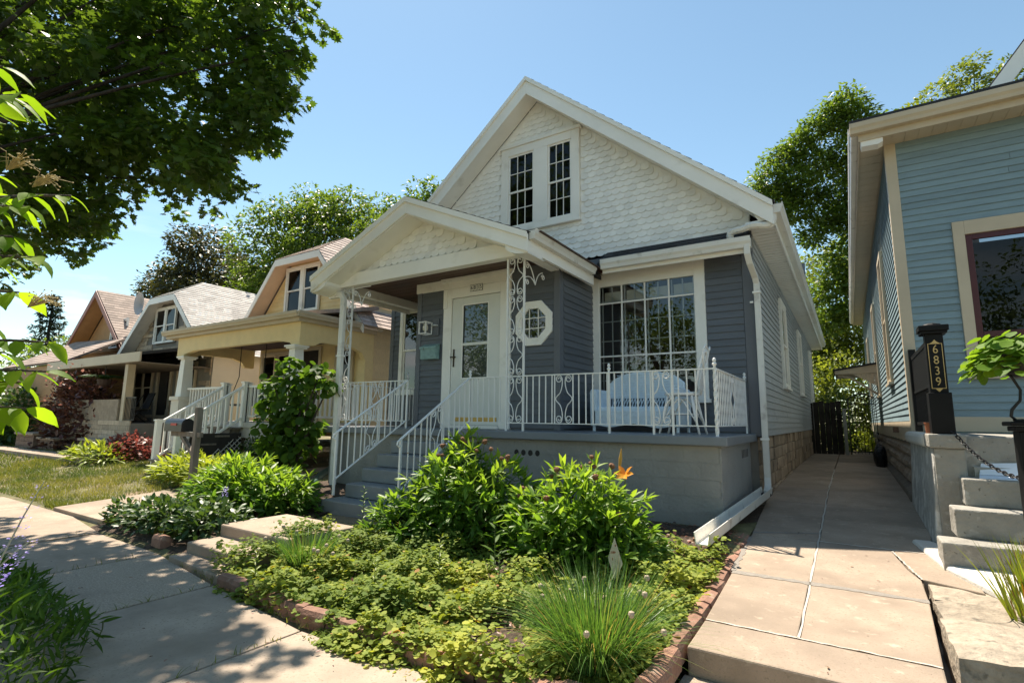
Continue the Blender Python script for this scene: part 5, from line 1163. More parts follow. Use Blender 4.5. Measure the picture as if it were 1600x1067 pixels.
n = 260; a = rng.random(n)*2*PI; V, F, t = blade_arrays(np.stack([-19.6+.05*np.cos(a), 6.95+.05*np.sin(a), np.full(n, 2.55)], 1), np.stack([np.cos(a), np.sin(a)], 1)*.7, .42+.15*rng.random(n), .05, 1.1); link('fronds', npmesh('fronds', V, F, t), M['fern'], HF)

# ================================================================== the tan house farther on
TAN = thing('house', 'tan house with steep brown gable roof beyond the stone house', 'house', (-27.00, 13, .4))
MB().box(-30.70, -24.50, 9.7, 18, .5, 4.3).obj('wall', M['tan_wall'], TAN)
MB().prism([(-30.10, 9.6, 4.2), (-24.50, 9.6, 4.2), (-27.30, 9.6, 6.5)], (0, .1, 0)).obj('gable_wall', M['tan_wall'], TAN)
for a, b in ((-26.80, -26.15), (-26.00, -25.40)): window(TAN, (0, 9.58, 0), FRONT, a, b, 4.35, 5.45, .08, m=M['trim'], glass=M['glass_dim'], sill=False)
tr_ = MB().prism([(-27.30, 9.0, 6.85), (-24.10, 9.0, 4.1), (-24.10, 9.0, 4.0), (-27.30, 9.0, 6.7)], (0, 9.5, 0)).prism([(-27.30, 9.0, 6.85), (-27.30, 9.0, 6.7), (-30.50, 9.0, 4.0), (-30.50, 9.0, 4.1)], (0, 9.5, 0)).obj('roof', M['roof_brown'], TAN)
mb = MB(); courses(mb, (-24.08, 8.98, 4.12), (-24.08, 18, 4.12), (-27.30, 18, 6.87), (-27.30, 8.98, 6.87), 22); mb.obj('roof_shingles', M['roof_brown'], tr_, kind='stuff')
for s in (1, -1): MB().prism([(-27.30, 8.98, 6.84), (-27.30+s*3.2, 8.98, 4.08), (-27.30+s*3.2, 8.98, 3.85), (-27.30, 8.98, 6.55)][::s], (0, -.04, 0)).obj('rake_board', M['pink_trim'], TAN)
for s in (1, -1): MB().prism([(-27.30, 9.0, 6.66), (-27.30+s*3.1, 9.0, 3.98), (-27.30+s*3.1, 9.0, 3.95), (-27.30, 9.0, 6.62)][::s], (0, .58, 0)).obj('soffit', M['tan_wall'], TAN)
tp = MB().prism([(-30.00, 7.0, 3.3), (-23.10, 7.0, 3.3), (-23.90, 9.0, 4.4), (-28.90, 9.0, 4.6)], (0, 0, .06)).obj('porch_roof', M['roof_brown'], TAN)
courses(MB(), (-30.00, 6.98, 3.37), (-23.10, 6.98, 3.37), (-23.90, 9.0, 4.47), (-28.90, 9.0, 4.67), 10).obj('roof_shingles', M['roof_brown'], tp, kind='stuff')
MB().box(-29.70, -23.40, 7.1, 9.6, .3, 3.28).obj('porch_wall', M['tan_wall'], TAN)
SD = thing('satellite_dish', 'grey satellite dish on a bent pole on the brown roof', 'satellite dish', (-25.10, 10.4, 5.0))
MB().tube([(-25.10, 10.4, 4.9), (-25.25, 10.1, 5.5), (-25.20, 9.9, 6.0)], .05, 6).bar((-25.10, 10.4, 5.0), (-24.40, 10.3, 4.6), .05, .05).obj('mast', M['black_iron'], SD)
MB().add([(-25.05+.36*math.cos(a)*.6, 9.75+.1*math.cos(a), 6.15+.5*math.sin(a)) for a in np.linspace(0, 2*PI, 16, endpoint=False)]+[(-25.20, 9.95, 6.15)], [(i, (i+1) % 16, 16) for i in range(16)]).obj('dish', M['satellite'], SD)
# low stone plinths and walls in front of the stone house
for k, (x0, x1, y0, y1, z0, z1, lab) in enumerate(((-19.2, -17.2, 6.4, 6.8, .3, .80, 'nearest brown stone garden plinth with a flat cap by the red shrub'), (-22.6, -21.2, 6.4, 6.9, .3, .74, 'middle low brown stone garden plinth before the dark bush'), (-24.4, -22.7, 6.3, 6.8, .3, .86, 'farthest brown stone garden plinth, left of the dark bush'))):
    t = thing('stone_plinth', lab, 'plinth', ((x0+x1)/2, y0, z0), 'stone plinths along the garden path')
    MB().box(x0-.06, x1+.06, y0-.06, y1+.06, z1-.07, z1).obj('cap', M['dry_stone'], t, bevel=.012)
    z = z0
    while z < z1-.09:
        x = x0
        while x < x1-.03: l = min(random.uniform(.3, .55), x1-x); MB().box(x, x+l-.012, y0, y1, z, min(z+.13, z1-.072)).obj('stone', M['plinth'], t); x += l
        z += .14
GW = thing('garden_wall', 'low dark stone garden wall between the brown plinths', 'wall', (-20.2, 6.7, .3))
x = -21.1
while x < -19.3: MB().box(x, x+.28, 6.6, 6.8, .3, .58).obj('stone', M['plinth'], GW); x += .29
IF = thing('picket_fence', 'dark iron picket fence far left beyond the lawn', 'fence', (-29, 8.2, .4))
MB().bar((-33, 8.2, 1.25), (-25.5, 8.2, 1.25), .03, .04).obj('top_rail', M['black_iron'], IF); MB().bar((-33, 8.2, .6), (-25.5, 8.2, .6), .03, .04).obj('bottom_rail', M['black_iron'], IF)
for i in range(38): MB().box(-33+.2*i, -32.965+.2*i, 8.185, 8.215, .4, 1.4).obj('picket', M['black_iron'], IF)

# ================================================================== things on the porch
LS = thing('wicker_loveseat', 'pale blue wicker loveseat under the picture window', 'loveseat', (-2.72, 8.0, FL))
lx0, lx1, ly0, ly1 = -3.40, -2.04, 7.62, 8.30
bk = []
for i in range(13): u = i/12; bk.append((lx0+.06+(lx1-lx0-.12)*u, 2.10+.20*math.sin(PI*u)**.6))
MB().prism([(x, ly1-.10, z) for x, z in [(bk[0][0], 1.86)]+bk+[(bk[-1][0], 1.86)]][::-1], (0, .07, 0)).obj('backrest', M['wicker'], LS, bevel=.02)
mb = MB()
x = lx0+.1
strips = []
lat = MB().box(lx0+.08, lx1-.08, ly1-.06, ly1-.055, 1.66, 1.87).obj('back_band', M['wicker_dark'], LS)
for s in (1, -1):
    x = lx0+.08
    while x < lx1-.1: MB().bar((x, ly1-.085-.004*s, 1.66), (x+s*.10+(0 if s > 0 else .10), ly1-.085-.004*s, 1.87), .012, .008, (0, 1, 0)).obj('wicker_strand', M['wicker'], lat); x += .048
for k in range(9):
    z = 1.90+.042*k; half = .5
    if z < 2.26: MB().bar((lx0+.12+.012*k, ly1-.108, z), (lx1-.12-.012*k, ly1-.108, z+.02), .01, .012, (0, 1, 0)).obj('wicker_strand', M['cushion'], LS)
MB().box(lx0+.07, lx1-.07, ly0+.03, ly1-.11, 1.62, 1.72).obj('cushion', M['cushion'], LS, bevel=.035)
sk = [(lx0+.04, 1.44), (lx0+.3, 1.40), ((lx0+lx1)/2, 1.46), (lx1-.3, 1.40), (lx1-.04, 1.44), (lx1-.04, 1.66), (lx0+.04, 1.66)]
MB().prism([(x, ly0, z) for x, z in sk], (0, .03, 0)).obj('front_skirt', M['wicker'], LS, bevel=.01)
for x in (lx0+.035, lx1-.035):
    MB().prism([(x-.05, ly0+.0, 1.42), (x-.06, ly0+.0, 1.93), (x-.04, ly0+.0, 1.99), (x+.04, ly0+.0, 1.99), (x+.06, ly0+.0, 1.93), (x+.05, ly0+.0, 1.42)][::-1], (0, .62, 0)).obj('arm', M['wicker'], LS, bevel=.02)
    for y in (ly0+.04, ly1-.06): MB().tube([(x, y, FL+.002), (x, y, 1.45)], .024, 8).obj('leg', M['wicker'], LS)
CHR = thing('metal_chair', 'white bentwood style chair with curled back behind the corner of the railing', 'chair', (-1.85, 7.12, FL))
cx, cy, cz = -1.86, 7.12, 1.86
MB().lathe([(.2, -.02), (.225, -.012), (.225, .01), (.2, .022)], (cx, cy, cz), 20).obj('seat', M['iron'], CHR, smooth=False)
legs = [(-.17, -.15), (.17, -.15), (.17, .15), (-.17, .15)]
for a, b in legs: MB().tube([(cx+a*.9, cy+b*.9, cz-.02), (cx+a*1.15, cy+b*1.15, cz-.27), (cx+a*1.5, cy+b*1.4, FL+.003)], [.017, .016, .014], 8).obj('leg', M['iron'], CHR, smooth=True)
for (a, b), (c, d) in zip(legs, legs[1:]+legs[:1]):
    MB().tube([(cx+(a*(1-t)+c*t)*(1.25-.35*math.sin(PI*t)), cy+(b*(1-t)+d*t)*(1.25-.35*math.sin(PI*t)), cz-.36+.30*math.sin(PI*t)) for t in np.linspace(0, 1, 11)], .011, 6).obj('brace_hoop', M['iron'], CHR, smooth=True)
MB().tube([(cx+.20*math.cos(a), cy+.18*math.sin(a), cz-.26) for a in np.linspace(0, 2*PI, 16, endpoint=False)], .010, 6, closed=True).obj('stretcher_ring', M['iron'], CHR)
bx = cx+.19
MB().tube([(bx+.02+.11*t, cy-.19*math.cos(PI*u)*(.75+.5*math.sin(PI*u)), cz+.56*math.sin(PI*u)**.75) for u in np.linspace(0, 1, 17) for t in [math.sin(PI*u)]], .015, 7).obj('back_hoop', M['iron'], CHR, smooth=True)
MB().tube([(bx+.01+.08*math.sin(PI*u), cy-.11*math.cos(PI*u), cz+.40*math.sin(PI*u)**.8) for u in np.linspace(0, 1, 13)], .011, 6).obj('back_hoop', M['iron'], CHR, smooth=True)
for s in (-1, 1):
    MB().tube([(bx+.11+.02*s*0, cy+s*(.04+.01)+u, cz+.44+v) for u, v in spiral((s*.05, .04), .012, .075, .3, 1.3*s)], .011, 6).obj('back_curl', M['iron'], CHR, smooth=True)
    MB().tube([(bx+.10, cy+s*.02, cz+.30), (bx+.12, cy+s*.10, cz+.42), (bx+.13, cy+s*.17, cz+.56), (bx+.16, cy+s*.12, cz+.63), (bx+.17, cy+s*.05, cz+.58)], .012, 6).obj('back_curl', M['iron'], CHR, smooth=True)
MB().prism([(bx+.045, cy-.12, cz+.05), (bx+.045, cy+.12, cz+.05), (bx+.10, cy+.10, cz+.32), (bx+.10, cy-.10, cz+.32)], (.008, 0, 0)).obj('back_panel', mat('white_woven_panel', (.66, .68, .68), .6, .1, 30), CHR)
# lantern, letter box, number plate by the door
LT = thing('wall_lantern', 'white lantern with clear glass on the siding left of the door', 'lantern', (-6.5, YD, 3.0))
MB().box(-6.46, -6.30, YD-.045, YD-.026, 3.02, 3.34).obj('backplate', M['siding_board'], LT)
q = (-6.60, -6.44, YD-.24, YD-.08)
lf = MB()
for x in q[:2]:
    for y in q[2:]: lf.box(x-.008, x+.008, y-.008, y+.008, 3.04, 3.26)
for z in (3.04, 3.252): lf.box(q[0]-.01, q[1]+.01, q[2]-.01, q[2]+.01, z, z+.016).box(q[0]-.01, q[1]+.01, q[3]-.01, q[3]+.01, z, z+.016).box(q[0]-.01, q[0]+.01, q[2]+.01, q[3]-.01, z, z+.016).box(q[1]-.01, q[1]+.01, q[2]+.01, q[3]-.01, z, z+.016)
lf.obj('cage', M['iron'], LT); MB().lathe([(.01, 3.10), (.045, 3.12), (.05, 3.18), (.02, 3.25)], (-6.52, YD-.16, 0), 10).obj('bulb', M['blind'], LT, smooth=True)
MB().lathe([(.075, 0), (.06, .02), (.01, .03)], (-6.38, YD-.06, 3.2), 12).obj('wall_rose', M['iron'], LT)
LB = thing('letter_box', 'verdigris metal letter box on the siding below the lantern', 'letter box', (-6.46, YD, 2.6))
MB().prism([(-6.64, YD-.03, 2.58), (-6.64, YD-.14, 2.58), (-6.64, YD-.15, 2.80), (-6.64, YD-.03, 2.86)], (.37, 0, 0)).obj('box', M['patina'], LB, bevel=.006)
MB().prism([(-6.65, YD-.03, 2.868), (-6.65, YD-.16, 2.808), (-6.65, YD-.165, 2.77), (-6.65, YD-.152, 2.80)], (.39, 0, 0)).obj('lid', M['patina'], LB)
NPL = thing('number_plate', 'small dark house number plate reading 6835 above the door', 'number plate', (-5.43, YD-.06, 3.8))
MB().box(-5.57, -5.30, YD-.068, YD-.0605, 3.755, 3.875).obj('plate', mat('dark_plate', (.05, .05, .048), .5), NPL)
for k, ch in enumerate('6835'):
    MB().box(-5.562+.066*k, -5.504+.066*k, YD-.071, YD-.0685, 3.763, 3.867).obj('tile', M['trim'], NPL)
    me = text_mesh(ch, .105); me.materials.append(M['black_paint']); o = inst('numeral', me, (-5.533+.066*k, YD-.0725, 3.815), (PI/2, 0, 0), (.8, 1, 1), NPL); o.matrix_parent_inverse = Matrix.Translation(-NPL.location)
DMK = thing('diamond_marker', 'weathered diamond shaped marker on a stake behind the chives', 'garden marker', (-1.52, 3.8, .1))
MB().prism([(-1.53, 3.82, .35), (-1.46, 3.80, .475), (-1.52, 3.80, .65), (-1.58, 3.82, .50)], (0, .006, 0)).obj('plate', M['marker'], DMK)
MB().tube([(-1.525, 3.83, .05), (-1.525, 3.828, .6)], .006, 5).obj('stake', M['black_iron'], DMK)

# ================================================================== plants
def sph(n):
    v = rng.normal(size=(n, 3)); return unit(v)
def crown_arrays(clumps, per_r3, size, tpl, flat=.8, droop=.25, nmin=20, shell=.55):
    parts = []
    for (x, y, z, r) in clumps:
        n = max(nmin, int(per_r3*r*r)); d = sph(n); rad = r*(shell+(1-shell)*rng.random(n))**.8*(.85+.3*rng.random(n)); p = np.array([x, y, z])+d*rad[:, None]*np.array([1, 1, flat])
        ax = d*np.array([1, 1, .4])+rng.normal(0, .5, (n, 3)); ax[:, 2] -= droop; nr = np.array([0, 0, 1.0])+.5*d+rng.normal(0, .45, (n, 3))
        parts.append(leaf_arrays(p, ax, nr, size*(.7+.6*rng.random(n)), tpl, np.clip(rng.random(n)*.8+.2*rng.random(), 0, 1)))
    return cat_arrays(parts)
def limbs(mb, base, fork, clumps, r0, k=28, seed=1):
    rs = random.Random(seed); cs = sorted(clumps, key=lambda c: -c[3])[:k]
    for c in cs:
        a = Vector(fork)+Vector((rs.uniform(-.1, .1)*r0*4, rs.uniform(-.1, .1)*r0*4, rs.uniform(-.2, .3))); b = Vector(c[:3]); m = a.lerp(b, .5)+Vector((rs.uniform(-.3, .3), rs.uniform(-.3, .3), rs.uniform(.1, .5)))*(b-a).length*.16
        P = [(1-t)**2*a+2*(1-t)*t*m+t*t*b for t in np.linspace(0, 1, 7)]; mb.tube(P, [r0*.42*(1-t)**1.1+.012 for t in np.linspace(0, 1, 7)], 5)
def tree(name, label, base, fork, clumps, leaf, size, per, tpl=L_DIAMOND, r=.25, bark='bark', group=None, k=28, flat=.8, lean=0, shell=.55):
    t = thing(name, label, 'tree', base, group)
    mb = MB(); b, f = Vector(base), Vector(fork); P = [b-Vector((0, 0, .2))]+[b.lerp(f, u)+Vector((lean*math.sin(u*3), .1*math.sin(u*5), 0)) for u in (.1, .35, .6, .85, 1)]
    mb.tube(P, [r*1.5, r*1.2, r, r*.9, r*.8, r*.66], 9); limbs(mb, base, fork, clumps, r, k); mb.obj('trunk', M[bark], t, smooth=True)
    V, F, tt = crown_arrays(clumps, per, size, tpl, flat, shell=shell); link('crown', npmesh('crown', V, F, tt), M[leaf], t); return t
def clumps_in(c, rad, n, r, seed, low=-1.0, power=.45):
    g = np.random.default_rng(seed); out_ = []
    while len(out_) < n:
        d = g.normal(size=3); d /= np.linalg.norm(d)
        if d[2] < low: continue
        u = g.random()**power; out_.append((c[0]+d[0]*rad[0]*u, c[1]+d[1]*rad[1]*u, c[2]+d[2]*rad[2]*u, r*g.uniform(.65, 1.3)))
    return out_

# street maple, its crown hanging over the pavement from the left
MAPLE = [(-12.16,2.11,6.92,0.20), (-6.71,3.98,6.44,0.42), (-8.57,3.36,5.70,0.52), (-13.37,2.82,4.57,0.30), (-8.09,4.15,4.94,0.20), (-8.54,3.86,8.34,0.30), (-6.99,4.44,6.35,0.30), (-12.49,4.39,6.43,0.20), (-12.01,3.71,10.08,0.20), (-9.68,3.76,7.80,0.20), (-6.72,4.32,6.86,0.20), (-10.98,4.10,7.15,0.20), (-7.40,4.35,6.45,0.42), (-10.47,2.10,7.29,0.20), (-8.36,4.30,7.10,0.20), (-9.04,2.62,5.55,0.30), (-9.43,3.68,5.47,0.42), (-8.30,2.83,6.63,0.20), (-6.96,4.40,7.68,0.20), (-14.11,2.35,9.14,0.30), (-10.71,3.72,8.07,0.20), (-7.13,3.77,6.82,0.20), (-12.09,2.65,3.77,0.20), (-12.99,2.16,8.37,0.52), (-13.12,2.86,4.48,0.20), (-7.61,3.56,5.51,0.42), (-11.18,1.90,7.07,0.30), (-9.72,3.17,8.88,0.20), (-16.16,2.31,11.03,0.20), (-11.62,4.19,8.92,0.20), (-9.69,3.70,8.24,0.42), (-11.75,2.63,7.41,0.42), (-7.20,4.17,6.64,0.20), (-11.29,3.64,4.63,0.20), (-7.85,3.68,7.40,0.20), (-12.06,2.01,8.25,0.20), (-11.84,2.79,7.98,0.52), (-10.90,3.48,6.05,0.42), (-8.42,4.17,6.16,0.20), (-9.96,2.84,5.81,0.20), (-8.67,3.85,5.52,0.30), (-9.50,2.55,6.96,0.30), (-11.45,3.98,6.56,0.30), (-12.99,3.43,6.03,0.20), (-11.88,2.36,7.15,0.20), (-12.85,2.35,7.82,0.20), (-11.19,4.22,9.52,0.42), (-12.73,2.33,5.40,0.30), (-9.79,3.35,8.25,0.30), (-11.82,3.39,8.58,0.20), (-10.41,3.90,9.26,0.42), (-10.54,3.85,6.95,0.20), (-13.57,2.41,6.52,0.30), (-12.61,3.15,6.59,0.30), (-10.54,2.95,8.33,0.20), (-7.76,4.05,6.28,0.20), (-10.87,2.91,8.11,0.30), (-9.83,3.37,5.04,0.30), (-10.06,3.58,6.62,0.30), (-12.72,2.38,7.49,0.20), (-10.79,2.98,8.66,0.42), (-13.78,2.73,5.16,0.42), (-6.90,4.09,6.92,0.20), (-13.20,2.37,10.08,0.20), (-11.94,3.08,4.66,0.20), (-12.61,3.27,7.23,0.30), (-6.79,3.79,5.91,0.30), (-9.35,3.33,8.34,0.20), (-11.65,3.28,8.84,0.20), (-6.78,4.46,7.90,0.20), (-11.48,2.99,8.87,0.30), (-13.87,3.33,8.09,0.30), (-11.74,2.77,8.66,0.42), (-12.70,2.30,8.71,0.30), (-9.81,3.91,7.73,0.20), (-9.84,1.92,6.66,0.20), (-13.27,2.91,7.99,0.30), (-11.18,2.60,4.34,0.42), (-9.90,3.68,6.44,0.20), (-12.17,3.44,5.03,0.30), (-15.42,2.76,10.67,0.30), (-8.69,3.54,7.40,0.20), (-14.74,2.38,8.27,0.30), (-11.22,1.73,7.99,0.30), (-10.45,3.19,8.75,0.30), (-12.11,3.78,7.54,0.52), (-10.15,2.79,8.78,0.20), (-11.31,3.78,7.38,0.42), (-14.42,2.60,5.54,0.30), (-11.65,2.84,6.91,0.30), (-7.37,4.12,8.13,0.20), (-11.66,3.56,9.38,0.52), (-7.34,3.38,7.00,0.30), (-12.09,3.33,8.79,0.20), (-8.76,4.18,7.91,0.30), (-12.97,2.76,6.54,0.42), (-8.54,3.45,7.80,0.52), (-11.74,2.18,6.58,0.30), (-11.29,4.13,7.06,0.20), (-8.23,4.30,8.01,0.42), (-10.08,4.36,6.24,0.42), (-14.10,3.65,8.63,0.30), (-12.11,3.83,5.29,0.20), (-10.09,3.33,8.10,0.20), (-11.08,4.72,6.66,0.20), (-14.17,3.25,6.93,0.30), (-13.11,3.54,9.18,0.42), (-10.46,4.51,5.32,0.20), (-14.11,3.46,4.61,0.20), (-12.31,2.92,9.63,0.42), (-14.29,2.99,7.48,0.42), (-8.19,4.20,6.84,0.52), (-11.13,2.55,7.57,0.30), (-6.10,4.31,7.07,0.20), (-11.80,3.25,5.97,0.30), (-8.60,2.77,8.01,0.20), (-10.10,2.01,7.93,0.30), (-10.13,2.64,5.65,0.42), (-7.78,3.84,5.22,0.30), (-12.72,1.98,7.42,0.20), (-7.64,3.85,8.30,0.20), (-12.82,3.34,7.67,0.42), (-14.23,2.86,9.40,0.20), (-9.52,3.11,6.82,0.42), (-8.68,3.98,7.43,0.20), (-11.07,3.89,7.91,0.42), (-7.92,4.24,8.30,0.30), (-10.46,3.27,6.60,0.42), (-12.05,3.22,9.10,0.30), (-13.25,3.14,5.80,0.52), (-10.73,2.03,5.62,0.30), (-7.60,4.53,7.35,0.52), (-14.43,2.49,8.75,0.30), (-8.21,4.07,6.49,0.30), (-12.93,2.35,9.72,0.30), (-9.55,4.18,5.58,0.42), (-7.87,4.29,8.82,0.30), (-7.84,3.53,5.97,0.20), (-7.37,4.18,6.17,0.30), (-9.19,4.27,5.59,0.20), (-8.56,3.90,6.10,0.30), (-15.29,2.36,8.66,0.20), (-11.49,3.54,7.10,0.20), (-12.00,3.34,7.41,0.42), (-12.98,3.15,7.95,0.30), (-9.75,3.12,8.42,0.20), (-9.33,2.92,7.42,0.52), (-10.00,3.50,6.08,0.30), (-8.93,3.23,7.98,0.52), (-9.56,3.81,6.19,0.42), (-10.99,4.10,6.41,0.20), (-11.92,2.95,7.11,0.42), (-7.27,4.31,5.84,0.20), (-11.87,2.87,9.61,0.30), (-13.28,2.94,9.01,0.52), (-10.32,4.06,7.24,0.30), (-10.37,3.07,4.78,0.52), (-10.55,4.21,8.31,0.52), (-10.73,2.86,5.60,0.30), (-12.99,2.31,6.33,0.30), (-8.57,4.18,5.75,0.30), (-12.87,2.21,6.90,0.42), (-11.01,2.05,7.68,0.42), (-10.36,2.88,8.04,0.20), (-15.58,2.51,9.10,0.42), (-12.05,2.53,8.08,0.20), (-14.88,2.30,10.60,0.20), (-15.30,3.15,6.99,0.20), (-8.51,3.53,7.29,0.20), (-10.54,3.02,4.28,0.42), (-8.77,4.67,5.48,0.20), (-10.14,3.79,7.69,0.42), (-7.33,3.90,7.72,0.52), (-8.03,4.07,5.86,0.20), (-12.28,2.46,4.07,0.20), (-9.41,3.45,6.53,0.52), (-7.76,3.41,6.43,0.52), (-9.21,4.00,5.12,0.20), (-12.48,2.43,9.51,0.42), (-9.71,4.17,7.23,0.20), (-11.70,1.76,7.80,0.20), (-11.33,2.17,4.48,0.20), (-7.37,4.21,7.05,0.30), (-14.84,3.62,4.58,0.20), (-7.12,3.54,7.65,0.20), (-11.62,3.08,7.33,0.30), (-7.78,4.01,6.06,0.20), (-7.54,3.48,4.94,0.52), (-8.86,3.85,7.81,0.42), (-9.55,3.16,7.29,0.20), (-12.21,3.91,5.83,0.30), (-11.32,1.91,6.74,0.20), (-10.66,3.81,5.70,0.42), (-9.57,2.19,6.56,0.20), (-9.05,2.22,6.64,0.52), (-7.11,3.79,6.54,0.20), (-10.84,4.19,8.90,0.20), (-14.60,2.95,8.32,0.52), (-11.63,4.05,9.04,0.20), (-8.77,2.79,5.55,0.30), (-10.75,3.88,7.88,0.20), (-10.47,4.01,9.66,0.30), (-7.40,3.95,6.80,0.20), (-14.83,2.39,9.36,0.30), (-7.33,4.02,4.80,0.20), (-8.91,4.35,6.87,0.20), (-13.60,3.98,5.40,0.20), (-11.50,4.08,8.75,0.30), (-14.81,3.38,6.61,0.30), (-9.21,3.86,6.07,0.30), (-8.32,4.11,5.82,0.20), (-7.22,3.70,5.78,0.30), (-9.96,2.55,4.61,0.30), (-10.17,2.04,4.99,0.20), (-12.37,3.37,9.59,0.30), (-9.16,3.97,8.11,0.20), (-10.07,3.55,8.60,0.52), (-10.06,3.13,5.63,0.42), (-10.72,3.76,6.11,0.20), (-10.25,2.69,8.63,0.20), (-10.40,2.50,8.19,0.20), (-8.79,3.92,8.80,0.30), (-10.99,3.00,4.73,0.42), (-12.24,4.13,6.92,0.30), (-9.03,4.32,6.05,0.20), (-6.56,4.15,6.87,0.30), (-8.13,3.68,7.50,0.30), (-13.12,2.44,7.24,0.20), (-12.34,4.02,5.15,0.30), (-13.63,3.35,7.56,0.20), (-12.28,2.29,9.01,0.42), (-12.88,3.86,5.37,0.20), (-7.38,3.73,6.24,0.20), (-12.32,3.52,5.50,0.52), (-9.44,2.88,5.96,0.30), (-13.84,2.23,8.94,0.30), (-9.92,3.03,7.45,0.42), (-11.44,2.33,7.83,0.30), (-10.76,2.82,6.13,0.30), (-6.57,4.06,7.81,0.30), (-9.39,3.20,8.66,0.30), (-13.47,3.97,4.69,0.20), (-8.12,3.50,5.06,0.30), (-15.51,3.52,6.31,0.52), (-11.38,3.45,6.43,0.52), (-13.19,2.46,7.47,0.20), (-8.89,3.13,7.48,0.52), (-15.12,2.95,8.15,0.52), (-11.29,2.57,6.22,0.20), (-12.55,2.97,9.96,0.20), (-7.20,4.07,5.71,0.42), (-15.39,2.87,5.00,0.20), (-15.89,3.16,7.83,0.30), (-11.78,3.00,5.65,0.42), (-8.41,4.56,6.47,0.42), (-13.55,3.12,5.54,0.20), (-14.08,4.08,5.59,0.42), (-14.49,3.42,6.24,0.42), (-14.04,3.05,6.50,0.20), (-11.27,2.64,5.86,0.30), (-7.97,4.18,7.81,0.30), (-10.48,3.13,5.39,0.30), (-8.36,4.03,5.36,0.42), (-9.93,3.29,4.65,0.30), (-11.26,2.08,6.55,0.20), (-7.71,4.06,8.12,0.30), (-12.29,3.73,9.87,0.52), (-7.38,3.31,7.42,0.30), (-9.14,3.93,7.07,0.30), (-10.52,3.19,5.05,0.20), (-10.41,2.51,5.20,0.52), (-12.68,3.25,10.41,0.20), (-10.34,2.55,7.65,0.20), (-11.97,3.67,4.97,0.20), (-7.65,3.33,7.51,0.20), (-8.74,3.52,8.28,0.20), (-12.32,3.50,8.14,0.20), (-9.83,4.13,8.29,0.30), (-9.89,2.82,6.87,0.52), (-12.44,2.19,8.03,0.30), (-13.78,2.95,5.42,0.20), (-9.32,4.02,7.80,0.20), (-12.71,3.80,4.65,0.20), (-11.74,2.36,5.18,0.30), (-9.37,4.38,6.05,0.52), (-10.43,4.38,6.46,0.42), (-10.22,3.70,6.29,0.30), (-10.85,4.17,10.04,0.52), (-9.09,4.50,5.00,0.20), (-11.14,2.21,5.80,0.42), (-16.16,2.99,5.44,0.30), (-12.06,2.57,4.51,0.30), (-12.15,2.70,6.09,0.20), (-14.05,2.61,10.08,0.52), (-10.08,3.40,9.13,0.30), (-7.79,4.47,5.99,0.30), (-9.34,3.08,5.59,0.52), (-15.11,2.90,5.99,0.42), (-8.42,3.62,5.87,0.20), (-8.23,3.56,7.13,0.20), (-7.64,4.33,6.79,0.42), (-10.48,2.21,3.96,0.30), (-11.20,3.40,8.30,0.20), (-11.81,1.92,8.53,0.42), (-7.40,3.82,5.51,0.20), (-15.82,3.54,4.92,0.30), (-14.45,3.18,6.89,0.30), (-6.79,3.59,7.32,0.30), (-10.06,2.01,6.33,0.30), (-8.22,3.74,5.66,0.30), (-12.28,3.39,10.01,0.20), (-9.85,3.77,6.29,0.20), (-13.15,3.30,8.53,0.30), (-8.54,4.62,6.16,0.30), (-7.47,4.36,8.46,0.52), (-12.55,3.11,8.61,0.20), (-7.84,3.96,7.36,0.42), (-6.97,4.31,6.86,0.20), (-11.67,2.39,7.25,0.20), (-12.11,3.02,6.03,0.52), (-12.21,2.82,4.83,0.20), (-10.53,3.67,8.55,0.42), (-10.08,2.29,4.63,0.20), (-10.36,2.39,4.61,0.30), (-12.57,2.10,7.01,0.20), (-7.88,4.11,6.49,0.30), (-14.13,3.29,5.17,0.52), (-13.07,3.16,9.88,0.20), (-9.99,2.24,4.00,0.20), (-8.97,4.10,5.81,0.30)]
ext = clumps_in((-11.0, 1.2, 10.0), (4.6, 4.4, 3.4), 60, .8, 3)
ext = [c for c in ext if c[1] < 2.6 or c[0] < -13 or c[2] > 12]
MT = thing('maple_tree', 'large dark green maple with branches over the sidewalk, upper left', 'tree', (-12.2, .2, -.05))
mb = MB(); mb.tube([(-12.2, .2, -.2), (-12.2, .2, .3), (-12.1, .25, 1.6), (-11.9, .4, 3.2), (-11.7, .6, 4.6)], [.46, .36, .31, .29, .26], 10)
limbs(mb, None, (-11.7, .6, 4.6), [c for i, c in enumerate(MAPLE) if i % 9 == 0], .085, 26, 5); limbs(mb, None, (-11.7, .6, 4.6), ext, .2, 9, 6)
mb.obj('trunk', M['bark_dark'], MT, smooth=True)
V, F, tt = cat_arrays([crown_arrays(MAPLE, 780, .12, L_MAPLE, .75, .35, 26, .3), crown_arrays(ext, 120, .17, L_MAPLE, .75, .35, 20)])
link('crown', npmesh('crown', V, F, tt), M['maple'], MT)
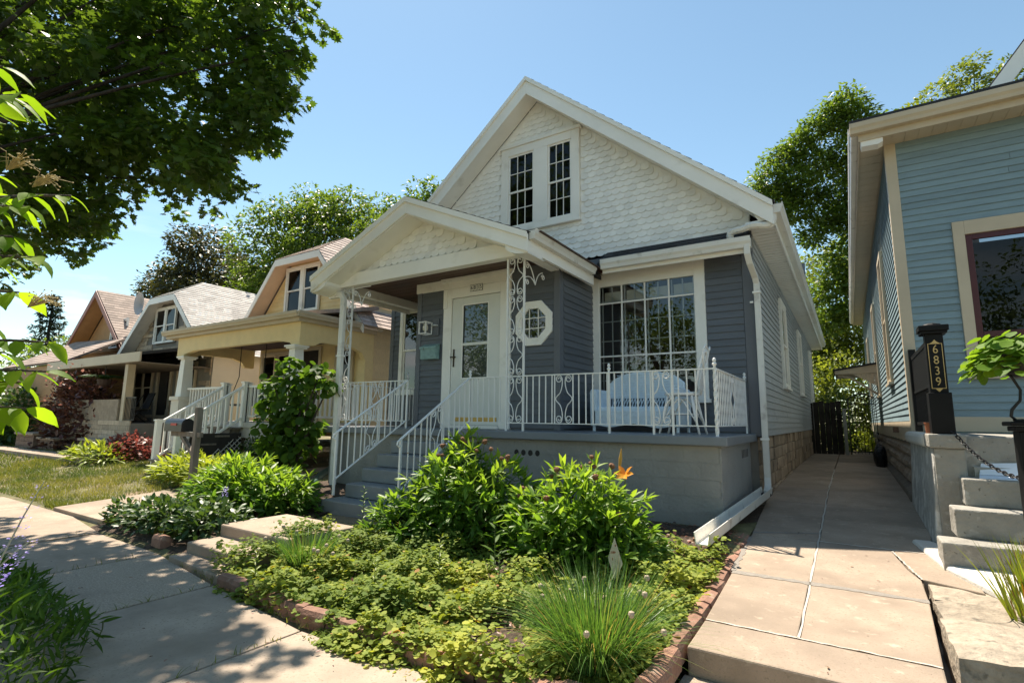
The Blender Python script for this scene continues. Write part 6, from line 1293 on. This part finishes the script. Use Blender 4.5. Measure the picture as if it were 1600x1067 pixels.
# trees behind the houses
tree('dark_maple', 'bronze dark leaved maple behind the stone house roof', (-33, 17, .3), (-33, 17, 5), clumps_in((-32.6, 16.3, 8.6), (5.4, 3.5, 3.6), 120, 1.0, 21), 'tree_dark', .26, 240, r=.3)
tree('leafy_tree', 'tall green tree behind the yellow house, nearest the maple', (-23, 17, .3), (-22.8, 16.8, 6), clumps_in((-22.6, 15.8, 9.4), (3.6, 3.2, 4.2), 110, .85, 22), 'tree_green', .21, 330, r=.3, group='green trees behind the yellow house')
tree('leafy_tree', 'green tree behind the yellow house, beside the white gable', (-18, 19, .3), (-18, 18.8, 6), clumps_in((-17.7, 18.2, 9.8), (3.2, 3.0, 3.9), 110, .8, 23), 'tree_green', .21, 330, r=.28, group='green trees behind the yellow house')
RT = [(.9, 29, 17.2, .9), (.3, 28.8, 16.6, .9), (1.4, 29, 16.0, 1.0), (-.6, 28.5, 15.9, .8), (-1.3, 28.4, 15.2, .8), (-2.0, 28, 14.6, .8), (-2.6, 27.5, 13.4, .9), (-3.0, 27.2, 12.4, .7), (-1.6, 28, 13.2, .9), (-.6, 28.6, 14.2, 1.0), (.6, 29, 14.6, 1.0), (1.2, 29.2, 13.6, 1.0), (-2.2, 27.6, 11.6, .7), (-3.3, 27, 11.2, .5), (.2, 29, 12.6, .9), (-.9, 28.6, 10.6, .7), (.9, 29.4, 10.8, .9), (.3, 29.2, 9.4, 1.0), (1.3, 29.6, 8.4, 1.1), (-.2, 29.2, 8.2, .9), (.7, 29.6, 7.0, 1.1), (-.5, 29.4, 6.6, .9), (1.6, 29.6, 12, 1.0), (2.2, 29.6, 14.6, .9), (2.4, 29.8, 10, 1.0), (-1.5, 28.4, 11.8, .7), (-.2, 28.8, 11.4, .8), (-1.9, 28, 12.6, .6), (.5, 29, 11.6, .8), (-.9, 28.6, 12.6, .8)]
tree('tall_tree', 'tall open crowned tree rising between the grey and the blue house', (2.6, 31, .3), (1.6, 30, 8.0), [(a, b, c, d*1.18) for a, b, c, d in RT], 'tree_green', .22, 900, r=.22, bark='bark_dark', shell=.2, k=9)
tree('sunlit_tree', 'yellow green tree top showing above the blue house roof', (6.5, 37, .3), (6.4, 37, 13), [(3.2, 35, 17.8, .9), (4.2, 35.4, 18.9, .8), (5.4, 36, 19.9, 1.0), (6.6, 36.6, 21.2, .9), (7.0, 36.8, 20.2, 1.1), (8.4, 37.4, 20.6, 1.0), (5.8, 36.2, 18.4, 1.2), (8.2, 37.2, 19.0, 1.2), (9.6, 38, 19.6, 1.1), (7.4, 37, 22.0, .6), (9.0, 37.6, 21.6, .6), (4.6, 35.6, 17.4, 1.1)], 'tree_yellow', .24, 420, r=.3)
tree('garden_tree', 'bright bushy tree filling the gap beyond the garden gate', (-1.0, 34, .3), (-1, 34, 3), clumps_in((-.6, 33.5, 5.6), (4.4, 2.4, 5.6), 120, .9, 31), 'tree_yellow', .22, 260, r=.16)
def bush_arrays(c, rx, ry, h, n, size, tpl, width=1.0, k=1, spread=.5, flat=.5, inner=.35):
    d = sph(n); d[:, 2] = np.abs(d[:, 2]); u = (inner+(1-inner)*rng.random(n))**.7
    p = np.array(c)+d*u[:, None]*np.array([rx, ry, h]); p += rng.normal(0, .04, (n, 3))*np.array([rx, ry, h]); P = np.repeat(p, k, 0); D = np.repeat(d, k, 0); m = n*k
    ax = D*np.array([1, 1, .5])+rng.normal(0, spread, (m, 3)); nr = np.array([0, 0, 1.0])+flat*D+rng.normal(0, .35, (m, 3))
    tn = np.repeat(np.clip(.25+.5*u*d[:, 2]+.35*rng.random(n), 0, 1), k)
    return leaf_arrays(P, ax, nr, size*(.7+.6*rng.random(m)), tpl, tn, width), p, d, u
def stems_of(c, p, n, r=.006, name='stem'):
    mb = MB(); c = Vector(c)
    for i in range(0, len(p), max(1, len(p)//n)):
        b = Vector(p[i]); a = c+Vector((random.uniform(-.1, .1), random.uniform(-.1, .1), 0)); m = a.lerp(b, .5)+Vector((0, 0, .15*(b-a).length)); mb.tube([a, m, b], [r*1.4, r, r*.6], 5)
    return mb
def bush(name, label, c, rx, ry, h, n, size, leaf, tpl=L_LANCE, k=1, cat='bush', group=None, stem='stem', extra=None, width=1.0, **kw):
    t = thing(name, label, cat, c, group); (V, F, tt), p, d, u = bush_arrays(c, rx, ry, h, n, size, tpl, width, k, **kw)
    parts = [(V, F, tt)]
    if extra:
        for ec, erx, ery, eh, en in extra: parts.append(bush_arrays(ec, erx, ery, eh, en, size, tpl, width, k, **kw)[0])
    V, F, tt = cat_arrays(parts); link('foliage', npmesh('foliage', V, F, tt), M[leaf], t); stems_of(c, p, 40).obj('stem', M[stem], t); return t, p, d, u
for y0, x0, r_, lab in ((31, -3.4, 1.7, 'low lime shrub behind the garden gate, left of the path'), (33, .9, 1.5, 'low lime shrub straight behind the garden gate')):
    bush('garden_shrub', lab, (x0, y0, .3), r_, 1.2, 1.7, 900, .2, 'tree_yellow', L_DIAMOND, group='shrubs behind the gate')
bush('garden_shrub', 'small bright shrub seen through the bars of the garden gate', (.35, 23.6, .4), .55, .6, .9, 800, .10, 'lime', L_OVATE, group='shrubs behind the gate')
bush('garden_shrub', 'tall lime foliage mass behind the board fence and gate', (-.4, 26.5, .4), 2.0, 1.0, 4.2, 5200, .16, 'tree_yellow', L_OVATE, group='shrubs behind the gate')
bush('dark_shrub', 'dark shrub beyond the board fence at the end of the walkway', (-.5, 23.2, .4), .8, .8, 2.6, 1500, .13, 'sage', L_OVATE)
# spruce
SPR = thing('spruce_tree', 'dark spruce standing far left behind the tan house', 'tree', (-56, 15.5, 0))
MB().tube([(-56, 15.5, 0), (-56, 15.5, 11.5)], [.3, .04], 8).obj('trunk', M['bark_dark'], SPR)
parts = []
for lv in range(20):
    z = 2.0+lv*.48; R = (11.9-z)*.36
    for b in range(9):
        a = 2*PI*b/9+lv*.7+random.uniform(-.2, .2); Rb = R*random.uniform(.75, 1.15); n = 26; u = rng.random(n)**.7; p = np.stack([-56+Rb*u*math.cos(a), 15.5+Rb*u*math.sin(a), z-.30*Rb*u+.25*u*u+rng.normal(0, .05, n)], 1)
        ax = np.stack([np.full(n, math.cos(a)), np.full(n, math.sin(a)), np.full(n, -.3)], 1)+rng.normal(0, .5, (n, 3)); parts.append(leaf_arrays(p, ax, np.tile([0, 0, 1.0], (n, 1))+rng.normal(0, .3, (n, 3)), .42*(.6+.6*rng.random(n)), L_DIAMOND, None, .6))
V, F, tt = cat_arrays(parts); link('crown', npmesh('crown', V, F, tt), M['spruce'], SPR)
for i, (x, y, h, r_, lab) in enumerate(((-44, 13, 6, 3.0, 'round green tree far left beside the spruce'), (-50, 9, 4.2, 2.6, 'lower green tree at the far left edge'), (-64, 12, 7.5, 3.6, 'farthest green tree at the left end of the street'), (-72, 22, 9, 5, 'broad distant tree behind the far left houses'))):
    tree('street_tree', lab, (x, y, 0), (x, y, h*.4), clumps_in((x, y, h*.68), (r_, r_, h*.36), 26, r_*.34, 60+i), 'tree_green', .36, 60, r=.2, group='distant trees at the left', k=10)
# the far side of the street, mirrored in the panes
for i, (x, y, h, r_) in enumerate(((-9, -13, 10, 4.2), (-1.5, -15, 11, 4.6), (6, -13, 9.5, 4.0), (14, -15, 11, 4.6), (-19, -15, 11, 4.6))):
    tree('street_tree', ('first', 'second', 'third', 'fourth', 'fifth')[i]+' tree across the street, mirrored in the window panes', (x, y, -.2), (x, y, h*.4), clumps_in((x, y, h*.66), (r_, r_, h*.36), 26, r_*.36, 80+i), 'tree_green', .26, 90, r=.25, group='trees across the street', k=8)

# ---- shrubs in the left gardens
bush('hedge_bush', 'dark green shrub before the tan house porch', (-26.5, 6.9, .3), 1.9, .9, 2.3, 2600, .18, 'sage', L_OVATE, group='shrubs before the tan house')
bush('hedge_bush', 'lighter green shrub at the far left before the tan house', (-29.6, 6.6, .3), 1.7, .9, 2.0, 2000, .18, 'tree_green', L_OVATE, group='shrubs before the tan house')
bush('hedge_bush', 'low green shrub at the left end of the lawn', (-33.5, 6.6, .3), 2.2, 1.0, 2.6, 2200, .2, 'tree_green', L_OVATE, group='shrubs before the tan house')
bush('smoke_bush', 'large dark smoke bush with pinkish plumes before the stone house', (-21.6, 7.2, .35), 2.0, .9, 2.7, 3600, .17, 'smoke', L_OVATE, extra=[((-22.5, 7.1, .35), 1.2, .8, 3.0, 900)])
n = 500; p = np.array([-21.8, 7.0, 2.2])+rng.normal(0, 1, (n, 3))*np.array([.9, .3, .45]); V, F, tt = leaf_arrays(p, rng.normal(size=(n, 3)), rng.normal(size=(n, 3)), .12, L_DIAMOND)
link('smoke_plumes', npmesh('smoke_plumes', V, F, tt), leafmat('pink_plume', (.30, .12, .09), (.48, .24, .18), .4, (1, 1, 1)), bpy.data.objects['smoke_bush'], kind='stuff')
bush('barberry', 'low red barberry by the foot of the yellow house stairs', (-16.1, 6.5, .35), 1.0, .6, .68, 1100, .11, 'barberry', L_OVATE)
bush('hosta_patch', 'lime perennials along the garden path left of the white stairs', (-16.6, 5.9, .33), 1.3, .5, .42, 500, .22, 'lime', L_LANCE, cat='plant')
bush('hosta_patch', 'bright lime hosta patch in front of the yellow house stairs', (-10.9, 5.5, .27), 1.5, .45, .46, 1000, .2, 'lime', L_LANCE, cat='plant', extra=[((-9.9, 5.35, .26), .9, .4, .42, 500)])
bush('dark_peony', 'dark leafy peony bush left of the front path', (-7.55, 4.5, .2), .98, .6, .70, 620, .16, 'peony', L_LANCE, k=4, extra=[((-6.9, 4.7, .2), .65, .5, .55, 260)])
bush('weed_patch', 'shaded low weeds beside the sidewalk left of the front path', (-7.6, 3.55, .1), .85, .45, .32, 1100, .09, 'sage', L_OVATE, cat='plant', extra=[((-6.6, 3.6, .1), .55, .45, .40, 600), ((-8.45, 3.45, .06), .45, .25, .3, 260)])
bush('foundation_shrub', 'sparse shrub at the corner of the yellow porch', (-10.9, 6.75, .3), .5, .35, .8, 420, .09, 'sage', L_OVATE)
VN = thing('climbing_shrub', 'tall slender shrub with round leaves before the yellow porch', 'shrub', (-8.75, 6.15, .27))
cl = [(-8.95, 6.1, 2.5, .20), (-8.8, 6.1, 2.22, .25), (-9.2, 6.0, 2.05, .26), (-9.45, 6.05, 1.75, .24), (-8.55, 6.15, 2.1, .28), (-8.15, 6.2, 2.3, .26), (-7.95, 6.25, 2.05, .22), (-8.9, 6.1, 1.75, .34), (-8.5, 6.1, 1.65, .3), (-9.15, 6.0, 1.4, .32), (-8.75, 6.1, 1.3, .36), (-9.0, 6.05, .98, .33), (-8.55, 6.15, .95, .32), (-8.8, 6.1, .68, .3), (-9.3, 6.0, 1.05, .22), (-8.3, 6.2, 1.35, .22)]
V, F, tt = crown_arrays(cl, 900, .135, L_ROUND, .9, .7, 22, .3); link('foliage', npmesh('foliage', V, F, tt), M['vine'], VN)
mb = MB(); limbs(mb, None, (-8.75, 6.15, .35), cl, .06, 16, 8); mb.tube([(-8.72, 6.15, .2), (-8.6, 6.2, .9), (-8.3, 6.2, 1.7), (-8.1, 6.2, 2.3)], [.022, .018, .014, .008], 6); mb.obj('stem', M['bark'], VN, smooth=True)
LAV = thing('purple_spike', 'purple flower spike in front of the dark peony bush', 'flower', (-6.65, 3.75, .25))
MB().tube([(-6.6, 3.75, .2), (-6.62, 3.75, .45)], .004, 5).obj('stem', M['stem'], LAV)
n = 90; zz = rng.random(n); a = rng.random(n)*6.28; V, F, tt = leaf_arrays(np.stack([-6.62+.018*np.cos(a), 3.75+.018*np.sin(a), .42+.2*zz], 1), np.stack([np.cos(a), np.sin(a), .4+0*a], 1), np.stack([0*a, 0*a, 1+0*a], 1), .025, L_DIAMOND); link('florets', npmesh('florets', V, F, tt), M['lilac_petal'], LAV)

# ---- the two peonies under the railing
def heads(t, pts):
    me = MB().lathe([(.004, -.03), (.018, -.022), (.03, -.004), (.024, .012), (.008, .02)], (0, 0, 0), 7).mesh('seed_head'); me.materials.append(M['dried'])
    for p in pts: o = inst('seed_head', me, p, (random.uniform(-.6, .6), random.uniform(-.6, .6), random.random()*6), (random.uniform(.7, 1.2),)*3, t); o.matrix_parent_inverse = Matrix.Translation(-t.location)
def peony(label, c, rx, ry, h, n, extra, hd):
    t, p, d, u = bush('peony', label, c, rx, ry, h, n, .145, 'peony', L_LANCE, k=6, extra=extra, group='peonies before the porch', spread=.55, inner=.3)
    P = []
    for i in range(hd): a = random.random()*6.28; q = random.random()**.5*.85; P.append((c[0]+rx*q*math.cos(a), c[1]+ry*q*math.sin(a), c[2]+h*math.sqrt(max(.05, 1-q*q))+random.uniform(.0, .10)))
    heads(t, P); mb = MB()
    for q in P: mb.tube([(q[0]*.7+c[0]*.3, q[1]*.7+c[1]*.3, q[2]-.3), (q[0], q[1], q[2]-.02)], .004, 4)
    mb.obj('flower_stalk', M['stem'], t, kind='stuff'); return t
peony('left of two leafy peonies, taller, before the porch stairs', (-3.68, 4.9, .2), .95, .6, 1.0, 620, [((-3.85, 5.0, .75), .24, .22, .72, 70), ((-4.35, 4.6, .2), .5, .4, .45, 90)], 18)
peony('right of two leafy peonies with dried heads, before the porch base', (-2.25, 4.75, .2), .78, .58, .88, 540, [((-1.9, 4.6, .2), .45, .4, .5, 100)], 20)
LIL = thing('day_lily', 'single orange day lily standing above the right peony', 'flower', (-1.95, 5.15, .3))
MB().tube([(-1.9, 5.15, .2), (-1.93, 5.12, .7), (-1.90, 5.06, .98)], .006, 5).obj('stem', M['stem'], LIL)
n = 6; a = np.linspace(0, 2*PI, n, endpoint=False); V, F, tt = leaf_arrays(np.tile([-1.90, 5.05, .98], (n, 1)), np.stack([np.cos(a), -.4+.6*np.sin(a), .5*np.sin(a)+.2], 1), np.stack([-np.cos(a), 0*a-.5, .6+0*a], 1), .11, L_OVATE); link('petals', npmesh('petals', V, F, tt), M['orange_petal'], LIL)
MB().tube([(-2.02, 5.2, .95), (-2.0, 5.2, 1.12), (-1.985, 5.19, 1.22)], [.008, .018, .004], 6).obj('bud', mat('ochre_bud', (.45, .25, .05), .6), LIL)

# ---- ground cover, litter
def noise2(x, y): return np.sin(1.9*x+.7*y)+np.sin(2.7*y-1.1*x+1.3)+.7*np.sin(5.1*x-3.3*y+.4)+.6*np.sin(6.3*y+4.1*x)
n = 100000; x = rng.uniform(-5.35, -1.02, n); y = rng.uniform(2.46, 5.4, n); q = noise2(x, y)
bare = np.exp(-(((x+1.5)/.32)**2+((y-4.15)/.55)**2))+np.exp(-(((x+2.9)/.7)**2+((y-4.15)/.3)**2))+.7*np.exp(-(((x+2.2)/.3)**2+((y-3.5)/.25)**2))
ok = (q+1.2*rng.random(n) > -1.35+2.5*bare) & (rng.random(n) < np.clip(1.25-(y-2.55)/2.9, .08, 1)) & ~((y < 2.66) & (x < -3.3)) & ~((x < -4.75) & ((y > 4.0) | (y < 2.85) | (rng.random(n) < (-4.75-x)*1.6))) & ~((x > -1.15) & (y < 3.3) & (rng.random(n) < .5)); x, y, q = x[ok], y[ok], q[ok]; n = len(x)
hgt = .03+(.06+.05*np.clip(noise2(x*3.1, y*3.3), -1, 2.2))*rng.random(n)*1.4*np.clip((y-2.40)/.3, .3, 1); z = gh(x, y)+.02+hgt+np.where(x < -4.8, np.interp(y, [2.8, 3.1, 3.12, 3.5, 3.52, 4.3], [.03, .03, .11, .11, .22, .18]), 0)
d = rng.normal(0, 1, (n, 3)); d[:, 2] = .1*d[:, 2]; nr = np.array([0, -.12, 1.0])+rng.normal(0, .38, (n, 3)); tn = np.clip(.48+.10*noise2(x*1.7+3, y*1.7)+.45*(rng.random(n)-.5)+.06*(x+2.6)-.05*(y-3.5), 0, .92)+(rng.random(n) > .985)*.5
V, F, tt = leaf_arrays(np.stack([x, y, z], 1), d, nr, .022+.034*rng.random(n)**2.2, L_ROUND, np.clip(tn, 0, 1)); link('ground_cover', npmesh('ground_cover', V, F, tt), M['cover'], kind='stuff', label='low yellow green ground cover filling the front bed', cat='ground cover')
n = 2600; x = rng.uniform(-4.7, -1.05, n); y = rng.uniform(2.8, 6.3, n); V, F, tt = leaf_arrays(np.stack([x, y, gh(x, y)+.045], 1), rng.normal(0, 1, (n, 3))*[1, 1, .2], np.array([0, 0, 1.0])+rng.normal(0, .4, (n, 3)), .03+.04*rng.random(n), L_OVATE); link('leaf_litter', npmesh('leaf_litter', V, F, tt), M['litter'], kind='stuff', label='brown leaf litter on the mulch of the front bed', cat='leaf litter')
def sprig(label, x, y, h, n, size, leaf, tpl=L_LANCE, lean=0.0, grp='weeds rising from the ground cover'):
    b = Vector((x, y, float(gh(x, y))+.02)); t = thing('weed', label, 'plant', b, grp); MB().tube([b, b+Vector((lean*.5, 0, h*.5)), b+Vector((lean, 0, h))], [.005, .004, .002], 5).obj('stem', M['stem'], t)
    a = np.arange(n)*2.4; u = np.linspace(.1, 1, n); p = np.stack([b.x+lean*u, b.y+0*u, b.z+h*u], 1); V, F, tt = leaf_arrays(p, np.stack([np.cos(a), np.sin(a), .5+0*a], 1), np.stack([-.4*np.cos(a), -.4*np.sin(a), 1+0*a], 1), size*(1-.5*u), tpl); link('foliage', npmesh('foliage', V, F, tt), M[leaf], t)
for i, (x, y, h, n, s, lf, lab) in enumerate(((-3.05, 3.65, .42, 26, .10, 'lime', 'yellow green leafy weed in front of the left peony'), (-2.5, 3.75, .36, 22, .09, 'vine', 'slim green weed left of the diamond marker'), (-3.35, 3.2, .3, 20, .08, 'lime', 'short weed in the middle of the ground cover'), (-4.6, 2.95, .28, 20, .09, 'lime', 'yellow flowered weed at the brick corner by the path'), (-4.9, 4.45, .55, 24, .10, 'peony', 'tall weed beside the foot of the stairs'), (-2.75, 4.05, .5, 12, .2, 'vine', 'broad leaved weed between the two peonies'))): sprig(lab, x, y, h, n, s, lf)
# chives
def clump(name, label, c, n, L0, W, leaf, spread, r, cat, droop=.35, group=None, heads_=0):
    t = thing(name, label, cat, (c[0], c[1], c[2]), group); a = rng.random(n)*2*PI; rr_ = r*np.sqrt(rng.random(n)); b = np.stack([c[0]+rr_*np.cos(a), c[1]+rr_*np.sin(a), np.full(n, c[2])], 1)
    k = spread*(rr_/r*.8+.35*rng.random(n)); dv = np.stack([np.cos(a), np.sin(a)], 1)*k[:, None]+rng.normal(0, .16, (n, 2)); V, F, tt = blade_arrays(b, dv, L0*(.6+.5*rng.random(n)), W, droop*rng.random(n), 5); link('blades', npmesh('blades', V, F, tt), M[leaf], t)
    if heads_:
        me = MB().lathe([(.003, -.02), (.014, -.012), (.018, 0), (.014, .012), (.003, .018)], (0, 0, 0), 8).mesh('seed_head'); me.materials.append(mat('tan_chive_head', (.42, .33, .24), .8, .3, 120) if 'tan_chive_head' not in bpy.data.materials else bpy.data.materials['tan_chive_head'])
        for i in range(heads_): an = random.uniform(0, 6.28); q = random.uniform(.3, 1); o = inst('seed_head', me, (c[0]+(r+.28*q)*math.cos(an), c[1]+(r+.28*q)*math.sin(an), c[2]+L0*random.uniform(.45, 1.0)*(1.1-.4*q)), (0, 0, 0), (1, 1, 1), t); o.matrix_parent_inverse = Matrix.Translation(-t.location); MB().tube([(c[0]+r*.4*math.cos(an), c[1]+r*.4*math.sin(an), c[2]), o.location], .0025, 4).obj('stalk', M['stem'], t)
    return t
clump('chive_clump', 'large clump of green chives at the front of the bed', (-1.36, 3.08, .10), 1600, .60, .0075, 'chive', .8, .2, 'plant', .85, 'chive clumps', 12)
clump('chive_clump', 'smaller clump of chives with tan heads beside the front path', (-4.42, 3.35, .12), 420, .40, .007, 'chive', .8, .17, 'plant', .5, 'chive clumps', 12)
clump('red_grass', 'red tipped ornamental grass at the right edge beside the stone blocks', (.98, 4.95, .17), 230, .62, .016, 'redgrass', .34, .16, 'grass', .25)
clump('red_grass', 'smaller tuft of red tipped grass behind the first, below the black pedestal', (1.2, 5.3, .17), 160, .55, .016, 'redgrass', .34, .14, 'grass', .25)
# lawn
n = 30000; x = rng.uniform(-19, -10.7, n); y = rng.uniform(3.42, 6.5, n); ok = ~((x > -13.2) & (x < -11.9) & (y > 5.6)) & (noise2(x*.8, y)+2.2*rng.random(n) > -.4); x, y = x[ok], y[ok]; n = len(x)
tn = np.clip(.36+.16*noise2(x*.6, y*.9)+.3*(rng.random(n)-.5), 0, 1); V, F, tt = blade_arrays(np.stack([x, y, gh(x, y)], 1), rng.normal(0, .5, (n, 2)), .05+.06*rng.random(n), .010, .3, 2, tn); link('lawn_grass', npmesh('lawn_grass', V, F, tt), M['lawn'], kind='stuff', label='patchy dry lawn in front of the yellow house', cat='grass')
n = 16000; x = rng.uniform(-34, -16.5, n); y = rng.uniform(6.3, 8.6, n)*1.0; y[: n//2] = rng.uniform(3.4, 6.4, n//2); V, F, tt = blade_arrays(np.stack([x, y, gh(x, y)], 1), rng.normal(0, .5, (n, 2)), .08+.07*rng.random(n), .022, .3, 2, np.clip(.05+.3*rng.random(n), 0, 1)); link('lawn_grass', npmesh('lawn_grass', V, F, tt), M['lawn'], kind='stuff', label='greener lawn beyond the garden path at the far left', cat='grass')
n = 5200; x = rng.uniform(-11.2, -7.0, n); y = np.where(rng.random(n) < .5, 3.35+.2*rng.random(n), rng.uniform(3.3, 5.4, n)); ok = (x < -10.65) | (x > -8.8); x, y = x[ok], y[ok]; n = len(x); V, F, tt = blade_arrays(np.stack([x, y, gh(x, y)], 1), rng.normal(0, .5, (n, 2)), .07+.09*rng.random(n), .010, .3, 3, .1+.4*rng.random(n)); link('edge_grass', npmesh('edge_grass', V, F, tt), M['lawn'], kind='stuff', label='rough grass along the edges of the sidewalk and side path', cat='grass')

# weeds in the joints, bits on the pavement
JX = []
for xj in (-3.4, -4.93, -6.5, -8.17, -9.78): JX += [(xj+random.gauss(0, .012), random.uniform(1.7, 3.0)) for _ in range(30)]
JX += [(random.uniform(-6.2, -2.2), 0) for _ in range(420)]
JX = np.array([(a, b if b else float(np.interp(a, [-6.5, -4.93, -3.4, -1.8], [3.02, 2.78, 2.60, 2.60]))+random.gauss(.03, .03)) for a, b in JX]); n = len(JX)
V, F, tt = blade_arrays(np.stack([JX[:, 0], JX[:, 1], np.full(n, -.005)], 1), rng.normal(0, .6, (n, 2)), .03+.07*rng.random(n), .007, .4, 3, .1+.5*rng.random(n)); link('joint_weeds', npmesh('joint_weeds', V, F, tt), M['lawn'], kind='stuff', label='small weeds growing in the sidewalk joints and along its edge', cat='weeds')
n = 260; x = rng.uniform(-9, .3, n); y = np.where(x > -.9, rng.uniform(3.5, 8, n), rng.uniform(1.4, 2.55, n)); x = np.where((x > -1.2) & (x < -.9), -3, x); z = np.where(x > -.9, np.array([zw(v) for v in y]), .012)+.006
V, F, tt = leaf_arrays(np.stack([x, y, z], 1), rng.normal(0, 1, (n, 3))*[1, 1, .1], np.array([0, 0, 1.0])+rng.normal(0, .25, (n, 3)), .008+.03*rng.random(n)**3, L_OVATE); link('pavement_litter', npmesh('pavement_litter', V, F, tt), M['litter'], kind='stuff', label='dry leaf bits scattered on the concrete paving', cat='leaf litter')

# ---- close plants at the left of the camera
NG = thing('coreopsis_bed', 'dense narrow leaved green bed in the bottom left corner', 'plant', (-4.3, .8, -.05))
n = 6500; x = rng.uniform(-6.9, -3.35, n); y = rng.uniform(-.2, 1.75, n); lim = 1.72+.08*np.sin(x*3)-.9*np.clip(x+4.3, 0, 1); ok = y < lim; x, y = x[ok], y[ok]; n = len(x)
z = .02+.42*rng.random(n)**.8*np.clip((lim[ok]-y)/.5+.25, 0, 1); ax = rng.normal(0, .7, (n, 3)); ax[:, 2] += .5; ax[:, 1] += .3
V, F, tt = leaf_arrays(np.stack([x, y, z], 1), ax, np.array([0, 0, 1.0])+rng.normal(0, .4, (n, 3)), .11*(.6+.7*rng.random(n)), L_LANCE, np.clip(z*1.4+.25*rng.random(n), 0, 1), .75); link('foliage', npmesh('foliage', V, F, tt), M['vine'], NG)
mb = MB()
for i in range(0, n, 60): mb.tube([(x[i], y[i], -.06), (x[i]+.03, y[i]+.03, z[i]*.6), (x[i]+.05, y[i]+.02, z[i])], .004, 4)
mb.obj('stem', M['stem'], NG)
RS = thing('russian_sage', 'lilac flower stalks of sage leaning in at the left edge', 'flower', (-3.2, .5, 0))
for sname, A, B, cnt in (('flower_stalk', (-2.95, .70, .62), (-2.63, .78, 1.24), 16), ('flower_stalk', (-2.95, .68, .72), (-2.69, .79, 1.02), 14)):
    A, B = Vector(A), Vector(B); mb = MB(); P = [Vector((-3.3, .55, 0)), A]+[A.lerp(B, t)+Vector((-.02*math.sin(3*t), 0, .03*math.sin(3.1*t))) for t in (.25, .5, .75, 1)]; mb.tube(P, [.006, .005, .004, .0035, .003, .0015], 6); s_ = mb.obj(sname, mat('sage_stem', (.30, .33, .26), .7) if 'sage_stem' not in bpy.data.materials else bpy.data.materials['sage_stem'], RS, smooth=True); parts = []
    for i in range(cnt):
        t = (i+.5)/cnt; c = np.array(A.lerp(B, t)); k = 9; a = rng.random(k)*6.28; sp_ = .020*(1-.6*t)+.006
        parts.append(leaf_arrays(c+np.stack([sp_*np.cos(a), sp_*np.sin(a), .004*rng.normal(size=k)], 1), np.stack([np.cos(a), np.sin(a), .3+0*a], 1), np.tile([0, 0, 1.0], (k, 1))+rng.normal(0, .5, (k, 3)), .016*(1.1-.6*t), L_OVATE))
    V, F, tt = cat_arrays(parts); link('florets', npmesh('florets', V, F, tt), M['lilac_petal'], s_, kind='stuff')
DW = thing('dogwood', 'broad leaved dogwood branches with tan flower clusters at the left edge', 'shrub', (-3.6, .1, 0))
mb = MB(); mb.tube([(-3.7, .0, -.1), (-3.6, .1, .8), (-3.5, .2, 1.6), (-3.4, .25, 2.4), (-3.3, .3, 3.2)], [.05, .04, .032, .022, .01], 8)
tips = [(-2.74, .50, 2.86), (-2.62, .54, 2.72), (-2.75, .47, 2.66), (-2.66, .62, 2.30), (-2.50, .70, 2.34), (-2.70, .60, 2.18), (-2.86, .56, 2.38), (-2.62, .66, 2.10), (-2.78, .66, 1.98), (-2.66, .74, 1.78), (-2.60, .73, 1.66), (-2.75, .70, 1.62), (-2.84, .66, 1.74), (-2.86, .68, 1.5), (-2.72, .72, 1.52), (-2.95, .6, 2.85), (-3.0, .55, 2.5), (-2.95, .62, 1.86)]
pts = []; axs = []
for k, tp in enumerate(tips):
    tp = Vector(tp); b = Vector((-3.45, .2, min(3.0, tp.z-.15))); m = b.lerp(tp, .55)+Vector((0, 0, .10)); P = [(1-t)**2*b+2*(1-t)*t*m+t*t*tp for t in np.linspace(0, 1, 7)]; mb.tube(P, [.014*(1-t)+.004 for t in np.linspace(0, 1, 7)], 6)
    for j in range(15):
        t = .40+.60*j/14; c = (1-t)**2*b+2*(1-t)*t*m+t*t*tp; s = 1 if j % 2 else -1; d = (tp-b).normalized(); sd = d.cross(Vector((0, 0, 1)))*s
        pts.append(c); axs.append(d*.5+sd*random.uniform(.3, 1.0)+Vector((random.uniform(-.2, .2), random.uniform(-.2, .2), random.uniform(-.95, -.15))))
mb.obj('branch', M['bark'], DW, smooth=True)
DT = []; DF = []
for i, (u, w) in enumerate(((0, .02), (.12, .15), (.32, .25), (.55, .27), (.76, .18), (.9, .07), (1.0, .004))):
    zc = .06*math.sin(u*PI)-.16*u*u; DT += [[u, w, zc+.10*w], [u, 0, zc-.03], [u, -w, zc+.10*w]]
    if i: a = 3*(i-1); DF += [[a, a+1, a+4], [a, a+4, a+3], [a+1, a+2, a+5], [a+1, a+5, a+4]]
n = len(pts); V, F, tt = leaf_arrays(np.array([tuple(p) for p in pts]), np.array([tuple(a) for a in axs]), np.array([.1, -.3, 1.0])+rng.normal(0, .35, (n, 3)), .112*(.65+.6*rng.random(n)), (np.array(DT), np.array(DF))); link('foliage', npmesh('foliage', V, F, tt, smooth=True), M['dogwood'], DW)
mb = MB()
for c in ((-2.70, .58, 2.47), (-2.60, .64, 2.40), (-2.64, .69, 1.93)):
    for k in range(34):
        e = Vector(c)+Vector((random.gauss(.015, .03), random.gauss(.01, .03), random.gauss(.015, .016))); mb.tube([Vector(c)-Vector((.05, .02, .02)), Vector(c).lerp(e, .5)+Vector((0, 0, .012)), e], [.0014, .0011, .0009], 4); mb.lathe([(.001, -.003), (.004, 0), (.001, .003)], e, 5)
mb.obj('flower_cluster', mat('tan_flower_cluster', (.42, .33, .15), .7, .3, 60), DW, kind='stuff')
